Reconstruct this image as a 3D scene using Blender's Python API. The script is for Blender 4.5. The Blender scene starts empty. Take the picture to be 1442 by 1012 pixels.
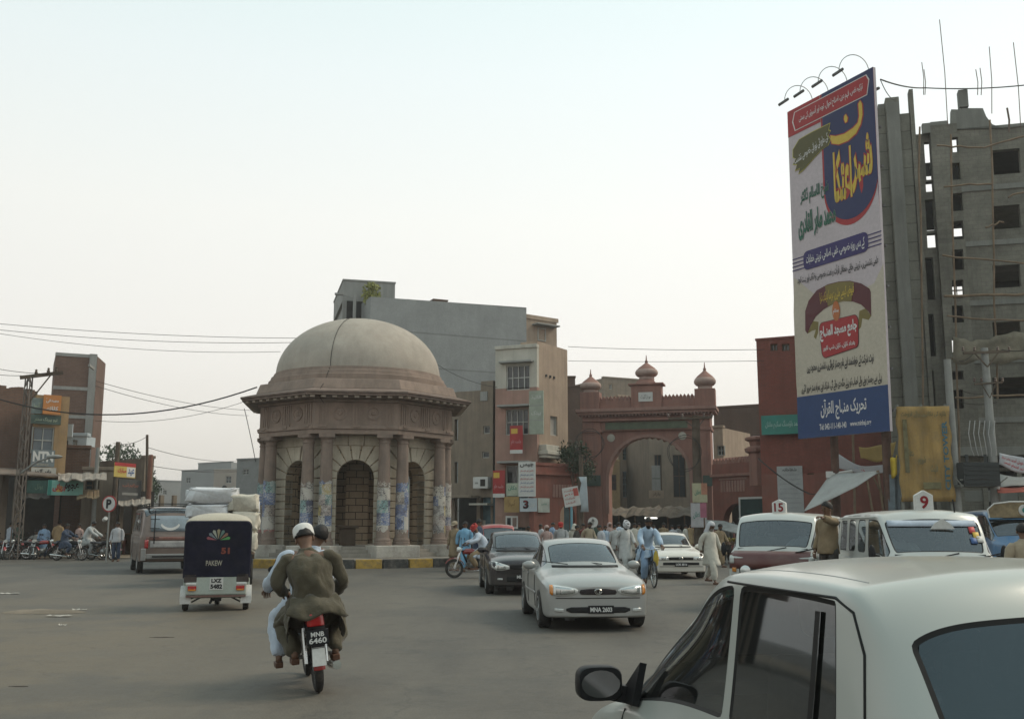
import bpy, bmesh, math, random
from mathutils import Vector, Matrix, Quaternion
from mathutils.bvhtree import BVHTree
random.seed(7)
SC = bpy.context.scene
COL = SC.collection
R = math.radians
# ------------------------------------------------------------------ camera
F_PX, CX, CY, HZ, EYE = 1424.0, 721.0, 506.0, 738.0, 1.63
ALPHA = math.atan((HZ - CY) / F_PX)
cam = bpy.data.cameras.new("camera")
camo = bpy.data.objects.new("camera", cam); COL.objects.link(camo)
camo.location = (0, 0, EYE)
camo.rotation_euler = (math.pi / 2 + ALPHA, 0, 0)
cam.sensor_width = 36.0
cam.lens = F_PX * 36.0 / 1442.0
cam.clip_start = 0.05; cam.clip_end = 4000
SC.camera = camo
# ------------------------------------------------------------------ world
SUN_EL, SUN_AZ = R(46), R(70)      # low hazy sun to the right of the square
W = bpy.data.worlds.new("World"); SC.world = W; W.use_nodes = True
nt = W.node_tree; bg = nt.nodes['Background']
sky = nt.nodes.new('ShaderNodeTexSky'); sky.sky_type = 'NISHITA'; sky.sun_disc = False
sky.sun_elevation = SUN_EL; sky.sun_rotation = SUN_AZ
sky.air_density = 1.2; sky.dust_density = 4.0; sky.ozone_density = 1.0
tc = nt.nodes.new('ShaderNodeTexCoord'); sep = nt.nodes.new('ShaderNodeSeparateXYZ')
nt.links.new(tc.outputs['Generated'], sep.inputs[0])
ramp = nt.nodes.new('ShaderNodeValToRGB'); nt.links.new(sep.outputs['Z'], ramp.inputs[0])
cr = ramp.color_ramp
cr.elements[0].position = 0.0; cr.elements[0].color = (.69, .65, .59, 1)
cr.elements[1].position = 1.0; cr.elements[1].color = (.55, .70, .73, 1)
for p_, c_ in ((.06, (.80, .755, .69, 1)), (.17, (.91, .88, .82, 1)), (.29, (.93, .93, .87, 1)), (.42, (.85, .92, .90, 1)), (.6, (.66, .85, .84, 1))):
 e_ = cr.elements.new(p_); e_.color = c_
scl = nt.nodes.new('ShaderNodeVectorMath'); scl.operation = 'SCALE'
nt.links.new(ramp.outputs[0], scl.inputs[0])
sx_ = nt.nodes.new('ShaderNodeMapRange'); nt.links.new(sep.outputs['X'], sx_.inputs[0])
for k_, v_ in enumerate((-.5, .35, 9.3, 10.4)): sx_.inputs[k_ + 1].default_value = v_
nt.links.new(sx_.outputs[0], scl.inputs['Scale'])
mx = nt.nodes.new('ShaderNodeMix'); mx.data_type = 'RGBA'; mx.inputs[0].default_value = 0.86
nt.links.new(sky.outputs[0], mx.inputs[6]); nt.links.new(scl.outputs[0], mx.inputs[7])
nt.links.new(mx.outputs[2], bg.inputs[0]); bg.inputs[1].default_value = 0.1
# ------------------------------------------------------------------ sun
sl = bpy.data.lights.new("sun", 'SUN'); so = bpy.data.objects.new("sun", sl); COL.objects.link(so)
sl.energy = 1.8; sl.angle = R(24); sl.color = (1, .86, .68)
sd = Vector((math.sin(SUN_AZ) * math.cos(SUN_EL), math.cos(SUN_AZ) * math.cos(SUN_EL), math.sin(SUN_EL)))
so.rotation_euler = sd.to_track_quat('Z', 'Y').to_euler()
so.location = sd * 200
SC.view_settings.view_transform = 'Standard'; SC.view_settings.look = 'None'
SC.view_settings.exposure = 0.26; SC.view_settings.gamma = 1
SC.render.engine = 'CYCLES'
SC.cycles.use_denoising = True
SC.cycles.max_bounces = 7; SC.cycles.diffuse_bounces = 3; SC.cycles.glossy_bounces = 3
SC.cycles.transparent_max_bounces = 12; SC.cycles.volume_bounces = 0
SC.cycles.caustics_reflective = False; SC.cycles.caustics_refractive = False
# ================================================================== helpers
def ray(px, py):
 xr = (px - CX) / F_PX; yr = (CY - py) / F_PX
 ca, sa = math.cos(ALPHA), math.sin(ALPHA)
 return Vector((xr, ca - yr * sa, sa + yr * ca))
def P(px, py, Y):
 d = ray(px, py); return Vector((0, 0, EYE)) + d * (Y / d.y)
def G(px, py):
 d = ray(px, py); return Vector((0, 0, EYE)) + d * (-EYE / d.z)
def GX(px, Y):
 p = P(px, HZ, Y); return Vector((p.x, Y, 0))
class MB:
 def __init__(s): s.v = []; s.f = []; s.m = []; s.T = Matrix.Identity(4)
 def add(s, vs, fs, mi=0):
  o = len(s.v); T = s.T
  s.v += [T @ Vector(v) for v in vs]
  s.f += [tuple(i + o for i in f) for f in fs]
  s.m += [mi] * len(fs); return s
 def box(s, c, d, mi=0, rz=0, rx=0, ry=0):
  M = Matrix.Translation(Vector(c)) @ Matrix.Rotation(rz, 4, 'Z') @ Matrix.Rotation(ry, 4, 'Y') @ Matrix.Rotation(rx, 4, 'X')
  x, y, z = d[0] / 2, d[1] / 2, d[2] / 2
  vs = [M @ Vector((a * x, b * y, e * z)) for a in (-1, 1) for b in (-1, 1) for e in (-1, 1)]
  return s.add(vs, [(0, 1, 3, 2), (4, 6, 7, 5), (0, 4, 5, 1), (2, 3, 7, 6), (0, 2, 6, 4), (1, 5, 7, 3)], mi)
 def bx(s, x0, x1, y0, y1, z0, z1, mi=0):
  return s.box(((x0 + x1) / 2, (y0 + y1) / 2, (z0 + z1) / 2), (abs(x1 - x0), abs(y1 - y0), abs(z1 - z0)), mi)
 def bar(s, a, b, w, h=None, mi=0):
  a, b = Vector(a), Vector(b); h = h or w; d = b - a; L = d.length
  if L < 1e-6: return s
  q = d.to_track_quat('Z', 'Y').to_matrix().to_4x4()
  M = Matrix.Translation((a + b) / 2) @ q
  T0 = s.T; s.T = T0 @ M; s.box((0, 0, 0), (w, h, L), mi); s.T = T0; return s
 def tube(s, pts, r, n=8, mi=0, caps=True, closed=False):
  pts = [Vector(p) for p in pts]; N = len(pts)
  rs = r if isinstance(r, (list, tuple)) else [r] * N
  rings = []; up = None
  for i, p in enumerate(pts):
   if closed: t = pts[(i + 1) % N] - pts[i - 1]
   else: t = pts[min(i + 1, N - 1)] - pts[max(i - 1, 0)]
   t = t.normalized() if t.length > 1e-9 else Vector((0, 0, 1))
   if up is None:
    up = t.orthogonal().normalized()
   else:
    up = up - t * up.dot(t)
    up = up.normalized() if up.length > 1e-6 else t.orthogonal().normalized()
   b = t.cross(up)
   rings.append([p + (up * math.cos(a) + b * math.sin(a)) * rs[i] for a in [2 * math.pi * k / n for k in range(n)]])
  return s.loft(rings, True, caps and not closed, mi, wrap=closed)
 def loft(s, rings, closed=True, caps=True, mi=0, wrap=False):
  n = len(rings[0]); vs = [p for r_ in rings for p in r_]; fs = []
  m = len(rings); rng = m if wrap else m - 1
  for i in range(rng):
   j2 = (i + 1) % m
   for k in range(n if closed else n - 1):
    k2 = (k + 1) % n
    fs.append((i * n + k, i * n + k2, j2 * n + k2, j2 * n + k))
  if caps and closed:
   fs.append(tuple(range(n))[::-1]); fs.append(tuple((m - 1) * n + k for k in range(n)))
  return s.add(vs, fs, mi)
 def lathe(s, prof, n=24, mi=0, c=(0, 0, 0), a0=0.0, rot=None):
  c = Vector(c); rings = []
  for (r_, z_) in prof:
   r_ = max(r_, 1e-4)
   ring = [Vector((r_ * math.cos(a0 + 2 * math.pi * k / n), r_ * math.sin(a0 + 2 * math.pi * k / n), z_)) for k in range(n)]
   if rot is not None: ring = [rot @ p for p in ring]
   rings.append([c + p for p in ring])
  return s.loft(rings, True, True, mi)
 def prism(s, poly, z0, z1, mi=0):
  n = len(poly); vs = [(p[0], p[1], z0) for p in poly] + [(p[0], p[1], z1) for p in poly]
  fs = [tuple(range(n))[::-1], tuple(range(n, 2 * n))] + [(i, (i + 1) % n, n + (i + 1) % n, n + i) for i in range(n)]
  return s.add(vs, fs, mi)
 def plate(s, poly, y0, y1, mi=0):
  """polygon in the XZ plane given thickness along Y (y0 front, y1 back)"""
  n = len(poly); vs = [(p[0], y0, p[1]) for p in poly] + [(p[0], y1, p[1]) for p in poly]
  fs = [tuple(range(n)), tuple(range(n, 2 * n))[::-1]] + [((i + 1) % n, i, n + i, n + (i + 1) % n) for i in range(n)]
  return s.add(vs, fs, mi)
 def ball(s, c, r_, nu=12, nv=8, mi=0, M=None):
  if not isinstance(r_, (list, tuple)): r_ = (r_, r_, r_)
  c = Vector(c); rings = []
  for j in range(nv + 1):
   t = math.pi * j / nv; sr = max(math.sin(t), 1e-3)
   ring = [Vector((r_[0] * sr * math.cos(2 * math.pi * k / nu), r_[1] * sr * math.sin(2 * math.pi * k / nu), -r_[2] * math.cos(t))) for k in range(nu)]
   if M is not None: ring = [M @ p for p in ring]
   rings.append([c + p for p in ring])
  return s.loft(rings, True, True, mi)
 def quad(s, a, b, c, d, mi=0): return s.add([a, b, c, d], [(0, 1, 2, 3)], mi)
 def build(s, name, mats, parent=None, smooth=None, bevel=0, seg=2, loc=None, rz=0, recalc=True):
  me = bpy.data.meshes.new(name)
  me.from_pydata([tuple(v) for v in s.v], [], s.f)
  if not isinstance(mats, (list, tuple)): mats = [mats]
  for m_ in mats: me.materials.append(m_)
  me.polygons.foreach_set('material_index', s.m)
  if recalc:
   bm = bmesh.new(); bm.from_mesh(me); bmesh.ops.recalc_face_normals(bm, faces=bm.faces); bm.to_mesh(me); bm.free()
  if smooth:
   for p in me.polygons: p.use_smooth = True
   me.set_sharp_from_angle(angle=R(smooth))
  me.update()
  return link(name, me, parent, loc, rz, bevel, seg)
def link(name, me, parent=None, loc=None, rz=0, bevel=0, seg=2):
 o = bpy.data.objects.new(name, me); COL.objects.link(o)
 if parent is not None: o.parent = parent
 if loc is not None: o.location = loc
 if rz: o.rotation_euler = (0, 0, rz)
 if bevel:
  b = o.modifiers.new('bevel', 'BEVEL'); b.width = bevel; b.segments = seg; b.limit_method = 'ANGLE'; b.angle_limit = R(35)
 return o
def tag(o, label=None, cat=None, group=None, kind=None):
 if label: o['label'] = label
 if cat: o['category'] = cat
 if group: o['group'] = group
 if kind: o['kind'] = kind
 return o
def thing(name, label, cat, loc=(0, 0, 0), rz=0, group=None):
 o = bpy.data.objects.new(name, None); COL.objects.link(o); o.empty_display_size = .2
 o.location = loc; o.rotation_euler = (0, 0, rz); return tag(o, label, cat, group)
def struct(o): o['kind'] = 'structure'; return o
KIDS = {}
def copy_tree(o, parent=None):
 c = o.copy(); COL.objects.link(c)
 if parent is not None: c.parent = parent
 for ch in [x for x in COL.objects if x.parent == o]: copy_tree(ch, c)
 return c
# ------------------------------------------------------------------ materials
MATS = {}
def _nodes(name):
 m = bpy.data.materials.new(name); m.use_nodes = True
 return m, m.node_tree, m.node_tree.nodes['Principled BSDF']
def c4(c): return (c[0], c[1], c[2], 1)
def mixn(nt, fac, a, b, mode='MIX'):
 n = nt.nodes.new('ShaderNodeMix'); n.data_type = 'RGBA'; n.blend_type = mode
 for inp, v in ((n.inputs[0], fac), (n.inputs[6], a), (n.inputs[7], b)):
  if isinstance(v, (int, float)): inp.default_value = v
  elif isinstance(v, tuple): inp.default_value = c4(v)
  else: nt.links.new(v, inp)
 return n.outputs[2]
def noise(nt, vec, scale, detail=4, rough=.6):
 n = nt.nodes.new('ShaderNodeTexNoise'); n.inputs['Scale'].default_value = scale; n.inputs['Detail'].default_value = detail
 n.inputs['Roughness'].default_value = rough
 if vec is not None: nt.links.new(vec, n.inputs['Vector'])
 return n.outputs['Fac']
def rampn(nt, fac, p0, p1, c0=(0, 0, 0), c1=(1, 1, 1)):
 n = nt.nodes.new('ShaderNodeValToRGB'); nt.links.new(fac, n.inputs[0])
 n.color_ramp.elements[0].position = p0; n.color_ramp.elements[0].color = c4(c0)
 n.color_ramp.elements[1].position = p1; n.color_ramp.elements[1].color = c4(c1)
 return n.outputs[0]
def objvec(nt, sc=(1, 1, 1), rnd=True):
 t = nt.nodes.new('ShaderNodeTexCoord'); mp = nt.nodes.new('ShaderNodeMapping'); mp.inputs['Scale'].default_value = sc
 nt.links.new(t.outputs['Object'], mp.inputs[0])
 if rnd:
  oi = nt.nodes.new('ShaderNodeObjectInfo'); vm = nt.nodes.new('ShaderNodeVectorMath'); vm.operation = 'SCALE'
  cb = nt.nodes.new('ShaderNodeCombineXYZ');
  for k in range(3): nt.links.new(oi.outputs['Random'], cb.inputs[k])
  nt.links.new(cb.outputs[0], vm.inputs[0]); vm.inputs['Scale'].default_value = 37.0
  nt.links.new(vm.outputs[0], mp.inputs['Location'])
 return mp.outputs[0]
def bumpn(nt, b, h, strength, dist=.02):
 n = nt.nodes.new('ShaderNodeBump'); n.inputs['Strength'].default_value = strength; n.inputs['Distance'].default_value = dist
 nt.links.new(h, n.inputs['Height']); nt.links.new(n.outputs[0], b.inputs['Normal']); return n
def mat(name, col, rough=.85, var=.18, scale=2.5, bump=.15, metal=0, col2=None, streak=0, spec=.3, coat=0, fine=30, dirt=None, dfac=.5, trans=0, sheen=0):
 if name in MATS: return MATS[name]
 m, nt, b = _nodes(name); MATS[name] = m
 v = objvec(nt)
 n1 = noise(nt, v, scale, 5); n2 = noise(nt, v, fine, 3)
 lo = tuple(c * (1 - var) for c in col); hi = tuple(min(1, c * (1 + var)) for c in col)
 base = mixn(nt, rampn(nt, n1, .3, .7), lo, hi)
 base = mixn(nt, n2, base, mixn(nt, .5, base, (0, 0, 0)) , 'MIX') if False else base
 if var > 0:
  base = mixn(nt, rampn(nt, n2, .35, .75, (.86, .86, .86), (1.0, 1.0, 1.0)), (0, 0, 0), base)
 if col2 is not None:
  base = mixn(nt, rampn(nt, noise(nt, v, scale * .6, 6, .7), .52, .64), base, col2)
 if streak:
  vs = objvec(nt, (1.2, 1.2, .09)); base = mixn(nt, rampn(nt, noise(nt, vs, 2.2, 6, .7), .45, .75, (0, 0, 0), (streak, streak, streak)), base, tuple(c * .35 for c in col))
 if dirt is not None:
  base = mixn(nt, rampn(nt, noise(nt, v, scale * 1.7, 6, .75), .45, .7, (0, 0, 0), (dfac, dfac, dfac)), base, dirt)
 nt.links.new(base, b.inputs['Base Color'])
 b.inputs['Roughness'].default_value = rough; b.inputs['Metallic'].default_value = metal
 b.inputs['Specular IOR Level'].default_value = spec
 if coat: b.inputs['Coat Weight'].default_value = coat; b.inputs['Coat Roughness'].default_value = .06
 if sheen: b.inputs['Sheen Weight'].default_value = sheen
 if bump: bumpn(nt, b, noise(nt, v, fine * .6, 5, .65), bump)
 return m
def wallvec(nt):
 """object-space coordinates laid on upright walls: u along the wall, v up"""
 t = nt.nodes.new('ShaderNodeTexCoord'); sp = nt.nodes.new('ShaderNodeSeparateXYZ'); sn = nt.nodes.new('ShaderNodeSeparateXYZ')
 nt.links.new(t.outputs['Object'], sp.inputs[0]); nt.links.new(t.outputs['Normal'], sn.inputs[0])
 def mth(op, a, b_=None):
  n = nt.nodes.new('ShaderNodeMath'); n.operation = op
  nt.links.new(a, n.inputs[0])
  if b_ is not None: nt.links.new(b_, n.inputs[1])
  return n.outputs[0]
 u = mth('ADD', mth('MULTIPLY', sp.outputs['X'], mth('ABSOLUTE', sn.outputs['Y'])), mth('MULTIPLY', sp.outputs['Y'], mth('ABSOLUTE', sn.outputs['X'])))
 cb = nt.nodes.new('ShaderNodeCombineXYZ'); nt.links.new(u, cb.inputs[0]); nt.links.new(sp.outputs['Z'], cb.inputs[1])
 return cb.outputs[0]
def brick(name, c1, c2, mortar, bw=.23, bh=.075, ms=.012, var=.25, streak=.35, bump=.5, rough=.9):
 if name in MATS: return MATS[name]
 m, nt, b = _nodes(name); MATS[name] = m
 wv = wallvec(nt)
 br = nt.nodes.new('ShaderNodeTexBrick'); nt.links.new(wv, br.inputs['Vector'])
 br.inputs['Color1'].default_value = c4(c1); br.inputs['Color2'].default_value = c4(c2); br.inputs['Mortar'].default_value = c4(mortar)
 br.inputs['Scale'].default_value = 1; br.inputs['Brick Width'].default_value = bw; br.inputs['Row Height'].default_value = bh
 br.inputs['Mortar Size'].default_value = ms; br.inputs['Mortar Smooth'].default_value = .2
 v = objvec(nt)
 base = mixn(nt, rampn(nt, noise(nt, v, .7, 6, .7), .3, .75, (1 - var,) * 3, (1, 1, 1)), (0, 0, 0), br.outputs['Color'])
 base = mixn(nt, rampn(nt, noise(nt, v, 9, 4, .7), .3, .75, (.8,) * 3, (1, 1, 1)), (0, 0, 0), base)
 if streak:
  vs = objvec(nt, (1, 1, .08)); base = mixn(nt, rampn(nt, noise(nt, vs, 1.8, 6, .7), .48, .78, (0, 0, 0), (streak,) * 3), base, tuple(c * .3 for c in c1))
 nt.links.new(base, b.inputs['Base Color']); b.inputs['Roughness'].default_value = rough; b.inputs['Specular IOR Level'].default_value = .2
 iv = nt.nodes.new('ShaderNodeMath'); iv.operation = 'SUBTRACT'; iv.inputs[0].default_value = 1; nt.links.new(br.outputs['Fac'], iv.inputs[1])
 bumpn(nt, b, iv.outputs[0], bump, .02)
 return m
def plain(name, col, rough=.5, metal=0, coat=0, spec=None, emit=0):
 spec = (.12 if max(col) < .06 and rough > .2 else .5) if spec is None else spec
 if name in MATS: return MATS[name]
 m, nt, b = _nodes(name); MATS[name] = m
 v = objvec(nt); base = mixn(nt, rampn(nt, noise(nt, v, 6, 5, .7), .3, .75), tuple(c * .82 for c in col), col)
 nt.links.new(base, b.inputs['Base Color']); b.inputs['Roughness'].default_value = rough; b.inputs['Metallic'].default_value = metal
 b.inputs['Specular IOR Level'].default_value = spec
 if coat: b.inputs['Coat Weight'].default_value = coat; b.inputs['Coat Roughness'].default_value = .05
 if emit:
  b.inputs['Emission Color'].default_value = c4(col); b.inputs['Emission Strength'].default_value = emit
 return m
def paint(name, col, metal=.0, rough=.35, dust=.25, dcol=(.42, .38, .32)):
 """car paint with clear coat under a film of road dust"""
 if name in MATS: return MATS[name]
 m, nt, b = _nodes(name); MATS[name] = m
 v = objvec(nt); d = rampn(nt, noise(nt, v, 2.2, 4, .6), .35, .8, (0, 0, 0), (dust,) * 3)
 base = mixn(nt, d, col, dcol)
 geo = nt.nodes.new('ShaderNodeTexCoord'); sp = nt.nodes.new('ShaderNodeSeparateXYZ'); nt.links.new(geo.outputs['Object'], sp.inputs[0])
 low = rampn(nt, sp.outputs['Z'], .12, .75, (dust * 1.6,) * 3, (0, 0, 0))
 base = mixn(nt, low, base, dcol)
 nz_ = nt.nodes.new('ShaderNodeSeparateXYZ'); nt.links.new(geo.outputs['Normal'], nz_.inputs[0])
 up_ = rampn(nt, nz_.outputs['Z'], .86, .99, (0, 0, 0), (min(.8, dust * 2.0),) * 3)      # dust settled on level panels
 um_ = nt.nodes.new('ShaderNodeMix'); um_.data_type = 'RGBA'; um_.blend_type = 'MULTIPLY'; um_.inputs[0].default_value = 1
 nt.links.new(up_, um_.inputs[6]); nt.links.new(rampn(nt, noise(nt, v, 2.5, 2, .5), .25, .7, (.6,) * 3, (1, 1, 1)), um_.inputs[7])
 base = mixn(nt, um_.outputs[2], base, dcol)
 nt.links.new(base, b.inputs['Base Color']); b.inputs['Metallic'].default_value = metal
 rr = rampn(nt, noise(nt, v, 5, 3, .5), .3, .8, (rough * .9,) * 3, (min(1, rough * 1.25),) * 3); nt.links.new(rr, b.inputs['Roughness'])
 b.inputs['Coat Weight'].default_value = .55 if max(col) > .05 else .3; b.inputs['Coat Roughness'].default_value = .12; b.inputs['Specular IOR Level'].default_value = .3
 return m
def glass(name, tint=(.5, .55, .55), opac=.35, rough=.03, refl=(.9, .95, 1)):
 """thin window pane: tinted see-through, mirror reflection by angle, a film of dust"""
 if name in MATS: return MATS[name]
 m = bpy.data.materials.new(name); m.use_nodes = True; MATS[name] = m
 nt = m.node_tree; nt.nodes.clear()
 out = nt.nodes.new('ShaderNodeOutputMaterial')
 tr = nt.nodes.new('ShaderNodeBsdfTransparent'); tr.inputs[0].default_value = c4(tint)
 gl = nt.nodes.new('ShaderNodeBsdfGlossy'); gl.inputs[0].default_value = c4(refl); gl.inputs['Roughness'].default_value = rough
 df = nt.nodes.new('ShaderNodeBsdfDiffuse'); df.inputs[0].default_value = (.30, .30, .28, 1)
 v = objvec(nt); dn = rampn(nt, noise(nt, v, 5, 6, .75), .3, .85, (opac * .5,) * 3, (opac,) * 3)
 m1 = nt.nodes.new('ShaderNodeMixShader'); nt.links.new(dn, m1.inputs[0]); nt.links.new(tr.outputs[0], m1.inputs[1]); nt.links.new(df.outputs[0], m1.inputs[2])
 lw = nt.nodes.new('ShaderNodeFresnel'); lw.inputs['IOR'].default_value = 1.55
 m2 = nt.nodes.new('ShaderNodeMixShader'); fa_ = nt.nodes.new('ShaderNodeMath'); fa_.operation = 'ADD'; fa_.use_clamp = True; nt.links.new(lw.outputs[0], fa_.inputs[0]); fa_.inputs[1].default_value = .07; nt.links.new(fa_.outputs[0], m2.inputs[0]); nt.links.new(m1.outputs[0], m2.inputs[1]); nt.links.new(gl.outputs[0], m2.inputs[2])
 nt.links.new(m2.outputs[0], out.inputs[0]); return m
def collage(name, pal, scale=6, seedv=0.0, lines=True):
 """torn printed bills pasted over each other: blocks of print in several inks on off-white paper"""
 if name in MATS: return MATS[name]
 m, nt, b = _nodes(name); MATS[name] = m
 t = nt.nodes.new('ShaderNodeTexCoord'); mp = nt.nodes.new('ShaderNodeMapping'); nt.links.new(t.outputs['Object'], mp.inputs[0])
 mp.inputs['Location'].default_value = (seedv, seedv * 1.7, seedv * .6)
 v = mp.outputs[0]
 sw_ = nt.nodes.new('ShaderNodeSeparateXYZ'); nt.links.new(v, sw_.inputs[0]); cb_ = nt.nodes.new('ShaderNodeCombineXYZ')
 nt.links.new(sw_.outputs['X'], cb_.inputs[0]); nt.links.new(sw_.outputs['Z'], cb_.inputs[1])
 vo = nt.nodes.new('ShaderNodeTexBrick'); vo.offset = .37; vo.inputs['Scale'].default_value = 1; vo.inputs['Brick Width'].default_value = .9 / scale; vo.inputs['Row Height'].default_value = 1.0 / scale; vo.inputs['Mortar Size'].default_value = .004
 vo.inputs['Color1'].default_value = (0, 0, 0, 1); vo.inputs['Color2'].default_value = (1, 1, 1, 1); vo.inputs['Mortar'].default_value = (.3, .3, .3, 1); nt.links.new(cb_.outputs[0], vo.inputs['Vector'])
 sp = nt.nodes.new('ShaderNodeSeparateColor'); nt.links.new(vo.outputs['Color'], sp.inputs[0])
 rp = nt.nodes.new('ShaderNodeValToRGB'); rp.color_ramp.interpolation = 'CONSTANT'; nt.links.new(sp.outputs[0], rp.inputs[0])
 els = rp.color_ramp.elements
 for i, c in enumerate(pal):
  e = els[i] if i < 2 else els.new(i / len(pal))
  e.position = i / len(pal); e.color = c4(c)
 base = rp.outputs[0]
 mi_ = nt.nodes.new('ShaderNodeMapping'); nt.links.new(v, mi_.inputs[0]); mi_.inputs['Scale'].default_value = (9, 9, 22)
 ink = rampn(nt, noise(nt, mi_.outputs[0], 1.6, 3, .7), .50, .56)
 base = mixn(nt, ink, base, mixn(nt, rampn(nt, noise(nt, v, scale * 1.3, 1), .48, .52), (.46, .44, .41), (.09, .08, .09)))
 base = mixn(nt, rampn(nt, noise(nt, v, scale * .35, 5, .7), .5, .75, (0, 0, 0), (.75,) * 3), base, (.30, .25, .21))
 nt.links.new(base, b.inputs['Base Color']); b.inputs['Roughness'].default_value = .8; b.inputs['Specular IOR Level'].default_value = .2
 return m
# ------------------------------------------------------------------ lettering
AR = {}
for ch, f in {'ا': 'FE8D FE8E', 'آ': 'FE81 FE82', 'ب': 'FE8F FE90 FE91 FE92', 'پ': 'FB56 FB57 FB58 FB59', 'ت': 'FE95 FE96 FE97 FE98', 'ٹ': 'FB66 FB67 FB68 FB69',
    'ج': 'FE9D FE9E FE9F FEA0', 'چ': 'FB7A FB7B FB7C FB7D', 'ح': 'FEA1 FEA2 FEA3 FEA4', 'خ': 'FEA5 FEA6 FEA7 FEA8', 'د': 'FEA9 FEAA', 'ڈ': 'FB88 FB89',
    'ذ': 'FEAB FEAC', 'ر': 'FEAD FEAE', 'ز': 'FEAF FEB0', 'س': 'FEB1 FEB2 FEB3 FEB4', 'ش': 'FEB5 FEB6 FEB7 FEB8', 'ص': 'FEB9 FEBA FEBB FEBC',
    'ض': 'FEBD FEBE FEBF FEC0', 'ط': 'FEC1 FEC2 FEC3 FEC4', 'ع': 'FEC9 FECA FECB FECC', 'غ': 'FECD FECE FECF FED0', 'ف': 'FED1 FED2 FED3 FED4',
    'ق': 'FED5 FED6 FED7 FED8', 'ک': 'FB8E FB8F FB90 FB91', 'گ': 'FB92 FB93 FB94 FB95', 'ل': 'FEDD FEDE FEDF FEE0', 'م': 'FEE1 FEE2 FEE3 FEE4',
    'ن': 'FEE5 FEE6 FEE7 FEE8', 'و': 'FEED FEEE', 'ہ': 'FBA6 FBA7 FBA8 FBA9', 'ھ': 'FBAA FBAB FBAC FBAD', 'ی': 'FBFC FBFD FBFE FBFF', 'ے': 'FBAE FBAF', 'ئ': 'FE89 FE8A FE8B FE8C'}.items():
 AR[ch] = [chr(int(x, 16)) for x in f.split()]
def shape(t):
 out = []
 for i, ch in enumerate(t):
  if ch not in AR: out.append(ch); continue
  pj = i > 0 and t[i - 1] in AR and len(AR[t[i - 1]]) == 4
  nj = i + 1 < len(t) and t[i + 1] in AR and len(AR[ch]) == 4
  f = AR[ch]; out.append(f[3] if pj and nj else f[1] if pj else f[2] if nj else f[0])
 return ''.join(reversed(out))
_TXT = {}
def text_geo(body, bold=.0):
 """vertices/faces of a line of lettering, normalised: height of the box 1, centred"""
 k = (body, bold)
 if k in _TXT: return _TXT[k]
 cu = bpy.data.curves.new('lettering', 'FONT'); cu.body = body; cu.size = 1.0; cu.resolution_u = 3
 cu.offset = bold
 o = bpy.data.objects.new('lettering', cu); COL.objects.link(o)
 dg = bpy.context.evaluated_depsgraph_get(); me = bpy.data.meshes.new_from_object(o.evaluated_get(dg))
 bpy.data.objects.remove(o); bpy.data.curves.remove(cu)
 vs = [v.co.copy() for v in me.vertices]; fs = [tuple(p.vertices) for p in me.polygons]
 bpy.data.meshes.remove(me)
 if vs:
  x0 = min(v.x for v in vs); x1 = max(v.x for v in vs); y0 = min(v.y for v in vs); y1 = max(v.y for v in vs)
  vs = [((v.x - x0) / (x1 - x0) - .5, (v.y - y0) / (y1 - y0) - .5) for v in vs]; asp = (x1 - x0) / (y1 - y0)
 else: asp = 1
 _TXT[k] = (vs, fs, asp); return _TXT[k]
def put_text(mb, body, cx, cz, w, h, y, mi=0, ang=0.0, bold=.0, urdu=False, shear=0.0, sx=1):
 """lettering filling a w x h box centred at (cx, cz) on the XZ plane at depth y, facing -Y"""
 vs, fs, asp = text_geo(shape(body) if urdu else body, bold)
 if not vs: return
 ca, sa = math.cos(ang), math.sin(ang)
 q = []
 for (a, b) in vs:
  X = a * w * sx + shear * b * h; Z = b * h
  q.append((cx + X * ca - Z * sa, y, cz + X * sa + Z * ca))
 mb.add(q, fs, mi)
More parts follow.
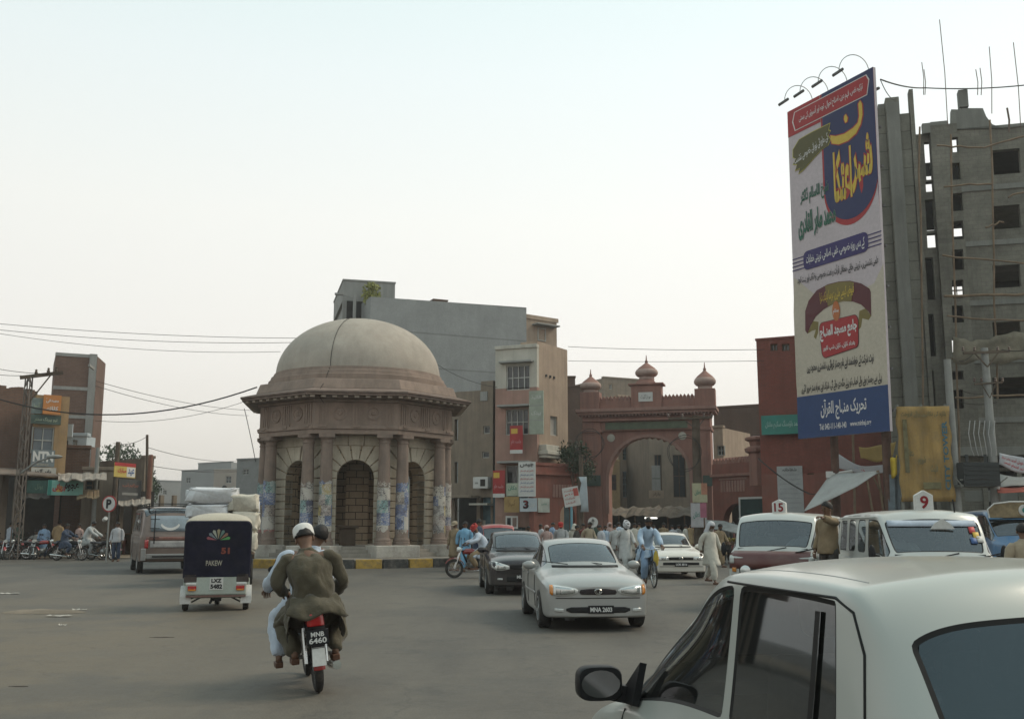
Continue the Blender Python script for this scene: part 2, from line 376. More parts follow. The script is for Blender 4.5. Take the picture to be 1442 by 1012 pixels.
# ================================================================== ground
def road_mat():
 m, nt, b = _nodes('asphalt_dusty')
 t = nt.nodes.new('ShaderNodeTexCoord'); v = t.outputs['Object']
 base = mixn(nt, rampn(nt, noise(nt, v, .22, 6, .65), .32, .68), (.128, .112, .090), (.225, .199, .160))
 # worn tyre lanes, stretched along the driving direction
 mp = nt.nodes.new('ShaderNodeMapping'); mp.inputs['Scale'].default_value = (.55, .09, 1); mp.inputs['Rotation'].default_value = (0, 0, .35); nt.links.new(v, mp.inputs[0])
 base = mixn(nt, rampn(nt, noise(nt, mp.outputs[0], 1.2, 5, .6), .42, .7), base, (.26, .23, .182))
 # oil drips and tar patches
 base = mixn(nt, rampn(nt, noise(nt, v, .9, 7, .75), .56, .70, (0, 0, 0), (.8,) * 3), base, (.060, .058, .054))
 # blown sand lying on the left of the square
 sp = nt.nodes.new('ShaderNodeSeparateXYZ'); nt.links.new(v, sp.inputs[0])
 mr = nt.nodes.new('ShaderNodeMapRange'); nt.links.new(sp.outputs['X'], mr.inputs[0])
 for k, q in enumerate((-1.0, -6.0, 0.0, 1.0)): mr.inputs[k + 1].default_value = q
 my = nt.nodes.new('ShaderNodeMapRange'); nt.links.new(sp.outputs['Y'], my.inputs[0])
 for k, q in enumerate((32.0, 16.0, 0.0, 1.0)): my.inputs[k + 1].default_value = q
 mu = nt.nodes.new('ShaderNodeMath'); mu.operation = 'MULTIPLY'; nt.links.new(mr.outputs[0], mu.inputs[0]); nt.links.new(my.outputs[0], mu.inputs[1])
 mp2 = nt.nodes.new('ShaderNodeMapping'); mp2.inputs['Scale'].default_value = (.35, .8, 1); nt.links.new(v, mp2.inputs[0])
 mu2 = nt.nodes.new('ShaderNodeMath'); mu2.operation = 'MULTIPLY'; nt.links.new(mu.outputs[0], mu2.inputs[0])
 nt.links.new(rampn(nt, noise(nt, mp2.outputs[0], 1.0, 7, .7), .25, .5), mu2.inputs[1])
 base = mixn(nt, mu2.outputs[0], base, (.27, .215, .14))
 g1 = noise(nt, v, 55, 3, .7); g2 = noise(nt, v, 14, 4, .7)
 cv_ = nt.nodes.new('ShaderNodeTexVoronoi'); cv_.feature = 'DISTANCE_TO_EDGE'; cv_.inputs['Scale'].default_value = .42; wv_ = nt.nodes.new('ShaderNodeVectorMath'); wv_.operation = 'ADD'; ns_ = nt.nodes.new('ShaderNodeTexNoise'); ns_.inputs['Scale'].default_value = 1.6; ns_.inputs['Detail'].default_value = 6; nt.links.new(v, ns_.inputs['Vector']); nt.links.new(v, wv_.inputs[0]); nt.links.new(ns_.outputs['Color'], wv_.inputs[1]); nt.links.new(wv_.outputs[0], cv_.inputs['Vector'])
 base = mixn(nt, rampn(nt, cv_.outputs['Distance'], .0, .010, (.7,) * 3, (1, 1, 1)), (.03, .028, .025), base)
 base = mixn(nt, rampn(nt, g1, .3, .75, (.40,) * 3, (1, 1, 1)), (.02, .02, .02), base)
 base = mixn(nt, rampn(nt, noise(nt, v, 150, 2, .8), .35, .7, (.6,) * 3, (1, 1, 1)), (.03, .03, .03), base)
 base = mixn(nt, rampn(nt, noise(nt, v, .35, 4, .6), .52, .60, (0, 0, 0), (.5,) * 3), base, (.085, .08, .07))
 base = mixn(nt, rampn(nt, noise(nt, v, 4.5, 5, .75), .3, .7, (.76,) * 3, (1, 1, 1)), (.03, .028, .024), base)
 base = mixn(nt, rampn(nt, g2, .3, .75, (.62,) * 3, (1, 1, 1)), (.02, .02, .02), base)
 nt.links.new(base, b.inputs['Base Color'])
 nt.links.new(rampn(nt, g2, .3, .8, (.62,) * 3, (.9,) * 3), b.inputs['Roughness']); b.inputs['Specular IOR Level'].default_value = .35
 bumpn(nt, b, g1, .35, .01); return m
M_ROAD = road_mat()
mb = MB()
nx_, ny_ = 24, 24
mb.quad((-900, -60, 0), (900, -60, 0), (900, 1500, 0), (-900, 1500, 0))
struct(mb.build('road', M_ROAD))
M_DIRT = mat('dirt_strip', (.17, .14, .105), var=.35, scale=1.2, bump=.5, fine=18)
# dirt verge along the shop fronts, a low step of packed earth
mb = MB(); a_, b_ = GX(-40, 48.5), GX(205, 50)
mb.add([(a_.x - 30, a_.y - 2, .03), (b_.x + 2, b_.y, .03), (b_.x + 2, b_.y + 40, .03), (a_.x - 30, a_.y + 40, .03)], [(0, 1, 2, 3)])
struct(mb.build('dirt_verge', M_DIRT))
mb = MB(); a_, b_ = GX(640, 58), GX(1600, 44)
mb.add([(a_.x - 22, a_.y + 1, .05), (a_.x, a_.y, .05), (GX(1010, 60).x, 60, .05), (b_.x, b_.y, .05), (b_.x, 140, .05), (a_.x - 22, 140, .05)], [(0, 1, 2, 3, 4, 5)])
struct(mb.build('pavement', mat('pavement_worn', (.16, .145, .125), var=.3, scale=1.0, bump=.4)))
# litter
M_PAPER = mat('paper_scrap', (.42, .40, .36), var=.2)
for i, (px, py, w_, lab) in enumerate([(84, 868, .42, 'crumpled white paper lying on the sandy road, widest scrap'), (112, 859, .28, 'thin white paper scrap on the road beside the sandy patch'),
          (88, 881, .12, 'small bright white paper scrap nearest the camera on sand'), (12, 836, .5, 'pale flattened sheet at the left edge of the road')]):
 g = G(px, py); mb = MB(); n = 7
 rnd = random.Random(i)
 top = [(w_ * (k / n - .5), .12 * w_ * rnd.uniform(-1, 1) + .12 * w_, .012 + rnd.random() * .03) for k in range(n + 1)]
 bot = [(w_ * (k / n - .5), -.12 * w_ * rnd.uniform(-1, 1) - .12 * w_, .012 + rnd.random() * .02) for k in range(n + 1)]
 mb.loft([bot, top], closed=False)
 tag(mb.build('paper_scrap', M_PAPER, loc=g), lab, 'litter', 'paper scraps on the road')
for px, py, w_, d_, lab in [(228, 897, .36, .03, 'dark torn rubber strip lying on open asphalt behind the rickshaw'), (26, 966, .2, .02, 'small dark rag lying on the road in the lower left corner'), (62, 862, 1.6, .35, 'low ridge of brown dirt swept up on the sandy road')]:
 g = G(px, py); mb = MB(); rnd = random.Random(px); n = 9
 rings = []
 for k in range(n + 1):
  t = k / n; s_ = math.sin(math.pi * t) ** .5 + .05
  x = (t - .5) * w_; dy = d_ * s_ * rnd.uniform(.7, 1.2); hz = .05 * s_ * min(1, d_ * 5)
  rings.append([(x, -dy, .004), (x, -dy * .4, hz), (x, dy * .3, hz * rnd.uniform(.8, 1.3)), (x, dy, .004)])
 mb.loft(rings, True, True)
 tag(mb.build('debris_pile' if w_ > 1 else 'rag', M_DIRT if w_ > 1 else mat('dark_rag', (.05, .035, .03)), loc=g, smooth=50), lab, 'debris')
# ================================================================== pavilion on its traffic island
PC = GX(500, 45.0); PRZ = R(8.1)
M_SAND = mat('red_sandstone_weathered', (.265, .20, .162), var=.16, scale=1.1, bump=.25, streak=.5, dirt=(.15, .12, .10), dfac=.4)
M_SAND2 = mat('sandstone_column', (.25, .19, .155), var=.18, scale=1.4, bump=.25, streak=.55, dirt=(.12, .10, .085), dfac=.5)
M_DOME = mat('dome_render', (.375, .335, .285), var=.14, scale=.9, bump=.35, streak=.28, fine=26, dirt=(.30, .24, .20), dfac=.35)
M_CREAM = mat('cream_stone', (.50, .45, .36), var=.16, scale=1.6, bump=.25, streak=.5, dirt=(.28, .23, .17), dfac=.45)
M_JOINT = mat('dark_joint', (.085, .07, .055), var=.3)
M_WHITEW = mat('whitewashed_plinth', (.50, .47, .42), var=.14, scale=1.5, bump=.3, streak=.5, dirt=(.2, .17, .14), dfac=.6)
M_INNER = brick('inner_stone', (.44, .34, .235), (.38, .29, .20), (.05, .04, .03), .62, .31, .018, streak=.4)
M_YEL = mat('kerb_yellow', (.42, .27, .06), var=.3, scale=3, dirt=(.13, .11, .09), dfac=.8)
M_BLK = mat('kerb_black', (.05, .05, .048), var=.3, scale=3, dirt=(.16, .14, .12), dfac=.8)
isl = thing('traffic_island', 'round traffic island with black and yellow painted kerb stones below the domed pavilion', 'traffic island', PC)
mb = MB(); n = 96
mb.lathe([(6.35, .0), (6.35, .31), (.01, .33)], 96)
mb.build('paving', mat('island_paving', (.26, .235, .20), var=.3, scale=1, bump=.4), isl)
for k in range(40):
 mb = MB(); a0, a1 = 2 * math.pi * k / 40 + .004, 2 * math.pi * (k + 1) / 40 - .004
 ps = [(6.36, a0), (6.60, a0), (6.60, (a0 + a1) / 2), (6.60, a1), (6.36, a1), (6.36, (a0 + a1) / 2)]
 mb.prism([(r_ * math.cos(a), r_ * math.sin(a)) for r_, a in ps], -.05, .335)
 mb.build('kerb_stone', M_YEL if k % 2 else M_BLK, isl, bevel=.025)
pav = thing('domed_pavilion', 'octagonal sandstone pavilion with plain dome, paired columns and pasted posters on a traffic island', 'pavilion', (PC.x, PC.y, .31), PRZ)
ZB = .31
A8 = [(-math.pi / 2) + k * math.pi / 4 for k in range(8)]     # face normals; k=0 faces the camera
def oct_(ap):
 rr = ap / math.cos(math.pi / 8); return [(rr * math.cos(a + math.pi / 8), rr * math.sin(a + math.pi / 8)) for a in A8]
def face_T(k): return Matrix.Rotation(A8[k] + math.pi / 2, 4, 'Z')      # local: -Y outward, X along the face
mb = MB()
mb.prism(oct_(4.15), 0, .18); mb.prism(oct_(3.9), .18, .32); mb.prism(oct_(3.65), .32, .44)
mb.build('steps', mat('worn_steps', (.30, .27, .23), var=.25, scale=1.5, bump=.4, streak=.4), pav, bevel=.015)
H0 = .44; HT = 4.93       # floor and underside of the entablature, above the island
AW, SPR = .76, 3.18       # arch half width, springing height
def arch_pts(r_, zc, n=14): return [(r_ * math.cos(math.pi * (1 - i / n)), zc + r_ * math.sin(math.pi * (1 - i / n))) for i in range(n + 1)]
def arch_wall(mb, hw, z0, z1, r_, zc, yf, yb, mi=0, n=14):
 """wall panel with a round-arched opening"""
 pts = [(-r_, z0)] + arch_pts(r_, zc, n) + [(r_, z0)]
 for y in (yf, yb):
  mb.quad((-hw, y, z0), (-r_, y, z0), (-r_, y, zc), (-hw, y, zc), mi); mb.quad((r_, y, z0), (hw, y, z0), (hw, y, zc), (r_, y, zc), mi)
  ap = arch_pts(r_, zc, n)
  mb.quad((-hw, y, zc), (-r_, y, zc), (-r_, y, z1), (-hw, y, z1), mi); mb.quad((r_, y, zc), (hw, y, zc), (hw, y, z1), (r_, y, z1), mi)
  for i in range(n):
   a, b = ap[i], ap[i + 1]; mb.quad((a[0], y, a[1]), (b[0], y, b[1]), (b[0], y, z1), (a[0], y, z1), mi)
 for i in range(len(pts) - 1):
  a, b = pts[i], pts[i + 1]; mb.quad((a[0], yf, a[1]), (b[0], yf, b[1]), (b[0], yb, b[1]), (a[0], yb, a[1]), mi)
 mb.quad((-hw, yf, z1), (hw, yf, z1), (hw, yb, z1), (-hw, yb, z1), mi)
 mb.quad((-hw, yf, z0), (-hw, yf, z1), (-hw, yb, z1), (-hw, yb, z0), mi); mb.quad((hw, yf, z0), (hw, yf, z1), (hw, yb, z1), (hw, yb, z0), mi)
AP = 3.35; HW = AP * math.tan(math.pi / 8)
for k in range(8):
 T = face_T(k); mb = MB(); mb.T = T
 closed = k == 4
 if closed:
  mb.bx(-HW * .80, HW * .80, -AP + .02, -AP + .62, H0, HT, 1)
 else:
  arch_wall(mb, HW * .80, H0, HT, AW, SPR, -AP + .012, -AP + .68, 1)
 # rusticated courses either side of the arch
 nz = 9; dz = (SPR - H0) / nz
 for c in range(nz):
  z = H0 + c * dz
  for s_ in (-1, 1):
   j = .0 if c % 2 else .09
   mb.bx(s_ * (AW + j * .0), s_ * HW, -AP - .03, -AP + .40, z + .016, z + dz - .016, 0)
 # voussoirs up to the entablature
 nv = 9
 for c in range(nv):
  a0 = math.pi * c / nv + .022; a1 = math.pi * (c + 1) / nv - .022
  key = c == nv // 2
  def ray_to(a):
   ca, sa = math.cos(a), math.sin(a)
   L = 9
   if abs(ca) > 1e-6: L = min(L, HW / abs(ca))
   if sa > 1e-6: L = min(L, (HT - .42 - SPR) / sa)
   return (L * ca, SPR + L * sa)
  p0 = (AW * math.cos(a0), SPR + AW * math.sin(a0)); p1 = (AW * math.cos(a1), SPR + AW * math.sin(a1))
  q0, q1 = ray_to(a0), ray_to(a1); mid = []
  for sx_ in (1, -1):
   ac = math.atan2(HT - .42 - SPR, sx_ * HW)
   if a0 < ac < a1: mid = [(sx_ * HW, HT - .42)]
  am = (a0 + a1) / 2; pm = (AW * math.cos(am), SPR + AW * math.sin(am))
  mb.plate([p0, q0] + mid + [q1, p1, pm], -AP - .03 - (.04 if key else 0), -AP + .3, 0)
 for s_, x0, x1 in ((0, -HW, -.34), (0, -.31, .31), (0, .34, HW)):
  mb.bx(x0, x1, -AP - .03 - (.04 if x0 == -.31 else 0), -AP + .3, HT - .40, HT, 0)
 mb.T = Matrix.Identity(4)
 mb.build('arch_wall', [M_CREAM, M_INNER if not closed else M_INNER], pav, bevel=.012)
# inner masonry pier seen through the arches
mb = MB(); mb.bx(-.45, .55, .9, 1.6, H0, HT, 0); mb.build('inner_pier', M_INNER, pav)
mb = MB(); mb.bx(-.62, .05, -2.2, -1.7, H0, H0 + .72, 0); mb.bx(-.72, .18, -2.3, -1.6, H0 + .72, H0 + .84, 0); mb.build('masonry_stand', mat('stand_brown', (.12, .085, .06), streak=.4), pav, bevel=.02)
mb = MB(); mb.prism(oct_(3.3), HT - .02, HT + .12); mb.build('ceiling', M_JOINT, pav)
# plinth blocks and columns
def column_mb(mb, x, y):
 prof = [(.36, .0), (.36, .13), (.33, .15), (.345, .20), (.33, .26), (.285, .29), (.28, .34), (.272, .36)]
 z0, z1 = .36, HT - .48 - .36
 for i in range(1, 11):
  t = i / 10; r_ = .272 - .045 * t ** 1.6; prof.append((r_, z0 + (z1 - z0) * t))
 prof += [(.255, z1 + .01), (.255, z1 + .05), (.23, z1 + .06), (.23, z1 + .13), (.27, z1 + .17), (.30, z1 + .22)]
 mb.lathe(prof, 28, 0, (x, y, .48))
 mb.box((x, y, .48 + z1 + .29), (.64, .64, .14))
PAL = [[(.12, .16, .27), (.42, .40, .36), (.30, .29, .27), (.16, .24, .22), (.36, .13, .11), (.46, .43, .37), (.36, .29, .12), (.34, .30, .27)],
  [(.42, .39, .34), (.33, .14, .12), (.22, .33, .32), (.44, .41, .36), (.10, .11, .16), (.32, .28, .24), (.14, .18, .30), (.24, .19, .15)],
  [(.38, .33, .29), (.27, .12, .12), (.42, .39, .36), (.14, .17, .28), (.38, .30, .16), (.44, .42, .37), (.15, .22, .18), (.30, .28, .27)]]
M_POST = [collage('pasted_bills_%d' % i, PAL[i % 3], (2.4, 2.0, 2.8)[i % 3], i * 3.7) for i in range(6)]
rnd = random.Random(11)
for k in range(8):
 T = face_T(k)
 for s_ in (-1, 1):
  c = T @ Vector((s_ * 1.16, -3.86, 0))
  mb = MB(); column_mb(mb, 0, 0)
  co_ = mb.build('column', M_SAND2, pav, smooth=40, loc=(c.x, c.y, 0), rz=A8[k] + math.pi / 2)
  if k in (0, 1, 6, 7, 2):
   mb = MB(); n = 20
   zt = 3.05 + rnd.uniform(-.12, .12); zb = .95 + rnd.uniform(0, .15)
   ring = []
   for a_i in range(n + 1):
    a = -math.pi / 2 + (a_i / n - .5) * R(rnd.uniform(235, 250) if a_i == -1 else 240)
    ring.append([((.281 - .02 * zz / 4) * math.cos(a), (.281 - .02 * zz / 4) * math.sin(a), zz) for zz in [zb + rnd.uniform(-.09, .09)] + [zb + .25 + (zt - zb - .35) * q / 4 for q in range(5)] + [zt + rnd.uniform(-.07, .05)]])
   mb.loft(ring, closed=False)
   po = mb.build('poster', M_POST[rnd.randrange(6)], co_, smooth=60)
   po['label'] = 'pasted bills wrapped round the column shaft'
 mb = MB(); mb.T = Matrix.Rotation(A8[k] + math.pi / 2 + math.pi / 8, 4, 'Z')
 mb.bx(-.95, .95, -4.66, -3.45, 0, .49, 0)
 mb.T = Matrix.Identity(4); mb.build('plinth_block', M_WHITEW, pav, bevel=.03)
# entablature: architrave, frieze with panels and roundels, cornice
mb = MB()
mb.prism(oct_(4.10), HT, HT + .20); mb.prism(oct_(4.16), HT + .20, HT + .36); mb.prism(oct_(4.06), HT + .36, HT + 1.30); mb.prism(oct_(4.18), HT + 1.30, HT + 1.42)
en = mb.build('entablature', M_SAND, pav, bevel=.02)
for k in range(8):
 mb = MB(); mb.T = face_T(k); L = 4.06 * math.tan(math.pi / 8)
 yf = -4.06
 for i in range(5):
  x = (i - 2) * L * .80 / 2
  if i % 2 == 0:
   for q in (-1, 0, 1): mb.bx(x + q * .12 - .04, x + q * .12 + .04, yf - .035, yf + .02, HT + .42, HT + 1.24)
   mb.bx(x - .2, x + .2, yf - .05, yf + .02, HT + .37, HT + .42)
   mb.bx(x - .14, x + .14, yf - .14, yf - .09, HT + .28, HT + .355)
  else:
   T0 = mb.T; mb.T = T0 @ Matrix.Translation((x, yf, HT + .86)) @ Matrix.Rotation(math.pi / 2, 4, 'X')
   mb.lathe([(.29, -.02), (.29, .04), (.22, .05), (.2, .02), (.1, .02), (.08, .05), (.001, .06)], 20); mb.T = T0
   for s_ in (-1, 1): mb.bx(x + s_ * .42 - .015, x + s_ * .42 + .015, yf - .02, yf + .01, HT + .45, HT + 1.22)
 mb.T = Matrix.Identity(4); mb.build('frieze_panel', M_SAND, pav, smooth=35)
mb = MB(); mb.prism(oct_(4.82), HT + 1.50, HT + 1.60); mb.prism(oct_(4.89), HT + 1.60, HT + 1.68)
mb.loft([[(x, y, HT + 1.68) for x, y in oct_(4.85)], [(x, y, HT + 1.86) for x, y in oct_(4.2)]], True, True)
mb.prism(oct_(4.55), HT + 1.42, HT + 1.50)
mb.build('eave', mat('eave_stone', (.20, .15, .125), var=.2, bump=.3, streak=.5), pav, bevel=.015)
for k in range(8):
 for i in range(9):
  x = (i - 4) * .44
  mb = MB(); mb.T = face_T(k); mb.bx(x - .09, x + .09, -4.74, -4.3, HT + 1.425, HT + 1.499); mb.T = Matrix.Identity(4)
  mb.build('modillion', mat('modillion_pale', (.42, .36, .30), var=.2), pav)
mb = MB()
mb.loft([[(x, y, HT + 1.8) for x, y in oct_(4.25)], [(x, y, HT + 1.86) for x, y in oct_(4.27)], [(x, y, HT + 2.26) for x, y in oct_(4.12)], [(x, y, HT + 2.32) for x, y in oct_(3.5)]], True, True)
mb.build('drum_base', M_SAND, pav, bevel=.02)
mb = MB(); mb.lathe([(3.5, HT + 2.1), (3.95, HT + 2.28), (3.95, HT + 2.52), (3.87, HT + 2.55), (3.84, HT + 2.70), (3.74, HT + 2.73), (3.72, HT + 2.86), (3.4, HT + 2.88)], 96)
mb.build('drum', M_SAND, pav, smooth=30)
mb = MB(); pr = []
for i in range(25):
 t = math.pi / 2 * i / 24; pr.append((3.64 * math.cos(t) ** .97 if i < 24 else .01, HT + 2.84 + 2.66 * math.sin(t)))
mb.lathe(pr, 96)
mb.build('dome', M_DOME, pav, smooth=60)
# lightning cable running down the dome
mb = MB(); mb.T = Matrix.Rotation(R(-18), 4, 'Z')
mb.tube([(0, -3.67 * math.cos(t) ** .97, HT + 2.85 + 2.67 * math.sin(t)) for t in [math.pi / 2 * i / 16 for i in range(17)]][::-1] + [(0, -3.98, HT + 2.5), (0, -4.2, HT + 2.2), (0, -4.93, HT + 1.64), (0, -4.88, HT + 1.48), (0, -4.2, HT + 1.2), (0, -4.3, HT + .2)], .011, 6)
mb.T = Matrix.Identity(4); mb.build('cable', plain('cable_dark', (.03, .028, .025), .7), pav, smooth=60)
# ================================================================== building helpers
class Fac:
 """upright plane between two ground points; u runs left to right, v up"""
 def __init__(s, A, B):
  s.A = Vector((A.x, A.y, 0)); s.B = Vector((B.x, B.y, 0)); d = s.B - s.A
  s.W = d.length; s.d = d.normalized(); s.n = Vector((s.d.y, -s.d.x, 0)); s.rz = math.atan2(d.y, d.x)
 def uv(s, px, py, off=0.0):
  r_ = ray(px, py); o = Vector((0, 0, EYE)); A = s.A + s.n * off
  t = (A - o).dot(s.n) / r_.dot(s.n); q = o + r_ * t
  return ((q - s.A).dot(s.d), q.z)
 def rect(s, x0, y0, x1, y1, off=0.0):
  """picture box -> (u0, u1, v0, v1) on this wall"""
  a = s.uv(x0, (y0 + y1) / 2, off)[0]; b = s.uv(x1, (y0 + y1) / 2, off)[0]; m = (x0 + x1) / 2
  return (a, b, s.uv(m, y1, off)[1], s.uv(m, y0, off)[1])
 def root(s, name, label, cat, group=None): return thing(name, label, cat, s.A, s.rz, group)
def wall_grid(mb, x0, x1, z0, z1, yf, yb, holes=(), mi=0, ri=None):
 """wall slab with rectangular openings (u0,u1,v0,v1); front at yf, back at yb"""
 ri = mi if ri is None else ri
 hs = [(max(a, x0), min(b, x1), max(c, z0), min(d, z1)) for a, b, c, d in holes]
 hs = [h for h in hs if h[1] > h[0] and h[3] > h[2]]
 xs = sorted({x0, x1} | {h[0] for h in hs} | {h[1] for h in hs}); zs = sorted({z0, z1} | {h[2] for h in hs} | {h[3] for h in hs})
 inh = lambda x, z: any(h[0] < x < h[1] and h[2] < z < h[3] for h in hs)
 for i in range(len(xs) - 1):
  for j in range(len(zs) - 1):
   if inh((xs[i] + xs[i + 1]) / 2, (zs[j] + zs[j + 1]) / 2): continue
   for y in (yf, yb): mb.quad((xs[i], y, zs[j]), (xs[i + 1], y, zs[j]), (xs[i + 1], y, zs[j + 1]), (xs[i], y, zs[j + 1]), mi)
 def frame(a, b, c, d, m):
  mb.quad((a, yf, c), (b, yf, c), (b, yb, c), (a, yb, c), m); mb.quad((a, yf, d), (b, yf, d), (b, yb, d), (a, yb, d), m)
  mb.quad((a, yf, c), (a, yf, d), (a, yb, d), (a, yb, c), m); mb.quad((b, yf, c), (b, yf, d), (b, yb, d), (b, yb, c), m)
 frame(x0, x1, z0, z1, mi)
 for h in hs: frame(*h, ri)
M_PANE = plain('window_dark', (.03, .035, .04), .12, spec=.6)
M_PANE2 = plain('window_blue', (.10, .13, .15), .15, spec=.6)
M_DARKIN = mat('dark_interior', (.025, .022, .02), var=.3)  # shade of unlit rooms and openings put into a near-black colour
M_FRAME = mat('window_frame_grey', (.40, .40, .37), var=.1)
M_WOOD = mat('wood_dark', (.10, .065, .04), var=.3, scale=4)
def window(parent, r, y, nx=2, nz=2, fm=None, pm=None, dep=.12, fr=.06, sill=False):
 u0, u1, v0, v1 = r; mb = MB()
 fm = fm or M_FRAME
 mb.bx(u0, u0 + fr, y + dep - .03, y + dep + .05, v0, v1); mb.bx(u1 - fr, u1, y + dep - .03, y + dep + .05, v0, v1)
 mb.bx(u0 + fr, u1 - fr, y + dep - .03, y + dep + .05, v0, v0 + fr); mb.bx(u0 + fr, u1 - fr, y + dep - .03, y + dep + .05, v1 - fr, v1)
 for i in range(1, nx):
  x = u0 + (u1 - u0) * i / nx; mb.bx(x - fr * .4, x + fr * .4, y + dep - .02, y + dep + .045, v0 + fr, v1 - fr)
 for j in range(1, nz):
  z = v0 + (v1 - v0) * j / nz
  mb.bx(u0 + fr, u1 - fr, y + dep - .015, y + dep + .04, z - fr * .4, z + fr * .4)
 w = mb.build('window', fm, parent)
 mb = MB(); mb.bx(u0 + .01, u1 - .01, y + dep + .06, y + dep + .10, v0 + .01, v1 - .01); mb.build('pane', pm or M_PANE, w)
 if sill: mb = MB(); mb.bx(u0 - .1, u1 + .1, y - .12, y + .02, v0 - .1, v0 - .01); mb.build('sill', fm, w)
 return w
def awning_slab(parent, u0, u1, y, v, d=.5, th=.12, m=None, name='sunshade'):
 mb = MB(); mb.bx(u0, u1, y - d, y + .02, v, v + th); return mb.build(name, m or M_CEMENT, parent, bevel=.02)
M_CEMENT = mat('cement_bare', (.30, .30, .285), var=.12, scale=.5, bump=.3, streak=.45, dirt=(.20, .20, .19), dfac=.5)
M_CEMBLUE = brick('cement_rendered_courses', (.36, .37, .36), (.335, .345, .34), (.25, .255, .25), 90, 2.6, .06, var=.25, streak=.22, bump=.2)
M_BEIGE = mat('plaster_beige', (.36, .275, .205), var=.14, scale=.8, bump=.25, streak=.5, dirt=(.24, .18, .14), dfac=.5)
M_BROWNP = mat('plaster_brown', (.235, .19, .145), var=.16, scale=.8, bump=.3, streak=.55, dirt=(.15, .12, .095), dfac=.5)
M_CREAMP = mat('plaster_cream', (.48, .46, .40), var=.1, scale=.8, bump=.2, streak=.45, dirt=(.3, .27, .22), dfac=.4)
M_PINK = mat('plaster_pink', (.34, .205, .165), var=.18, scale=.7, bump=.25, streak=.5, dirt=(.23, .17, .13), dfac=.6)
M_RED = mat('red_wash', (.235, .088, .066), var=.18, scale=.8, bump=.3, streak=.45, dirt=(.16, .09, .07), dfac=.5)
M_REDB = brick('red_brick_painted', (.27, .082, .06), (.23, .075, .056), (.19, .085, .07), .24, .08, .010, var=.25, streak=.4, bump=.35)
M_GATE = mat('gate_red_plaster', (.30, .155, .122), var=.14, scale=.8, bump=.25, streak=.5, dirt=(.20, .12, .10), dfac=.5)
M_GATE2 = mat('gate_trim', (.34, .20, .165), var=.14, scale=1, bump=.25, streak=.5)
M_BRICK = brick('brick_brown', (.19, .105, .075), (.155, .09, .066), (.14, .115, .095), .24, .085, .014, var=.35, streak=.4)
M_BRICK2 = brick('brick_tower', (.215, .128, .098), (.185, .11, .086), (.19, .15, .125), .24, .085, .014, var=.25, streak=.25)
M_FAR1 = mat('far_wall_grey', (.26, .265, .26), var=.12, scale=.3)
M_FAR2 = mat('far_wall_tan', (.33, .29, .25), var=.12, scale=.3)
def sign(name, label, fac, quad_px, off, th, m, group=None, lettering=(), cat='sign', frame=None, parent=None):
 """flat board/banner with printed lines; quad_px: box in the picture measured on the wall plane; lettering: (text, u, v, w, h, material, urdu, bold)"""
 u0, u1, v0, v1 = fac.rect(*quad_px, off)
 t = thing(name, label, cat, fac.A + fac.d * ((u0 + u1) / 2) + fac.n * off + Vector((0, 0, (v0 + v1) / 2)), fac.rz, group)
 w, h = u1 - u0, v1 - v0
 mb = MB(); mb.box((0, th / 2, 0), (w, th, h)); mb.build('board', m, t)
 if frame:
  mb = MB(); f = frame[1]
  mb.bx(-w / 2 - f, -w / 2, -.03, th, -h / 2 - f, h / 2 + f); mb.bx(w / 2, w / 2 + f, -.03, th, -h / 2 - f, h / 2 + f)
  mb.bx(-w / 2, w / 2, -.03, th, h / 2, h / 2 + f); mb.bx(-w / 2, w / 2, -.03, th, -h / 2 - f, -h / 2); mb.build('frame', frame[0], t)
 by = {}
 for (tx, a, b, tw, thh, mm, ur, bo) in lettering:
  k = mm.name
  if k not in by: by[k] = (MB(), mm)
  if tx == '#': by[k][0].bx((a - .5) * w - tw * w / 2, (a - .5) * w + tw * w / 2, -.008, .002, (b - .5) * h - thh * h / 2, (b - .5) * h + thh * h / 2)
  else: put_text(by[k][0], tx, (a - .5) * w, (b - .5) * h, tw * w, thh * h, -.014, 0, 0, bo, ur)
 for k, (m_, mm) in by.items(): m_.build('lettering', mm, t, recalc=False)
 return t
INK_K = plain('ink_black', (.025, .025, .028), .6); INK_R = plain('ink_red', (.42, .03, .035), .6); INK_W = plain('ink_white', (.62, .60, .56), .6)
INK_B = plain('ink_blue', (.04, .10, .26), .6); INK_G = plain('ink_green', (.02, .19, .13), .6); INK_GOLD = plain('ink_gold', (.58, .38, .05), .6)
BD_W = mat('board_white', (.56, .56, .54), var=.08, scale=1.5, rough=.6, dirt=(.4, .38, .34), dfac=.4)
BD_BLUEW = mat('board_bluewhite', (.42, .47, .50), var=.1, scale=1.5, rough=.6)
BD_RED = mat('board_red', (.33, .035, .035), var=.15, scale=2, rough=.6)
BD_OCH = mat('board_ochre', (.33, .22, .085), var=.2, scale=1.5, rough=.7)
BD_GRN = mat('board_green', (.035, .20, .165), var=.15, scale=1.5, rough=.6)
BD_TEAL = mat('board_teal', (.20, .42, .36), var=.15, scale=1.5, rough=.6)
BD_ORG = mat('board_orange', (.46, .19, .06), var=.12, scale=1.5, rough=.6)
BD_YEL = mat('board_yellow', (.46, .36, .10), var=.12, scale=1.5, rough=.6)
BD_DKG = mat('board_dark_green', (.06, .09, .075), var=.2, scale=1.5, rough=.6)
U = True
def top_at(px, py, Y): return P(px, py, Y).z
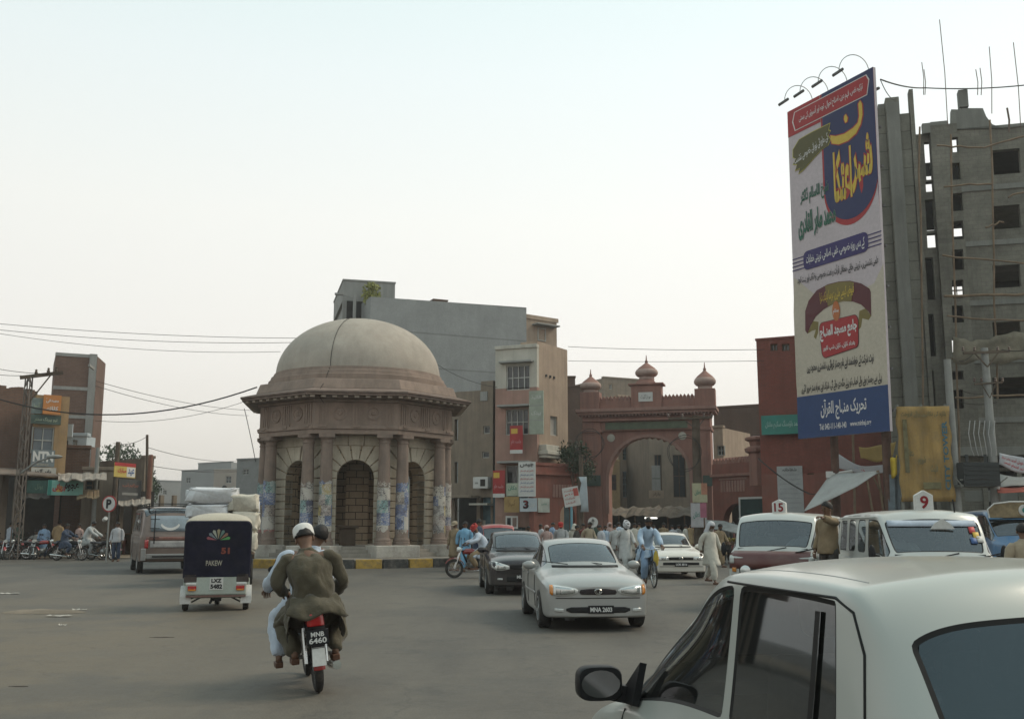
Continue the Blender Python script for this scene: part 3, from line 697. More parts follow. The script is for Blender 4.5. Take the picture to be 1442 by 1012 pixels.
# ================================================================== tall bare-cement building behind the pavilion
f = Fac(GX(515, 72), GX(742, 77)); H = f.uv(515, 417)[1]; H2 = f.uv(742, 433)[1]
b = f.root('cement_building', 'tall bare grey cement building with blank side wall behind the domed pavilion', 'building')
mb = MB(); W_ = f.W
mb.add([(0, 0, 0), (W_, 0, 0), (W_, 0, H2), (0, 0, H), (0, 14, 0), (W_, 14, 0), (W_, 14, H2), (0, 14, H)], [(0, 1, 2, 3), (5, 4, 7, 6), (4, 0, 3, 7), (1, 5, 6, 2), (3, 2, 6, 7)])
mb.build('wall', M_CEMBLUE, b)
mb = MB(); u0, _ = f.uv(613, 420); u1, _ = f.uv(633, 420)
mb.bx(u0, u1, .4, 1.6, H - .35, H + .30); mb.bx(u0 - .04, u1 + .04, .36, 1.64, H + .30, H + .38); mb.build('chimney', M_BRICK, b)
for k, (xx, ln, hh) in enumerate(((548, 1.6, .5), (718, .7, .55), (729, .4, .8))):
 mb = MB(); u_, _ = f.uv(xx, 420); mb.add([(u_, .6, H - .6), (u_ + ln, .6, H - .5), (u_ + ln * 1.1, .6, H + hh * .45), (u_ + .1, .6, H + hh * .1), (u_, .8, H - .6), (u_ + ln, .8, H - .5), (u_ + ln * 1.1, .8, H + hh * .45), (u_ + .1, .8, H + hh * .1)],
  [(0, 1, 2, 3), (7, 6, 5, 4), (0, 4, 5, 1), (1, 5, 6, 2), (2, 6, 7, 3), (3, 7, 4, 0)]); mb.build('roof_board', M_WOOD, b)
mb = MB(); mb.bx(-.02, W_ + .05, -.08, .3, 0, .02)
for z in (H * .35, H * .62): mb.bx(0, W_, -.05, .0, z, z + .12)
mb.build('string_course', M_CEMENT, b)
f2 = Fac(GX(474, 74), GX(550, 75)); hb = f2.uv(500, 396)[1]
b2 = f2.root('rooftop_block', 'grey concrete stair block standing higher at the left end of the cement building', 'building')
mb = MB(); zb2 = f2.uv(500, 424)[1]
mb.bx(0, f2.W, 0, 8, zb2, hb); mb.bx(-.05, f2.W + .05, -.06, 8.05, hb, hb + .12); mb.build('upper_storey', M_CEMENT, b2)
mb = MB(); mb.bx(0, .35, 0, .35, 0, zb2); mb.bx(.2, f2.W - .1, 2.0, 7.5, 0, zb2); mb.bx(f2.W - .9, f2.W - .1, .1, .9, 0, zb2); mb.build('wall', M_CEMENT, b2)
mb = MB(); mb.bx(.3, 1.7, -.02, .06, zb2 - 1.9, zb2 - .01); mb.build('doorway', M_DARKIN, b2)  # dark panel set in for the shade beneath the overhanging storey
# climbing plant on the roof edge
def leaf_clump(mb, c, rad, n, size, rnd, mi=0, flat=.8):
 for i in range(n):
  while True:
   d = Vector((rnd.uniform(-1, 1), rnd.uniform(-1, 1), rnd.uniform(-1, 1)))
   if .15 < d.length < 1: break
  p = Vector(c) + Vector((d.x * rad[0], d.y * rad[1], d.z * rad[2]))
  q = Quaternion((rnd.uniform(-1, 1), rnd.uniform(-1, 1), rnd.uniform(-1, 1), rnd.uniform(-1, 1))).normalized()
  s_ = size * rnd.uniform(.5, 1.3)
  vs = [p + q @ Vector(v) for v in ((-s_, 0, 0), (0, -s_ * .45, s_ * .12), (s_, 0, 0), (0, s_ * .45, s_ * .12))]
  mb.add(vs, [(0, 1, 2, 3)], mi)
M_LEAF = mat('leaf_dull', (.065, .085, .035), var=.45, scale=.9, bump=0, rough=.7); M_LEAF2 = mat('leaf_dark', (.040, .058, .030), var=.4, scale=.7, bump=0, rough=.7)
M_LEAFY = mat('leaf_yellow', (.24, .25, .07), var=.35, scale=2, bump=0, rough=.7); M_BARK = mat('bark', (.10, .075, .055), var=.3, bump=.5)
rnd = random.Random(3); mb = MB(); q = P(523, 415, 73.5)
leaf_clump(mb, q, (.75, .5, 1.1), 420, .16, rnd)
tag(mb.build('climbing_plant', M_LEAFY), 'yellow green climbing plant hanging on the roof edge above the dome', 'plant')
mb = MB(); q = P(499, 447, 73.4); mb.bar(q + Vector((0, 0, -5)), q + Vector((0, 0, 1.7)), .22); mb.bar(q + Vector((0, 0, 1.5)), q + Vector((-1.0, .1, 1.75)), .1); mb.box(q + Vector((-1.2, .1, 1.8)), (.6, .25, .15))
tag(mb.build('roof_lamp_post', M_CEMENT), 'grey lamp post with short arm standing just above the dome top', 'lamp post')
f = Fac(GX(742, 84), GX(786, 86))
b = f.root('set_back_building', 'cream upper storeys set back behind the grey cement wall and the beige corner house', 'building')
hh = f.uv(760, 447)[1]; mb = MB()
r1 = f.rect(757, 462, 768, 480); wall_grid(mb, 0, f.W, 0, hh, 0, 9, [])
mb.bx(-.1, f.W + .1, -.12, .0, hh - .25, hh + .1); mb.build('wall', M_BEIGE, b)
window(b, (r1[0], r1[1], r1[2], r1[3]), -.16, 1, 1); awning_slab(b, r1[0] - .6, r1[1] + 1.0, 0, r1[3] + .15, .8)
# ================================================================== beige corner house with windows and boards
f = Fac(GX(697, 62), GX(757, 61)); FB = f
b = f.root('corner_house', 'beige and pink plastered corner house with stacked windows and hanging boards', 'building')
ht = f.uv(725, 491)[1]; zc = f.uv(725, 546)[1]; w1 = f.rect(713, 514, 746, 549); w2 = f.rect(712, 576, 744, 612); w3 = f.rect(712, 655, 744, 706); w4 = f.rect(700, 730, 752, 775)
mb = MB()
wall_grid(mb, 0, f.W, zc, ht, 0, .35, [w1], 0); wall_grid(mb, 0, f.W, w4[3] + .1, zc - .004, 0.006, .35, [w2, w3, w1], 1)
mb.build('front_wall', [M_CREAMP, M_PINK], b)
mb = MB()
mb.bx(-.02, f.W + .02, -.1, .36, ht, ht + .22); mb.build('parapet', M_CREAMP, b, bevel=.02)
mb = MB(); mb.bx(.05, f.W - .05, .9, 6, 0, ht - .1); mb.build('inner_wall', M_DARKIN, b)
window(b, w1, 0, 4, 2, mat('frame_white', (.5, .5, .47))); window(b, w2, 0, 4, 2); window(b, w3, 0, 2, 2)
for r_, o in ((w1, .45), (w2, .6), (w3, .6)): awning_slab(b, r_[0] - .35, r_[1] + .25, 0, r_[3] + .12, o)
mb = MB(); mb.bx(0, .5, 0.01, .5, 0, w4[3] + .1); mb.bx(f.W - .5, f.W, 0.01, .5, 0, w4[3] + .1); mb.bx(.5, f.W - .5, .02, .4, w4[3] - .5, w4[3] + .1)
mb.build('shop_front', M_PINK, b)
mb = MB(); mb.bx(.5, f.W - .5, .5, .6, 0, w4[3] - .5); mb.build('shutter', mat('shutter_grey', (.22, .23, .22), var=.2), b)
# right flank, turned away
f3 = Fac(GX(757.5, 61.2), GX(801, 64.5)); hr = f3.uv(780, 487)[1]
b3 = f3.root('plaster_house', 'tall beige plastered house side with one narrow window right of the corner house', 'building')
r_ = f3.rect(775, 586, 785, 613); mb = MB(); wall_grid(mb, 0, f3.W, 0, hr, 0, .4, [r_])
mb.bx(0, .3, .4, 1.2, 0, hr); mb.bx(f3.W - .3, f3.W, .4, 2.0, 0, hr); mb.bx(0.3, f3.W - .3, .4, 1.2, hr - .3, hr - .05); mb.build('wall', M_BEIGE, b3)
window(b3, r_, 0, 1, 1, M_FRAME, plain('pane_pale', (.35, .33, .30), .3))
mb = MB(); u0, u1, v0, v1 = f3.rect(757, 627, 778, 641)
mb.bx(u0, u1, -.7, 0, v0, v0 + .25); mb.bx(u0 + .1, u1 - .1, -.6, 0, v0 - .2, v0); mb.bx(u0 + .1, u1 - .1, -.55, 0, v0 + .25, v1); mb.build('balcony', M_CREAMP, b3, bevel=.04)
mb = MB();
for k in range(3): mb.bx(u0 + 1 + k * .5, u0 + 1.15 + k * .5, -.06, .01, hr - 2.1, hr - 1.95)
mb.build('vent_hole', M_DARKIN, b3)
# left wing
f4 = Fac(GX(632, 65), GX(697, 63.5)); hw1 = f4.uv(655, 551)[1]; hw2 = f4.uv(690, 537)[1]; us = f4.uv(680, 600)[0]
b4 = f4.root('brown_house', 'brown plastered house with small square windows between the pavilion and the corner house', 'building')
h1 = f4.rect(684, 600, 693, 611); h2 = f4.rect(682, 636, 692, 645); h3 = f4.rect(680, 552, 690, 565)
g1 = f4.rect(640, 590, 645, 620); g2 = f4.rect(640, 650, 645, 680); sh = f4.rect(640, 700, 671, 775); sh2 = f4.rect(676, 700, 694, 775)
mb = MB(); wall_grid(mb, 0, us, 0, hw1, 0, .35, [g1, g2, sh]); wall_grid(mb, us + .003, f4.W, 0, hw2, -.3, .35, [h1, h2, sh2])
mb.bx(0, f4.W, .36, 8, hw1 - .5, hw1 - .2); mb.build('wall', M_BROWNP, b4)
mb = MB(); mb.bx(.05, f4.W - .05, 1.2, 6, 0, hw1 - .6); mb.build('inner_wall', M_DARKIN, b4)
for h_ in (h1, h2): window(b4, h_, -.3, 1, 1)
mb = MB(); mb.bx(h3[0], h3[1], -.36, -.302, h3[2], h3[3]); mb.build('blind_window', M_CEMENT, b4)
awning_slab(b4, sh[0] - .6, sh[1] + .3, 0, sh[3] - .05, 1.3, .15, M_BROWNP); awning_slab(b4, sh2[0] - .2, sh2[1] + .2, -.3, sh2[3] - .5, .8, .12, M_CREAMP)
mb = MB(); mb.bx(sh2[0] + .05, sh2[1] - .05, .0, .1, 0.02, sh2[3] - 1.4); mb.build('shutter', mat('shutter_pale', (.34, .33, .29), var=.2), b4)
u0, u1, v0, v1 = f4.rect(674, 672, 695, 688)
ac = thing('air_conditioner', 'white box air conditioner sticking out of the brown wall', 'air conditioner', f4.A + f4.d * (u0 + u1) / 2 + f4.n * .3 + Vector((0, 0, v0)), f4.rz)
mb = MB(); w_ = u1 - u0; h_ = v1 - v0; mb.bx(-w_ / 2, w_ / 2, -.45, 0, 0, h_); mb.build('housing', BD_W, ac, bevel=.03)
mb = MB(); mb.bx(w_ * .0, w_ * .32, -.47, -.45, h_ * .2, h_ * .8); mb.build('fan_grille', M_DARKIN, ac)
mb = MB(); mb.bx(-w_ * .35, -w_ * .15, -.47, -.45, h_ * .4, h_ * .55); mb.build('nameplate', M_CEMENT, ac)
# red shop wall left of the gate
f5 = Fac(GX(752, 60.5), GX(812, 63)); hs_ = f5.uv(780, 656)[1]
b5 = f5.root('red_shop', 'low red walled shop with parapet and arched doorway left of the gate', 'shop')
mb = MB(); ar = f5.rect(787, 708, 812, 790); cu = (ar[0] + ar[1]) / 2
mb.T = Matrix.Translation((cu, 0, 0)); arch_wall(mb, ar[1] - cu + .01, 0, hs_, (ar[1] - ar[0]) / 2 - .12, ar[3] - (ar[1] - ar[0]) / 2, 0, .4); mb.T = Matrix.Identity(4)
wall_grid(mb, 0, ar[0] - .012, 0, hs_, 0.002, .4, []); mb.bx(-.05, f5.W + .05, -.14, .42, hs_ - .55, hs_ - .38); mb.bx(-.02, f5.W + .02, -.05, .45, hs_, hs_ + .18)
mb.build('wall', M_RED, b5)
mb = MB(); pr_ = f5.rect(778, 682, 806, 700)
for i in range(7): mb.bx(pr_[0] + (pr_[1] - pr_[0]) * (i + .1) / 7, pr_[0] + (pr_[1] - pr_[0]) * (i + .8) / 7, -.03, .003, pr_[2], pr_[3])
mb.build('relief_panel', M_GATE2, b5)
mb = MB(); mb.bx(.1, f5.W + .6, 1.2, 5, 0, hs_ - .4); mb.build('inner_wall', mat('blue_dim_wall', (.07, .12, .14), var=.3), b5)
# boards on the corner house
sign('banner', 'red portrait banner hanging between the upper windows of the corner house', f, (718, 599, 736, 638), .62, .03, BD_RED, 'red banners on the corner house',
  [('#', .5, .06, .98, .13, BD_W, 0, 0), ('#', .35, .8, .5, .18, INK_GOLD, 0, 0), ('جلسہ عام', .5, .4, .8, .2, mat('board_rose', (.5, .25, .25)), U, .02)], 'banner')
sign('banner', 'red portrait banner with gold corner beside the air conditioner', f, (694, 662, 711, 700), .42, .03, BD_RED, 'red banners on the corner house',
  [('#', .5, .07, .98, .14, BD_W, 0, 0), ('#', .3, .82, .5, .2, INK_GOLD, 0, 0), ('جلسہ عام', .5, .38, .8, .2, mat('board_rose', (.5, .25, .25)), U, .02)], 'banner')
sign('signboard', 'tall white board of written lines with black heading leaning on corner house', f, (730, 650, 754, 699), .75, .05, BD_W, None,
  [('چپس', .5, .89, .8, .12, INK_K, U, .03)] + [('خالص اور تازہ مال', .5, .74 - .115 * i, .8, .06, (INK_R, INK_B)[i % 2], U, .015) for i in range(6)])
sign('signboard', 'pale green notice board under the lower window of the corner house', f, (713, 680, 730, 698), .64, .05, mat('board_palegreen', (.38, .42, .33)), None, [('دکان', .5, .6, .7, .4, INK_G, U, .02)])
sign('signboard', 'ochre brown cloth board hung low left of the number 3 board', f, (710, 699, 731, 721), .8, .03, BD_OCH, None, [('کپڑا', .5, .55, .5, .5, mat('board_brown', (.2, .12, .05)), U, .02)])
sign('signboard', 'bluish board with a large black and red number 3', f, (732, 701, 756, 720), .9, .05, BD_BLUEW, None, [('3', .36, .53, .33, .62, INK_K, False, .05), ('3', .34, .55, .26, .5, INK_R, False, .01), ('خوش', .75, .5, .3, .4, BD_W, U, .02)])
sign('signboard', 'plain greenish white board fixed to the red shop wall', f5, (758, 701, 774, 721), .1, .05, mat('board_greenwhite', (.42, .46, .42)), None, [('نوٹس', .5, .6, .5, .2, INK_G, U, .0)])
sign('signboard', 'pair of framed pictures on white board above the dark doorway', f, (712, 726, 729, 744), .5, .05, BD_W, None, [('#', .28, .5, .3, .7, INK_K, 0, 0), ('#', .74, .5, .34, .7, mat('print_brown', (.2, .14, .12)), 0, 0)])
sign('signboard', 'long vertical two part grey green board projecting at the corner of the corner house', f, (745, 550, 765, 611), 1.0, .12, mat('board_greygreen', (.30, .33, .27), var=.15), None,
  [('#', .5, .66, .98, .02, M_CEMENT, 0, 0), ('#', .5, .32, .98, .02, M_CEMENT, 0, 0), ('بینک', .5, .48, .7, .12, BD_W, U, .02), ('الائیڈ', .5, .85, .7, .1, BD_W, U, .02)])
# poles leaning board in front of the red shop
# ================================================================== the city gate
f = Fac(GX(811, 70), GX(1010, 67.5)); FG = f; GW = f.W
gate = f.root('city_gate', 'old red city gate with wide pointed arch, parapet and three onion finials', 'gate')
zc0 = f.uv(910, 577)[1]      # cornice level
u = lambda x, y=650: f.uv(x, y)[0]
oL, oR = u(855.6), u(972.7); oc = (oL + oR) / 2; hw = (oR - oL) / 2; zs_ = f.uv(910, 668)[1]; zk = f.uv(910, 616)[1]
pl, pr2 = u(848), u(979)
def gate_arch(t, k=1.0):
 """half width fraction t in [-1,1] -> height above springing: flattened pointed arch"""
 a = abs(t); return (zk - zs_) * ((1 - a ** 2.3) ** (1 / 1.75)) + .12 * (1 - a)
mb = MB(); n = 40
pts = [(oc + hw * (2 * i / n - 1), zs_ + gate_arch(2 * i / n - 1)) for i in range(n + 1)]
ztop = f.uv(910, 606)[1]
for y in (0.0, 1.6):
 mb.quad((pl, y, 0), (oL, y, 0), (oL, y, ztop), (pl, y, ztop)); mb.quad((oR, y, 0), (pr2, y, 0), (pr2, y, ztop), (oR, y, ztop))
 for i in range(n): mb.quad((pts[i][0], y, pts[i][1]), (pts[i + 1][0], y, pts[i + 1][1]), (pts[i + 1][0], y, ztop), (pts[i][0], y, ztop))
full = [(oL, 0)] + pts + [(oR, 0)]
for i in range(len(full) - 1):
 a, b = full[i], full[i + 1]; mb.quad((a[0], 0, a[1]), (b[0], 0, b[1]), (b[0], 1.6, b[1]), (a[0], 1.6, a[1]))
mb.build('arch_panel', M_GATE, gate)
mb = MB()     # cusped moulding round the opening
pp = [(oL - .02, zs_ - 2.6), (oL - .02, zs_ - 1)] + pts + [(oR + .02, zs_ - 1), (oR + .02, zs_ - 2.6)]
for i in range(len(pp) - 1): mb.bar((pp[i][0], -.04, pp[i][1]), (pp[i + 1][0], -.04, pp[i + 1][1]), .22, .2)
for i in range(1, n, 3): mb.ball((pts[i][0], .1, pts[i][1] - .05), .17, 8, 6)
mb.build('arch_moulding', M_GATE2, gate, smooth=40)
for x0, x1 in ((u(822), pl), (pr2, u(1002))):
 mb = MB()
 mb.bx(x0, x1, -.35, 1.7, 0, zc0 - .3); mb.bx(x0 + .22, x1 - .22, -.39, -.33, 1.2, ztop - .3)
 mb.bx(x0 - .08, x1 + .08, -.42, 1.7, ztop - .1, ztop + .12)
 mb.build('pier', M_GATE, gate, bevel=.03)
mb = MB(); mb.bx(pl + .003, pr2 - .003, -.2, 1.65, ztop, zc0 - .3); mb.bx(u(822), u(1002), -.47, -.2, zc0 - .75, zc0 - .6)
mb.build('lintel', M_GATE, gate, bevel=.02)
mb = MB(); mb.bx(u(854), u(970), -.26, -.2, f.uv(910, 604)[1], f.uv(910, 594)[1]); mb.build('green_panel', mat('gate_green', (.115, .14, .095), var=.25), gate)
mb = MB()
mb.bx(u(814), u(1012), -.75, 1.9, zc0 - .12, zc0 + .1); mb.bx(u(816), u(1010), -.62, 1.85, zc0 - .3, zc0 - .12)
for i in range(40):
 x = u(818) + (u(1006) - u(818)) * i / 39; mb.bx(x - .045, x + .045, -.6, -.3, zc0 - .42, zc0 - .3)
mb.build('cornice', M_GATE2, gate, bevel=.02)
zp = f.uv(910, 559)[1]
mb = MB(); mb.bx(u(822), u(1004), -.3, .2, zc0 + .1, zp - .2)
nm = 34
for i in range(nm):
 x = u(824) + (u(1002) - u(824)) * (i + .5) / nm; w_ = (u(1002) - u(824)) / nm * .42
 mb.plate([(x - w_, zp - .2), (x + w_, zp - .2), (x + w_, zp - .02), (x, zp + .13), (x - w_, zp - .02)], -.28, .12)
mb.build('parapet', M_GATE, gate)
def onion(mb, x, y, z, s, mi=0):
 mb.lathe([(.50, 0), (.50, .55), (.58, .6), (.62, .66), (.5, .7)], 8, mi, (x, y, z), a0=math.pi / 8) if s > 0 else None
 mb.lathe([(.44 * abs(s), .7), (.66 * abs(s), .82), (.72 * abs(s), 1.0), (.66 * abs(s), 1.18)], 16, mi, (x, y, z))
for k, (px, pyb, pyt, w_) in enumerate(((832, 553, 520, 13), (911, 569, 500, 0), (993, 555, 510, 13))):
 xx = u(px, 550); zb = zc0 + .1 if k != 1 else zc0 + .1
 zt = f.uv(px, pyt)[1]; mb = MB()
 if k != 1:
  zb1 = f.uv(px, 553 if k == 0 else 548)[1]; w2 = .62
  mb.box((xx, -.02, (zb + zb1) / 2), (1.35, 1.0, zb1 - zb))
 else:
  zb1 = f.uv(px, 543)[1]; w2 = .66
  mb.box((xx, -.02, (zb + zb1) / 2), (2.05, 1.1, zb1 - zb)); mb.box((xx, -.02, zb1 + .05), (2.4, 1.4, .12)); mb.lathe([(1.0, zb1 + .1), (.62, zb1 + .42)], 4, 0, (xx, -.02, 0), a0=math.pi / 4); zb1 += .4
 mb.build('turret', M_GATE, gate, bevel=.02)
 T_ = zt - zb1; mb = MB()
 mb.lathe([(.5 * w2 / .62, zb1), (.48 * w2 / .62, zb1 + T_ * .12), (.60 * w2 / .62, zb1 + T_ * .14), (.72 * w2 / .62, zb1 + T_ * .22), (.74 * w2 / .62, zb1 + T_ * .30), (.66 * w2 / .62, zb1 + T_ * .40), (.58 * w2 / .62, zb1 + T_ * .42)], 24, 0, (xx, 0, 0))
 mb.build('onion_band', mat('onion_pale', (.40, .29, .25), var=.12, streak=.4), gate, smooth=45)
 mb = MB(); mb.lathe([(.62 * w2 / .62, zb1 + T_ * .41), (.52 * w2 / .62, zb1 + T_ * .48), (.3 * w2 / .62, zb1 + T_ * .58), (.14, zb1 + T_ * .66), (.08, zb1 + T_ * .7), (.12, zb1 + T_ * .74), (.05, zb1 + T_ * .8), (.02, zt)], 20, 0, (xx, 0, 0))
 mb.build('finial', M_GATE, gate, smooth=45)
mb = MB(); r_ = f.rect(899, 552, 919, 565, .6); mb.bx(r_[0], r_[1], -.60, -.55, r_[2], r_[3]); pq = mb.build('plaque', BD_W, gate)
mb = MB(); put_text(mb, 'بوہڑ گیٹ', (r_[0] + r_[1]) / 2, (r_[2] + r_[3]) / 2, (r_[1] - r_[0]) * .7, (r_[3] - r_[2]) * .5, -.607, 0, 0, .0, True); mb.build('lettering', INK_K, pq, recalc=False)
for px, py in ((860.5, 616.5), (961, 613.5)):
 a, z = f.uv(px, py); mb = MB(); mb.lathe([(.27, 0), (.27, .05), (.2, .08), (.001, .09)], 20, 0, (a, -.003, z), rot=Matrix.Rotation(math.pi / 2, 3, 'X')); mb.build('roundel', M_CREAMP, gate, smooth=35)
for px0, px1 in ((821, 846), (990, 1004)):
 r_ = f.rect(px0, 669, px1, 684, .4); mb = MB(); mb.bx(r_[0], r_[1], -.50, -.40, r_[2], r_[3]); mb.build('shop_board', BD_DKG, gate)
# right wing wall of the gate
f6 = Fac(GX(1005, 66), GX(1078, 62)); hwg = f6.uv(1040, 651)[1]
b6 = f6.root('gate_wing', 'low red wing wall with parapet and dark arched doorway right of the gate', 'wall')
ar = f6.rect(1017, 706, 1062, 780); cu = (ar[0] + ar[1]) / 2; mb = MB(); mb.T = Matrix.Translation((cu, 0, 0))
arch_wall(mb, ar[1] - cu + .4, 0, hwg, (ar[1] - ar[0]) / 2 - .1, ar[3] - (ar[1] - ar[0]) / 2, 0, .5); mb.T = Matrix.Identity(4)
wall_grid(mb, 0, ar[0] - .402, 0, hwg, 0.0, .5, []); wall_grid(mb, ar[1] + .402, f6.W, 0, hwg, 0, .5, [])
mb.build('wall', M_RED, b6)
mb = MB(); zz = f6.uv(1040, 668)[1]; mb.bx(0, f6.W, -.2, .5, zz - .08, zz + .1)
for i in range(16): mb.plate([(f6.W * (i + .1) / 16, hwg), (f6.W * (i + .9) / 16, hwg), (f6.W * (i + .9) / 16, hwg + .2), (f6.W * (i + .5) / 16, hwg + .38), (f6.W * (i + .1) / 16, hwg + .2)], .05, .4)
mb.build('parapet', M_GATE, b6)
pr_ = f6.rect(1015, 676, 1050, 692); mb = MB()
for i in range(9): mb.bx(pr_[0] + (pr_[1] - pr_[0]) * (i + .1) / 9, pr_[0] + (pr_[1] - pr_[0]) * (i + .75) / 9, -.04, .003, pr_[2], pr_[3])
mb.bx(pr_[0] - .1, pr_[1] + .1, -.06, .002, pr_[3] + .05, pr_[3] + .15); mb.build('relief_panel', M_GATE2, b6)
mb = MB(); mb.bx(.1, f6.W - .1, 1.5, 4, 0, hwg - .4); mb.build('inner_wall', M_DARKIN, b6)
# ---- the bazaar seen through the arch
def block(name, label, px0, px1, pyt, Y0, Y1, m, dep=9, wins=(), wm=None, group=None, cat='building', cap=True, z0=0, nx=2, nz=2):
 f_ = Fac(GX(px0, Y0), GX(px1, Y1)); h_ = f_.uv((px0 + px1) / 2, pyt)[1]
 r_ = f_.root(name, label, cat, group); rs = [f_.rect(*w) for w in wins]
 mb = MB(); wall_grid(mb, 0, f_.W, z0, h_, 0, .35, rs)
 mb.bx(0, .3, .35, dep, z0, h_); mb.bx(f_.W - .3, f_.W, .35, dep, z0, h_); mb.bx(.3, f_.W - .3, dep - .3, dep, z0, h_); mb.bx(.3, f_.W - .3, .35, dep - .3, h_ - .5, h_ - .25)
 mb.build('wall', m, r_)
 for q in rs: window(r_, q, 0, nx, nz, wm)
 if cap:
  mb = MB(); mb.bx(-.06, f_.W + .06, -.08, .4, h_, h_ + .18); mb.build('parapet', m, r_, bevel=.02)
 return f_, r_
block('bazaar_house', 'tan bazaar house with blue grilled windows seen through the gate arch', 873, 917, 560, 98, 100, M_BEIGE, 8, [(877, 628, 915, 648), (877, 664, 915, 700), (876, 590, 914, 606)], mat('grille_blue', (.17, .21, .22)), nx=9, nz=4)
block('bazaar_house', 'dark narrow brown house with balcony boards filling the gate arch', 916, 990, 590, 92, 93, M_BROWNP, 8, [(922, 640, 932, 690), (948, 640, 966, 700)], M_WOOD)
block('bazaar_house', 'pale yellow house at the left side of the gate arch', 838, 874, 650, 96, 96, mat('plaster_yellow', (.36, .26, .14), streak=.4), 8, [(850, 668, 868, 690)], M_WOOD)
f_ = Fac(GX(880, 90), GX(970, 90))
sign('signboard', 'tall grey stacked board on the bazaar front inside the arch', f_, (918, 655, 930, 692), .3, .1, M_CEMENT, None, [('#', .5, .5, .95, .02, M_DARKIN, 0, 0)])
sign('signboard', 'small tan fascia board low inside the gate arch', f_, (914, 690, 935, 701), .5, .1, M_BEIGE, None, [('بازار', .5, .5, .5, .5, M_WOOD, U, .02)])
fs = Fac(GX(848, 76), GX(985, 74))
st = fs.root('market_canopy', 'dark ragged market canopy with sacking on top inside the gate', 'canopy')
mb = MB(); z_ = fs.uv(920, 722)[1]; rnd = random.Random(5); n = 22
ra = [(fs.W * i / n, -1.2, z_ - .25 + rnd.uniform(-.12, .12)) for i in range(n + 1)]; rb = [(fs.W * i / n, .3, z_ + .28 + rnd.uniform(-.15, .15)) for i in range(n + 1)]; rc = [(fs.W * i / n, 2.5, z_ + .45 + rnd.uniform(-.2, .2)) for i in range(n + 1)]
mb.loft([ra, rb, rc], closed=False); cl = mb.build('cloth', mat('sacking', (.12, .095, .07), var=.4, scale=2, bump=.5), st)
sm = cl.modifiers.new('thick', 'SOLIDIFY'); sm.thickness = .05
mb = MB()
for i in range(6): mb.bar((fs.W * (i + .2) / 6, -1.0, 0), (fs.W * (i + .2) / 6, -1.0, z_ - .2), .09)
mb.build('post', M_WOOD, st)
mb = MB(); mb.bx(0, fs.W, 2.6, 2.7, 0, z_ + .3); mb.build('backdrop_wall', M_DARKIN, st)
a, z = fs.uv(920, 729); mb = MB(); mb.tube([(a - .45, -1.15, z), (a + .45, -1.15, z)], .06, 8)
tl = mb.build('tube_lamp', plain('tube_lamp_lit', (1, .97, .9), .5, emit=1.6), st)
# backdrop houses beside the gate
block('roofline_house', 'brown brick house behind the left end of the gate', 797, 833, 545, 84, 84, M_BRICK, 8, [], cap=True)
block('roofline_house', 'small brick stair head left of the gate parapet', 799, 812, 532, 86, 86, M_BRICK, 5, [])
block('roofline_house', 'grey brown house behind the gate parapet between the left and middle finials', 853, 903, 534, 112, 114, M_BROWNP, 8, [(858, 541, 862, 548)])
block('roofline_house', 'brown wide house behind the right wing wall with dark openings', 1010, 1082, 573, 82, 80, M_BRICK, 8, [(1042, 610, 1052, 640), (1062, 612, 1072, 640)], M_WOOD)
block('roofline_house', 'narrow cream house slice touching the right edge of the gate', 1008, 1022, 602, 74, 73.6, M_BEIGE, 6, [(1010, 627, 1020, 641)])
mb = MB(); q = P(1068, 655, 60.5)
mb.lathe([(.55, 0), (.55, 1.9), (.75, 2.0), (.8, 2.2), (.6, 2.3), (.45, 2.35), (.5, 2.6), (.75, 2.72), (.75, 2.85), (.3, 2.95)], 8, 0, (q.x, q.y, q.z - 1.2), a0=math.pi / 8)
tag(mb.build('corner_turret', M_GATE, smooth=30), 'small pale capped turret on the right wing wall below the green board', 'turret')
# ================================================================== red brick building behind the hoarding
f7 = Fac(GX(1075, 57), GX(1262, 54)); FR = f7; hr7 = f7.uv(1100, 477)[1]
b7 = f7.root('red_building', 'red painted brick building behind the tall hoarding with green signboard', 'building')
w1 = f7.rect(1085, 484, 1095, 494); w2 = f7.rect(1101, 484, 1112, 494); w3 = f7.rect(1091, 580, 1101, 583); w4 = f7.rect(1137, 660, 1146, 668)
mb = MB(); wall_grid(mb, 0, f7.W * .35, 4.4, hr7, 0, .35, [w1, w2]); wall_grid(mb, f7.W * .35 + .002, f7.W, 4.4, f7.uv(1200, 575)[1], 0, .35, [])
mb.build('upper_wall', M_REDB, b7)
mb = MB(); wall_grid(mb, 0, f7.W, 0, 4.398, -.05, .35, [w4]); mb.build('lower_wall', M_RED, b7)
mb = MB(); mb.bx(0, .3, .35, 10, 0, hr7); mb.bx(f7.W * .35 - .3, f7.W * .35, .36, 10, 4, hr7); mb.bx(-.05, f7.W * .35 + .05, -.06, .4, hr7, hr7 + .12); mb.build('side_wall', M_REDB, b7)
for w_ in (w1, w2): window(b7, w_, 0, 2, 1, M_WOOD)
window(b7, w4, -.05, 1, 1, M_WOOD)
sign('signboard', 'long green board with white script on the red building left of the hoarding', f7, (1072, 584, 1132, 611), .5, .1, BD_GRN, None, [('الحمد ہاؤسنگ سکیم ملتان', .52, .5, .85, .45, mat('board_mint', (.35, .5, .45)), U, .015)])
sign('signboard', 'tall white painted notice with lines of black script on the red wall', f7, (1095, 656, 1131, 722), .09, .04, mat('board_grey', (.36, .37, .37), var=.12), None,
  [('شفاخانہ', .5, .93, .55, .07, INK_K, U, .02)] + [('مریضوں کے لئے دوا دستیاب ہے', .5, .82 - .1 * i, .8, .035, mat('ink_grey', (.16, .16, .17)), U, .0) for i in range(8)])
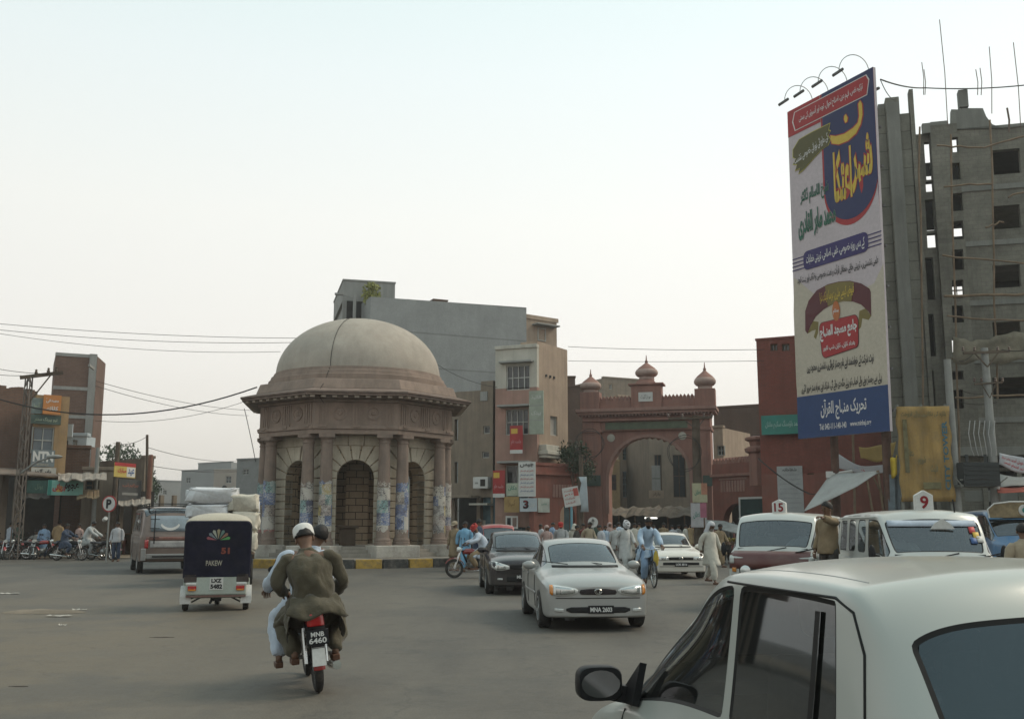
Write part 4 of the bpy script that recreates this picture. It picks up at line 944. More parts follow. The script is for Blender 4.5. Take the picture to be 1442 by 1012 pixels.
sign('signboard', 'dark green shop board in a pale metal frame below the arched doorway', f6, (1043, 702, 1080, 738), .7, .08, mat('board_bottle', (.025, .05, .05), rough=.3), None, [('مدینہ', .5, .5, .5, .25, mat('board_dimgreen', (.05, .11, .1)), U, .0)], frame=(BD_W, .12))
# ================================================================== the tall hoarding
f = Fac(GX(1128, 48.3), GX(1259, 43.0)); FH = f
A_, B_ = f.uv(1117, 400), f.uv(1246, 400)
zt = (f.uv(1110, 158)[1] + f.uv(1238, 86)[1]) / 2; zb = (f.uv(1124, 618)[1] + f.uv(1254, 603)[1]) / 2
HBW = f.W; HBH = zt - zb
hb = f.root('billboard', 'tall narrow hoarding printed in blue, red, white and green Urdu script, lamps on top', 'billboard')
hb.rotation_euler = (0, R(1.0), f.rz)
M_HBACK = mat('hoarding_back', (.12, .12, .12), var=.2)
def prt(name, c): return mat(name, c, rough=.55, var=.05, scale=.8, bump=0, fine=6)
HB = {'w': prt('vinyl_lilac', (0.476, 0.420, 0.443)), 'b': prt('vinyl_beige', (0.454, 0.408, 0.329)), 'navy': prt('vinyl_navy', (.012, .020, .088)), 'blue': prt('vinyl_blue', (.014, .045, .145)),
  'red': prt('vinyl_red', (.34, .018, .022)), 'ol': prt('vinyl_olive', (.085, .075, .018)), 'yel': prt('vinyl_yellow', (.56, .40, .05)), 'lime': prt('vinyl_lime', (.42, .38, .06)),
  'grn': prt('vinyl_green', (.01, .105, .06)), 'pur': prt('vinyl_indigo', (.026, .016, .11)), 'mar': prt('vinyl_maroon', (.085, .012, .018)), 'gold': prt('vinyl_bronze', (.17, .13, .03)),
  'org': prt('vinyl_orange', (.42, .13, .035)), 'k': prt('vinyl_black', (.02, .018, .02)), 'wt': prt('vinyl_white', (0.645, 0.636, 0.624)), 'sh': prt('vinyl_grey', (0.329, 0.295, 0.306))}
# the photograph's own perspective on the board, read back to board coordinates
def hbuv(px, py):
 xl = 1110 + (py - 158) * 14 / 460.; xr = 1238 + (py - 86) * 16 / 517.
 t = (px - xl) / (xr - xl); Yl, Yr = 48.3, 43.0
 s_ = t * Yl / (Yr + t * (Yl - Yr))
 yt = 158 + (86 - 158) * t; yb = 618 + (603 - 618) * t
 return (s_ * HBW, zb + (zt - zb) * (yb - py) / (yb - yt))
mb = MB(); mb.bx(0, HBW, 0, .14, zb, zt); mb.build('board', [HB['w']], hb)
mb = MB()
for i in range(4):
 x = HBW * (i + .5) / 4; mb.bx(x - .06, x + .06, .15, .3, zb, zt)
for i in range(9):
 z = zb + HBH * (i + .5) / 9; mb.bx(.05, HBW - .05, .3, .4, z - .05, z + .05)
mb.build('back_frame', M_HBACK, hb)
for x in (HBW * .3, HBW * .85):
 mb = MB(); mb.tube([(x, .6, 0), (x, .6, zt - 1)], .18, 10); mb.build('support_post', mat('post_rust', (.10, .055, .04), var=.3), hb, smooth=40)
LAY = [0]
def poly(name, pts, m, lift, px=True):
 q = [hbuv(*p) for p in pts] if px else pts
 mb = MB(); mb.plate(q, -lift, -lift + .006); return mb.build(name, m, hb)
def fit(name, body, x0, y0, x1, y1, h_px, m, lift, bold=.01, urdu=True, under=None, ub=.03, shear=0.0):
 """line of script running from (x0,y0) to (x1,y1) in the picture"""
 a, b = hbuv(x0, y0), hbuv(x1, y1); L = math.hypot(b[0] - a[0], b[1] - a[1]); ang = math.atan2(b[1] - a[1], b[0] - a[0])
 if abs(ang) < .8: ang *= (.75 if 'نشست' in body else .12); L = abs(b[0] - a[0]) * (1.1 if 'نشست' in body else 1.0)
 c = ((a[0] + b[0]) / 2, (a[1] + b[1]) / 2); h = abs(hbuv((x0 + x1) / 2, (y0 + y1) / 2 - h_px / 2)[1] - hbuv((x0 + x1) / 2, (y0 + y1) / 2 + h_px / 2)[1])
 if under is not None:
  mb = MB(); put_text(mb, body, c[0], c[1], L * 1.015, h * 1.02, -lift, 0, ang, ub, urdu, shear); mb.build('lettering', under, hb, recalc=False)
 mb = MB(); put_text(mb, body, c[0], c[1], L, h, -lift - .008, 0, ang, bold, urdu, shear); return mb.build('lettering', m, hb, recalc=False)
W1, H1 = HBW, HBH
bez = lambda v: zt - v * H1
poly('beige_field', [(1119, 396), (1118, 445), (1121.5, 545), (1123, 561), (1252, 543), (1248.5, 372), (1235, 400), (1190, 425), (1150, 420)], HB['b'], .01)
q = [(W1 * .405, zt), (W1, zt)] + [(W1, bez(.395))] + [(W1 * (.705 + .295 * math.cos(R(a))), bez(.30) - H1 * .118 * math.sin(R(a))) for a in range(12, 180, 8)] + [(W1 * .405, bez(.28))]
poly('shield', q, HB['red'], .012, False)
q = [(W1 * .425, zt), (W1, zt)] + [(W1, bez(.378))] + [(W1 * (.712 + .287 * math.cos(R(a))), bez(.298) - H1 * .104 * math.sin(R(a))) for a in range(10, 180, 8)] + [(W1 * .425, bez(.28))]
poly('shield_field', q, HB['navy'], .02, False)
poly('red_corner', [(0, zt), (W1 * .40, zt), (W1 * .40, bez(.082)), (0, bez(.082))], HB['red'], .014, False)
poly('strip_outline', [(W1 * .09, bez(.012)), (W1 * .93, bez(.012)), (W1 * .96, bez(.03)), (W1 * .93, bez(.072)), (W1 * .09, bez(.072)), (W1 * .06, bez(.04))], HB['wt'], .028, False)
poly('strip', [(W1 * .10, bez(.0145)), (W1 * .925, bez(.0145)), (W1 * .95, bez(.032)), (W1 * .925, bez(.0695)), (W1 * .10, bez(.0695)), (W1 * .075, bez(.04))], HB['red'], .036, False)
mb = MB(); put_text(mb, 'تزکیہ نفس، فہم دین، اصلاح احوال، توبہ اور آنسوؤں کی بستی', W1 * .52, bez(.042), W1 * .74, H1 * .030, -.046, 0, 0, .012, True); mb.build('lettering', HB['wt'], hb, recalc=False)
# brush stroke
def strokepoly(pts, jag, seed):
 r_ = random.Random(seed); return pts
ol = [(1119, 213), (1128, 198), (1146, 187), (1173, 173), (1171, 183), (1174, 184), (1170, 191), (1174, 196), (1170, 205), (1160, 212), (1148, 225), (1135, 240), (1127, 247), (1129, 239), (1122, 243), (1125, 234), (1119, 234), (1123, 226), (1119, 224)]
cxo, cyo = 1146, 210
poly('brush_edge', [(cxo + (x - cxo) * 1.04, cyo + (y - cyo) * 1.05) for x, y in ol], HB['lime'], .03)
poly('brush_stroke', ol, HB['ol'], .038)
fit('lettering', 'کی ماورائی نورانی خصوصی نشست', 1123, 231, 1169, 191, 15, HB['wt'], .046, .012)
# big yellow title
fit('lettering', 'شہر', 1205, 234, 1236, 226, 84, HB['yel'], .03, .045, True, HB['red'], .085)
fit('lettering', 'اعتکا', 1178, 250, 1205, 242, 76, HB['yel'], .03, .045, True, HB['red'], .085)
sw = [(1174, 190), (1182, 191), (1195, 187), (1208, 178), (1215, 170), (1217, 160), (1216, 142), (1219, 137), (1221.5, 142), (1222, 158), (1219, 172), (1212, 186), (1200, 197), (1186, 203), (1176, 202)]
cxs, cys = 1198, 178
def grow(pts, d):
 n = len(pts); o = []
 ar = sum(pts[i][0] * pts[(i + 1) % n][1] - pts[(i + 1) % n][0] * pts[i][1] for i in range(n)); sg = 1 if ar > 0 else -1
 for i in range(n):
  a = Vector(pts[i - 1]); b = Vector(pts[i]); c = Vector(pts[(i + 1) % n]); t = (c - a).normalized(); o.append((b.x + sg * t.y * d, b.y - sg * t.x * d))
 return o
poly('title_sweep_edge', grow(sw, 1.6), HB['red'], .028); poly('title_sweep', sw, HB['yel'], .036)
dot = [(1197, 158), (1200, 163), (1199, 169), (1196.5, 171), (1194.5, 166), (1195, 161)]
poly('title_dot_edge', grow(dot, 1.3), HB['red'], .028); poly('title_dot', dot, HB['yel'], .036)
fit('lettering', 'شیخ الاسلام ڈاکٹر', 1129, 287, 1170, 262, 26, HB['grn'], .02, .03, True, HB['sh'], .04)
fit('lettering', 'محمد طاہر القادری', 1126, 329, 1180, 300, 40, HB['grn'], .02, .04, True, HB['sh'], .05)
# indigo strip with rules
for k in range(4):
 for (xa, ya, xb, yb_) in ((1116.6, 365 + k * 5.2, 1134, 361 + k * 5.0), (1226, 333 + k * 4.6, 1246.5, 317.5 + k * 6.5)):
  a, b = hbuv(xa, ya), hbuv(xb, yb_); zz = (a[1] + b[1]) / 2
  mb = MB(); mb.bx(a[0], b[0], -.02, -.012, bez(.4645 + k * .0115) - .025, bez(.4645 + k * .0115) + .025); mb.build('rule', HB['pur'], hb)
z0_, z1_ = bez(.508), bez(.452); rr = .28
rp = []
for cx_, cz_, a0 in ((W1 * .87 - rr, z1_ - rr, 0), (W1 * .14 + rr, z1_ - rr, 90), (W1 * .14 + rr, z0_ + rr, 180), (W1 * .87 - rr, z0_ + rr, 270)):
 for a in range(0, 91, 15): rp.append((cx_ + rr * math.cos(R(a0 + a)), cz_ + rr * math.sin(R(a0 + a))))
poly('strip', rp, HB['pur'], .026, False)
mb = MB(); put_text(mb, 'کے دس روزہ خصوصی، علمی، اصلاحی، تربیتی خطابات', W1 * .505, bez(.481), W1 * .66, H1 * .034, -.036, 0, 0, .015, True); mb.build('lettering', HB['wt'], hb, recalc=False)
fit('lettering', 'علمی نشستیں، تربیتی حلقے، محافل قرأت و نعت، خصوصی وظائف اور بہت کچھ', 1129, 398, 1236, 369, 17, HB['k'], .02, .02)
# ribbon
rib_o = [(1135, 443), (1140, 428), (1152, 413), (1168, 404), (1184, 399.5), (1200, 398), (1216, 401), (1228, 408), (1230, 413), (1230, 446)]
rib_i = [(1230, 446), (1226, 440), (1216, 431), (1204, 427), (1190, 427), (1176, 431), (1162, 439), (1150, 450), (1143, 462), (1138, 474), (1135, 470)]
poly('ribbon_tail', [(1138, 474), (1146, 456), (1154, 457), (1153, 472), (1150, 481), (1147, 478), (1150, 468), (1144, 470)], HB['gold'], .018)
poly('ribbon_tail', [(1230, 446), (1226, 452), (1217, 450), (1215, 462), (1210, 468), (1211, 458), (1213, 440), (1222, 436)], HB['gold'], .018)
poly('ribbon', rib_o + rib_i[1:], HB['mar'], .024)
poly('ribbon_light', [(1164, 406.5), (1184, 400.3), (1200, 399), (1206, 400), (1202, 426.5), (1190, 427), (1176, 431), (1168, 435)], HB['gold'], .030)
fit('lettering', 'فیوض کیسے ملیں: برسا دیکھ ذرا', 1157, 427, 1206, 408, 18, HB['yel'], .034, .015)
rb = []
for cx_, cy_, a0 in ((1210 - 4, 448 + 7, 270), (1210 - 4, 494 - 12, 0), (1160 + 4, 503 - 6, 90), (1156 + 5, 462 + 5, 180)):
 for a in range(0, 91, 15): rb.append((cx_ + 5 * math.cos(R(a0 + a)), cy_ + 9 * math.sin(R(a0 + a))))
poly('plate_edge', grow(rb, 1.0) , HB['mar'], .028); poly('plate', rb, HB['red'], .036)
poly('seal', [(1180 + 5.5 * math.cos(R(a)) , 441 + 14 * math.sin(R(a)) ) for a in range(0, 360, 20)], HB['org'], .044)
fit('lettering', 'بمقام', 1176, 443, 1184, 440, 8, HB['wt'], .05, .02)
fit('lettering', 'جامع مسجد المنہاج', 1157, 476, 1210, 460, 22, HB['wt'], .044, .04)
fit('lettering', 'بغداد ٹاؤن، ٹاؤن شپ لاہور', 1161, 495, 1207, 484, 9, HB['wt'], .044, .02)
fit('lettering', 'نوٹ: شرکت کے خواہشمند اپنے نام رجسٹر کروائیں، نشستیں محدود ہیں', 1141, 522, 1228, 507, 18, HB['k'], .02, .03)
fit('lettering', 'پہلے سے رجسٹر ہونے والے احباب کو پہلے جگہ دی جائے گی، شرکاء اپنے ہمراہ بستر ضرور لائیں', 1129, 550, 1244, 532, 16, HB['k'], .02, .025)
poly('foot_band', [(0, zb), (W1, zb), (W1, bez(.878)), (0, bez(.878))], HB['blue'], .016, False)
mb = MB(); put_text(mb, 'تحریک منہاج القرآن', W1 * .53, bez(.925), W1 * .50, H1 * .06, -.026, 0, 0, .02, True); mb.build('lettering', HB['wt'], hb, recalc=False)
mb = MB(); put_text(mb, 'Tel: 042-111-140-140', W1 * .41, bez(.972), W1 * .30, H1 * .017, -.026, 0, 0, .02); put_text(mb, 'www.minhaj.org', W1 * .71, bez(.973), W1 * .22, H1 * .018, -.026, 0, 0, .02); mb.build('lettering', HB['wt'], hb, recalc=False)
# lamps on bent arms over the top edge
for k, (px, py) in enumerate(((1136, 142), (1158, 130), (1184, 112), (1214, 98))):
 a = f.uv(px, py)[0]
 mb = MB(); pts = []
 for i in range(15):
  t = math.pi * i / 14; pts.append((a - .25 + .25 * math.cos(t), -.62 + .64 * math.cos(t), zt - .12 + .8 * math.sin(t)))
 mb.tube(pts, .02, 6); arm = mb.build('lamp_arm', plain('lamp_arm_grey', (.30, .30, .30), .5, .3), hb, smooth=40)
 mb = MB(); e = Vector(pts[-1]); mb.bar(e + Vector((.1, .16, .10)), e + Vector((-.14, -.26, -.22)), .15, .12); mb.build('lamp_head', plain('lamp_head_dark', (.06, .06, .055), .5), arm, bevel=.03)
# ================================================================== concrete tower under construction
f = Fac(GX(1244, 50), GX(1620, 47)); FT = f
tow = f.root('concrete_tower', 'unfinished grey concrete tower with empty windows, standing behind the hoarding', 'building')
M_TOW = brick('tower_concrete', (.265, .258, .215), (.23, .225, .188), (.21, .20, .17), .42, .21, .014, var=.5, streak=.6, bump=.4)
M_TOWL = mat('tower_concrete_pale', (.20, .205, .185), var=.18, scale=.6, bump=.4, streak=.55, dirt=(.17, .17, .15), dfac=.5)
U_ = lambda x, y=400: f.uv(x, y)[0]
V_ = lambda y, x=1340: f.uv(x, y)[1]
# left pier strip with horizontal lifts, then the open recess, the stair wall and the main wall
mb = MB()
zL = V_(160, 1260)
mb.bx(U_(1244), U_(1262), .05, .8, 0, V_(150, 1250))
mb.bx(U_(1262), U_(1282), -.25, .8, 0, V_(138, 1270)); mb.bx(U_(1282), U_(1297), .0, .8, 0, V_(158, 1290))
mb.build('pier', brick('tower_lifts', (.25, .25, .21), (.23, .228, .192), (.15, .15, .125), 40, .98, .03, var=.4, streak=.6), tow, bevel=.03)
mb = MB(); mb.bx(U_(1263), U_(1281), -.30, -.252, 0, V_(146, 1270)); mb.build('pale_pilaster', M_TOWL, tow)
mb = MB(); mb.bx(U_(1297.5), U_(1303.5), -.1, .5, 0, V_(125, 1300)); mb.build('corner_column', M_TOW, tow)
bands = [(205, 245), (255, 300), (345, 400), (425, 470), (475, 540), (548, 600), (610, 690)]
rec = [f.rect(1304, a, 1316, b) for a, b in ((196, 262), (275, 325), (347, 405), (425, 470), (480, 545), (560, 640))]
thru = [f.rect(1305, 253, 1316, 267), f.rect(1310, 326, 1320, 346)]
rec = [f.rect(1304, 196, 1316, 250), f.rect(1305, 253, 1316, 267), f.rect(1305, 278, 1317, 322), f.rect(1307, 326, 1320, 346), f.rect(1306, 360, 1317, 420), f.rect(1306, 440, 1318, 500), f.rect(1306, 520, 1318, 580)]
mb = MB(); wall_grid(mb, U_(1303.5) + .002, U_(1325), 0, V_(184, 1312), .35, .75, rec); mb.build('recess_wall', M_TOW, tow)
st_r = [f.rect(1341, a, 1357, b) for a, b in ((193, 214), (229, 253), (272, 297), (311, 337), (351, 380), (394, 420), (430, 454), (476, 502), (522, 534), (548, 575))]
mb = MB(); wall_grid(mb, U_(1325), U_(1364), 0, V_(174, 1340), .0, .4, st_r); mb.build('stair_wall', M_TOW, tow)
bigw = [f.rect(1399, a, 1438, b) for a, b in ((209, 244), (288, 321), (372, 404), (452, 478))] + [f.rect(1399, 530, 1470, 560)] + [f.rect(1455, a, 1500, b) for a, b in ((209, 244), (288, 321), (372, 404), (452, 478))]
mb = MB(); wall_grid(mb, U_(1364) + .002, U_(1620), V_(640, 1400), V_(176, 1400), .12, .5, bigw); mb.build('main_wall', M_TOW, tow)
for y_ in (262, 340, 424, 506, 590):
 mb = MB(); z_ = V_(y_, 1400); mb.bx(U_(1364) + .01, U_(1600), .05, .118, z_ - .16, z_ + .10); mb.build('slab_edge', M_TOWL, tow)
# the stepped and curved parapet
mb = MB()
mb.plate([(U_(1356), V_(176)), (U_(1358), V_(152, 1356)), (U_(1370), V_(152, 1370)), (U_(1370), V_(150, 1370)), (U_(1404), V_(150, 1404)), (U_(1408), V_(162, 1408)), (U_(1416), V_(173, 1416)), (U_(1430), V_(178, 1430)), (U_(1600), V_(176, 1440)), (U_(1600), V_(182)), (U_(1356), V_(182))], .05, .45)
mb.bx(U_(1370), U_(1383.5), .0, .5, V_(152), V_(124, 1377)); mb.bx(U_(1314), U_(1326), .0, .35, V_(184), V_(172, 1320)); mb.bx(U_(1326), U_(1352), .02, .35, V_(175), V_(169, 1340))
mb.bx(U_(1252), U_(1262), .1, .5, V_(152), V_(144, 1257))
mb.build('parapet', M_TOWL, tow)
# floor slabs, with the space behind left open so the sky shows through some openings
for y in (215, 300, 385, 470, 545, 628):
 mb = MB(); z = V_(y + 46 if y < 545 else y + 30, 1400); ub_ = f.uv(1366, 400, -8)[0]
 q = [(U_(1365), .52), (U_(1600), .52), (U_(1600), 8), (ub_, 8)]; mb.prism(q, z - .15, z + .02); mb.build('floor_slab', M_TOW, tow)
for i, y in enumerate((223, 262, 304, 344, 386, 425, 465, 512, 540)):
 mb = MB(); z = V_(y, 1345); mb.bx(U_(1326), U_(1363), .42, 1.3, z - .06, z + .06); mb.build('stair_landing', M_TOW, tow)
mb = MB(); zs2 = [0, V_(421), V_(391), V_(338), V_(310), V_(176)]
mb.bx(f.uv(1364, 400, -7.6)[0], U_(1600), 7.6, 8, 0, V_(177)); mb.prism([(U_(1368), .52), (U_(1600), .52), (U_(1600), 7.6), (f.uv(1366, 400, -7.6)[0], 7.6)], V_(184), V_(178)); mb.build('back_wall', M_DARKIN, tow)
for a, b in ((180, 262), (262.5, 322), (338, 394), (420, 470), (500, 760)):
 pass
# rear wall of the stair shaft, broken where daylight comes through
op = [f.rect(1336, 320, 1356, 333, -4.0), f.rect(1338, 402, 1358, 417, -4.0), f.rect(1336, 478, 1345, 496, -4.0), f.rect(1300, 246, 1317, 270, -4.0), f.rect(1304, 322, 1322, 350, -4.0)]
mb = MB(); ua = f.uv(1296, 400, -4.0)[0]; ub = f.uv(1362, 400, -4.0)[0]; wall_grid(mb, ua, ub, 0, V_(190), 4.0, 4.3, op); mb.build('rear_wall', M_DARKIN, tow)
mb = MB(); mb.bx(U_(1290), U_(1292), .8, 3.9, 0, V_(190)); mb.build('side_wall', M_TOW, tow)
mb = MB()
for a, b, z0, z1 in ((1346.5, 1347.5, 402, 417),):
 r_ = f.rect(a, z0, b, z1, -4.0); mb.bx(r_[0], r_[1], 3.9, 4.0, r_[2], r_[3])
r_ = f.rect(1338, 408.5, 1358, 410, -4.0); mb.bx(r_[0], r_[1], 3.9, 4.0, r_[2], r_[3]); mb.build('grille', M_TOW, tow)
# lower floors: dark shops behind cloth and slabs
mb = MB(); mb.bx(U_(1325), U_(1600), -.02, .3, V_(706, 1400), V_(690, 1400)); mb.bx(U_(1330), U_(1600), -.6, .1, V_(642, 1400), V_(630, 1400)); mb.build('shop_slab', M_TOWL, tow, bevel=.02)
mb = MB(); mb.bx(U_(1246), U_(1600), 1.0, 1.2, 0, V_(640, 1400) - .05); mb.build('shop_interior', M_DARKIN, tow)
for xx in (1330, 1362, 1410, 1450):
 mb = MB(); mb.bx(U_(xx), U_(xx + 7), -.1, .5, 0, V_(643, 1400)); mb.build('shop_column', M_TOW, tow)
# rebars and antennas on the roof
M_ROD = plain('rusty_rod', (.14, .10, .08), .7)
def rod(pts, r_, label, group):
 mb = MB(); mb.tube(pts, r_, 5); return tag(mb.build('rebar', M_ROD), label, 'rod', group)
for i, (x0, y0, x1, y1) in enumerate(((1323, 28, 1334, 170), (1374, 98, 1376, 126), (1380, 96, 1381, 126), (1393, 66, 1396, 152), (1427, 60, 1437, 178), (1298, 88, 1300, 126), (1301, 98, 1302, 126), (1418, 152, 1420, 178))):
 lab = ['longest bare rod bending above the tower stair wall', 'short rod pair above the square parapet post, first one', 'short rod pair above the square parapet post, second one', 'thin straight rod behind the curved parapet', 'long thin rod at the right edge of the tower roof', 'thin rod on the corner column left of the stair wall', 'shorter rod on the corner column right beside the taller one', 'stubby dark post on the low parapet at the right'][i]
 a, b = P(x1, y1, 47.6 if i not in (5, 6) else 49.6), P(x0, y0, 47.4 if i not in (5, 6) else 49.6)
 a.z -= .3; m_ = (a + b) / 2 + Vector((.06, 0, 0))
 rod([a, m_, b], .022 if i != 7 else .05, lab, 'reinforcing rods on the tower roof')
# bamboo scaffold
M_BAM = mat('bamboo', (.18, .13, .085), var=.3, scale=2)
for i, (x0, y0, x1, y1, lab) in enumerate(((1338, 190, 1352, 700, 'long upright bamboo pole tied in front of the stair windows'), (1395, 170, 1404, 560, 'upright bamboo pole left of the big tower windows'), (1294, 180, 1300, 575, 'thin upright bamboo pole along the recess beside the pier'),
  (1320, 205, 1385, 208, 'short crosswise bamboo near the tower top'), (1330, 262, 1398, 258, 'crosswise bamboo below the second stair window'), (1385, 209, 1460, 186, 'slanted bamboo crossing the topmost big window'), (1326, 360, 1450, 372, 'crosswise bamboo above the third big window'),
  (1330, 416, 1452, 414, 'thick crosswise bamboo across the middle of the tower'), (1335, 446, 1450, 452, 'thin crosswise bamboo above the sacking'), (1420, 278, 1460, 262, 'slanted bamboo stub beside the second big window'), (1388, 320, 1412, 312, 'short slanted bamboo stub left of a big window'), (1340, 505, 1450, 504, 'reddish crosswise pole below the sacking'), (1345, 560, 1450, 556, 'lowest crosswise pole above the shop fronts'))):
 a, b = P(x0, y0, 46.2 - .05 * i), P(x1, y1, 46.2 - .05 * i); mb = MB(); rnd = random.Random(i)
 pts = [a.lerp(b, t / 6) + Vector((rnd.uniform(-.05, .05), 0, rnd.uniform(-.05, .05))) for t in range(7)]
 mb.tube(pts, .065 if i in (7,) else .045, 6); tag(mb.build('scaffold_pole', M_BAM, smooth=50), lab, 'scaffold pole', 'bamboo scaffolding on the tower')
# sacking stretched over the scaffold
mb = MB(); rnd = random.Random(9); rows = []
for j in range(6):
 row = []
 for i in range(15):
  x = 1342 + 120 * i / 14; sag = 6 * math.sin(math.pi * i / 14 * 2) + rnd.uniform(-2, 2)
  y = (474 + sag if j == 0 else 510 + 4 * math.sin(i)) if j in (0, 5) else 474 + (36) * j / 5 + sag * (1 - j / 5)
  row.append(P(x, y, 45.3 + .07 * math.sin(i * 1.7 + j * .8)))
 rows.append(row)
mb.loft(rows, closed=False); o = mb.build('sacking_sheet', mat('sacking_grey', (.15, .135, .10), var=.4, scale=1.4, bump=.5), smooth=60); tag(o, 'grey brown sacking sheet sagging across the tower scaffold', 'sheet')
o.modifiers.new('thick', 'SOLIDIFY').thickness = .02
# ================================================================== cloth, boards and stalls on the right
def cloth(name, label, cat, corners, Ys, m, nx=12, ny=6, sag=.25, seed=1, group=None):
 """cloth hung between four picture points (tl, tr, br, bl) at the given depths, with folds"""
 q = [P(c[0], c[1], y) for c, y in zip(corners, Ys)]; rnd = random.Random(seed); rows = []
 for j in range(ny + 1):
  v = j / ny; row = []
  for i in range(nx + 1):
   t = i / nx; p = q[0].lerp(q[1], t).lerp(q[3].lerp(q[2], t), v)
   p = p + Vector((0, .10 * math.sin(t * 9 + seed) * (1 - abs(2 * v - 1) * .3), -sag * math.sin(math.pi * t) * (1 if True else 0) + .05 * math.sin(7 * t + 3 * v + seed)))
   row.append(p)
  rows.append(row)
 mb = MB(); mb.loft(rows, closed=False); o = mb.build(name, m, smooth=60); o.modifiers.new('thick', 'SOLIDIFY').thickness = .015
 tag(o, label, cat, group); return o, rows
def cloth_text(o, rows, lines, m):
 """lettering laid on the cloth surface"""
 ny, nx = len(rows) - 1, len(rows[0]) - 1
 mb = MB()
 for (body, u0, u1, v0, v1, bold) in lines:
  vs, fs, asp = text_geo(shape(body), bold); pts = []
  for a, b in vs:
   t = (u0 + (a + .5) * (u1 - u0)) * nx; v = (v1 - (b + .5) * (v1 - v0)) * ny
   i, j = min(int(t), nx - 1), min(int(v), ny - 1); ft, fv = t - i, v - j
   p = rows[j][i].lerp(rows[j][i + 1], ft).lerp(rows[j + 1][i].lerp(rows[j + 1][i + 1], ft), fv)
   pts.append(p + Vector((0, -.03, 0)))
  mb.add(pts, fs)
 mb.build('lettering', m, o, recalc=False)
M_CLW = mat('cloth_white', (.44, .45, .47), var=.1, scale=1.2, rough=.9)
M_CLG = mat('tarp_grey', (.36, .36, .345), var=.1, scale=1.2, rough=.9, dirt=(.25, .24, .22))
M_CLY = mat('cloth_ochre', (.40, .285, .095), var=.18, scale=1, rough=.9, dirt=(.25, .18, .08), dfac=.5)
o, rows = cloth('banner', 'white and pale blue cloth banner sagging below the hoarding', 'banner', [(1177, 637), (1250, 655), (1249, 662), (1178, 656)], (50, 47, 47, 50), M_CLW, sag=.3, seed=2)
cloth_text(o, rows, [('عظیم الشان کانفرنس', .05, .45, .2, .8, .02)], mat('ink_paleblue', (.2, .33, .5))); cloth_text(o, rows, [('شرکت فرمائیں', .5, .95, .25, .75, .02)], INK_R)
cloth('banner', 'crumpled ochre cloth banner under the right end of the hoarding', 'banner', [(1209, 628), (1262, 620), (1258, 643), (1212, 646)], (49, 47, 47, 49), M_CLY, sag=.15, seed=4)
o, rows = cloth('banner', 'white cloth banner with red writing at the right edge beyond the pole', 'banner', [(1406, 636), (1475, 648), (1475, 668), (1406, 655)], (43, 43, 43, 43), M_CLW, sag=.1, seed=5)
cloth_text(o, rows, [('خوش آمدید جشن میلاد', .04, .5, .2, .5, .02), ('زیر اہتمام انجمن', .1, .5, .58, .85, .02)], INK_R)
# tarp canopy over the stall
mb = MB(); rows = []
top = [P(1133, 718, 45.6), P(1152, 692, 46.6), P(1170, 667, 47), P(1203, 666, 46), P(1237, 663, 44)]; bot = [P(1133, 719.5, 45), P(1153, 711, 45), P(1176, 700, 44.6), P(1207, 685, 44.4), P(1237, 665, 43.9)]
for i in range(17):
 t = i / 4.001; k = int(t); ft = t - k
 if i == 16: k, ft = 3, 1.0
 a, b = top[k].lerp(top[k + 1], ft), bot[k].lerp(bot[k + 1], ft)
 rows.append([a.lerp(b, j / 5) + Vector((0, 0, -.06 * math.sin(math.pi * j / 5))) for j in range(6)])
mb.loft(rows, closed=False); tarp = mb.build('tarpaulin', M_CLG, smooth=70); tarp.modifiers.new('thick', 'SOLIDIFY').thickness = .02
tag(tarp, 'grey tarpaulin stretched to a point over a stall before the red building', 'tarpaulin')
for i, (p0, p1, r_, lab) in enumerate(((P(1170, 667, 47), GX(1172, 47), .05, 'thin prop pole under the left peak of the tarpaulin'), (P(1236, 662, 44), GX(1252, 44.5), .06, 'slanted prop pole under the point of the tarpaulin'), (P(1221, 676, 44.3), GX(1238, 44.6), .05, 'second slanted prop pole under the tarpaulin'), (P(1230, 672, 44.2), P(1252, 715, 44.4), .04, 'thin wire stay at the right of the tarpaulin'), (P(1201, 610, 50.2), GX(1203, 50.2), .06, 'thin upright pipe behind the white and blue banner'))):
 mb = MB(); mb.tube([p0, p1], r_, 6); tag(mb.build('prop_pole', M_BAM), lab, 'pole', 'props of the stall tarpaulin')
mb = MB(); a, b = P(1168, 668, 46.8), P(1200, 663, 46.8); mb.tube([a, b], .07, 6); mb.box(a, (.3, .1, .3)); tag(mb.build('tarp_batten', BD_W), 'pale batten holding the upper edge of the tarpaulin', 'batten')
# tall ochre cloth hoarding
f = Fac(GX(1264, 43.2), GX(1340, 43.0)); r_ = f.rect(1265, 572, 1340, 706)
t = thing('hoarding', 'tall worn ochre hoarding with blue vertical lettering beside the poles', 'billboard', f.A, f.rz)
mb = MB(); wd, h_ = r_[1] - r_[0], r_[3] - r_[2]
rows = [[(r_[0] + wd * i / 16 + .04 * math.sin(j * 1.3), -.05 + .04 * math.sin(i * 1.1 + j * .5), r_[2] + h_ * j / 16) for i in range(17)] for j in range(17)]
mb.loft(rows, closed=False); c_ = mb.build('sheet', mat('ochre_sheet', (.33, .215, .075), var=.22, scale=.9, bump=.4, streak=.6, dirt=(.19, .14, .07), dfac=.7), t, smooth=60); c_.modifiers.new('thick', 'SOLIDIFY').thickness = .02
mb = MB()
for x in (r_[0] + .1, r_[1] - .1, (r_[0] + r_[1]) / 2): mb.tube([(x, .12, 0), (x, .12, r_[3] + .1)], .06, 8)
for z in (r_[2] + .2, r_[3] - .1): mb.tube([(r_[0], .1, z), (r_[1], .1, z)], .05, 8)
mb.build('pipe_frame', M_TOWL, t, smooth=40)
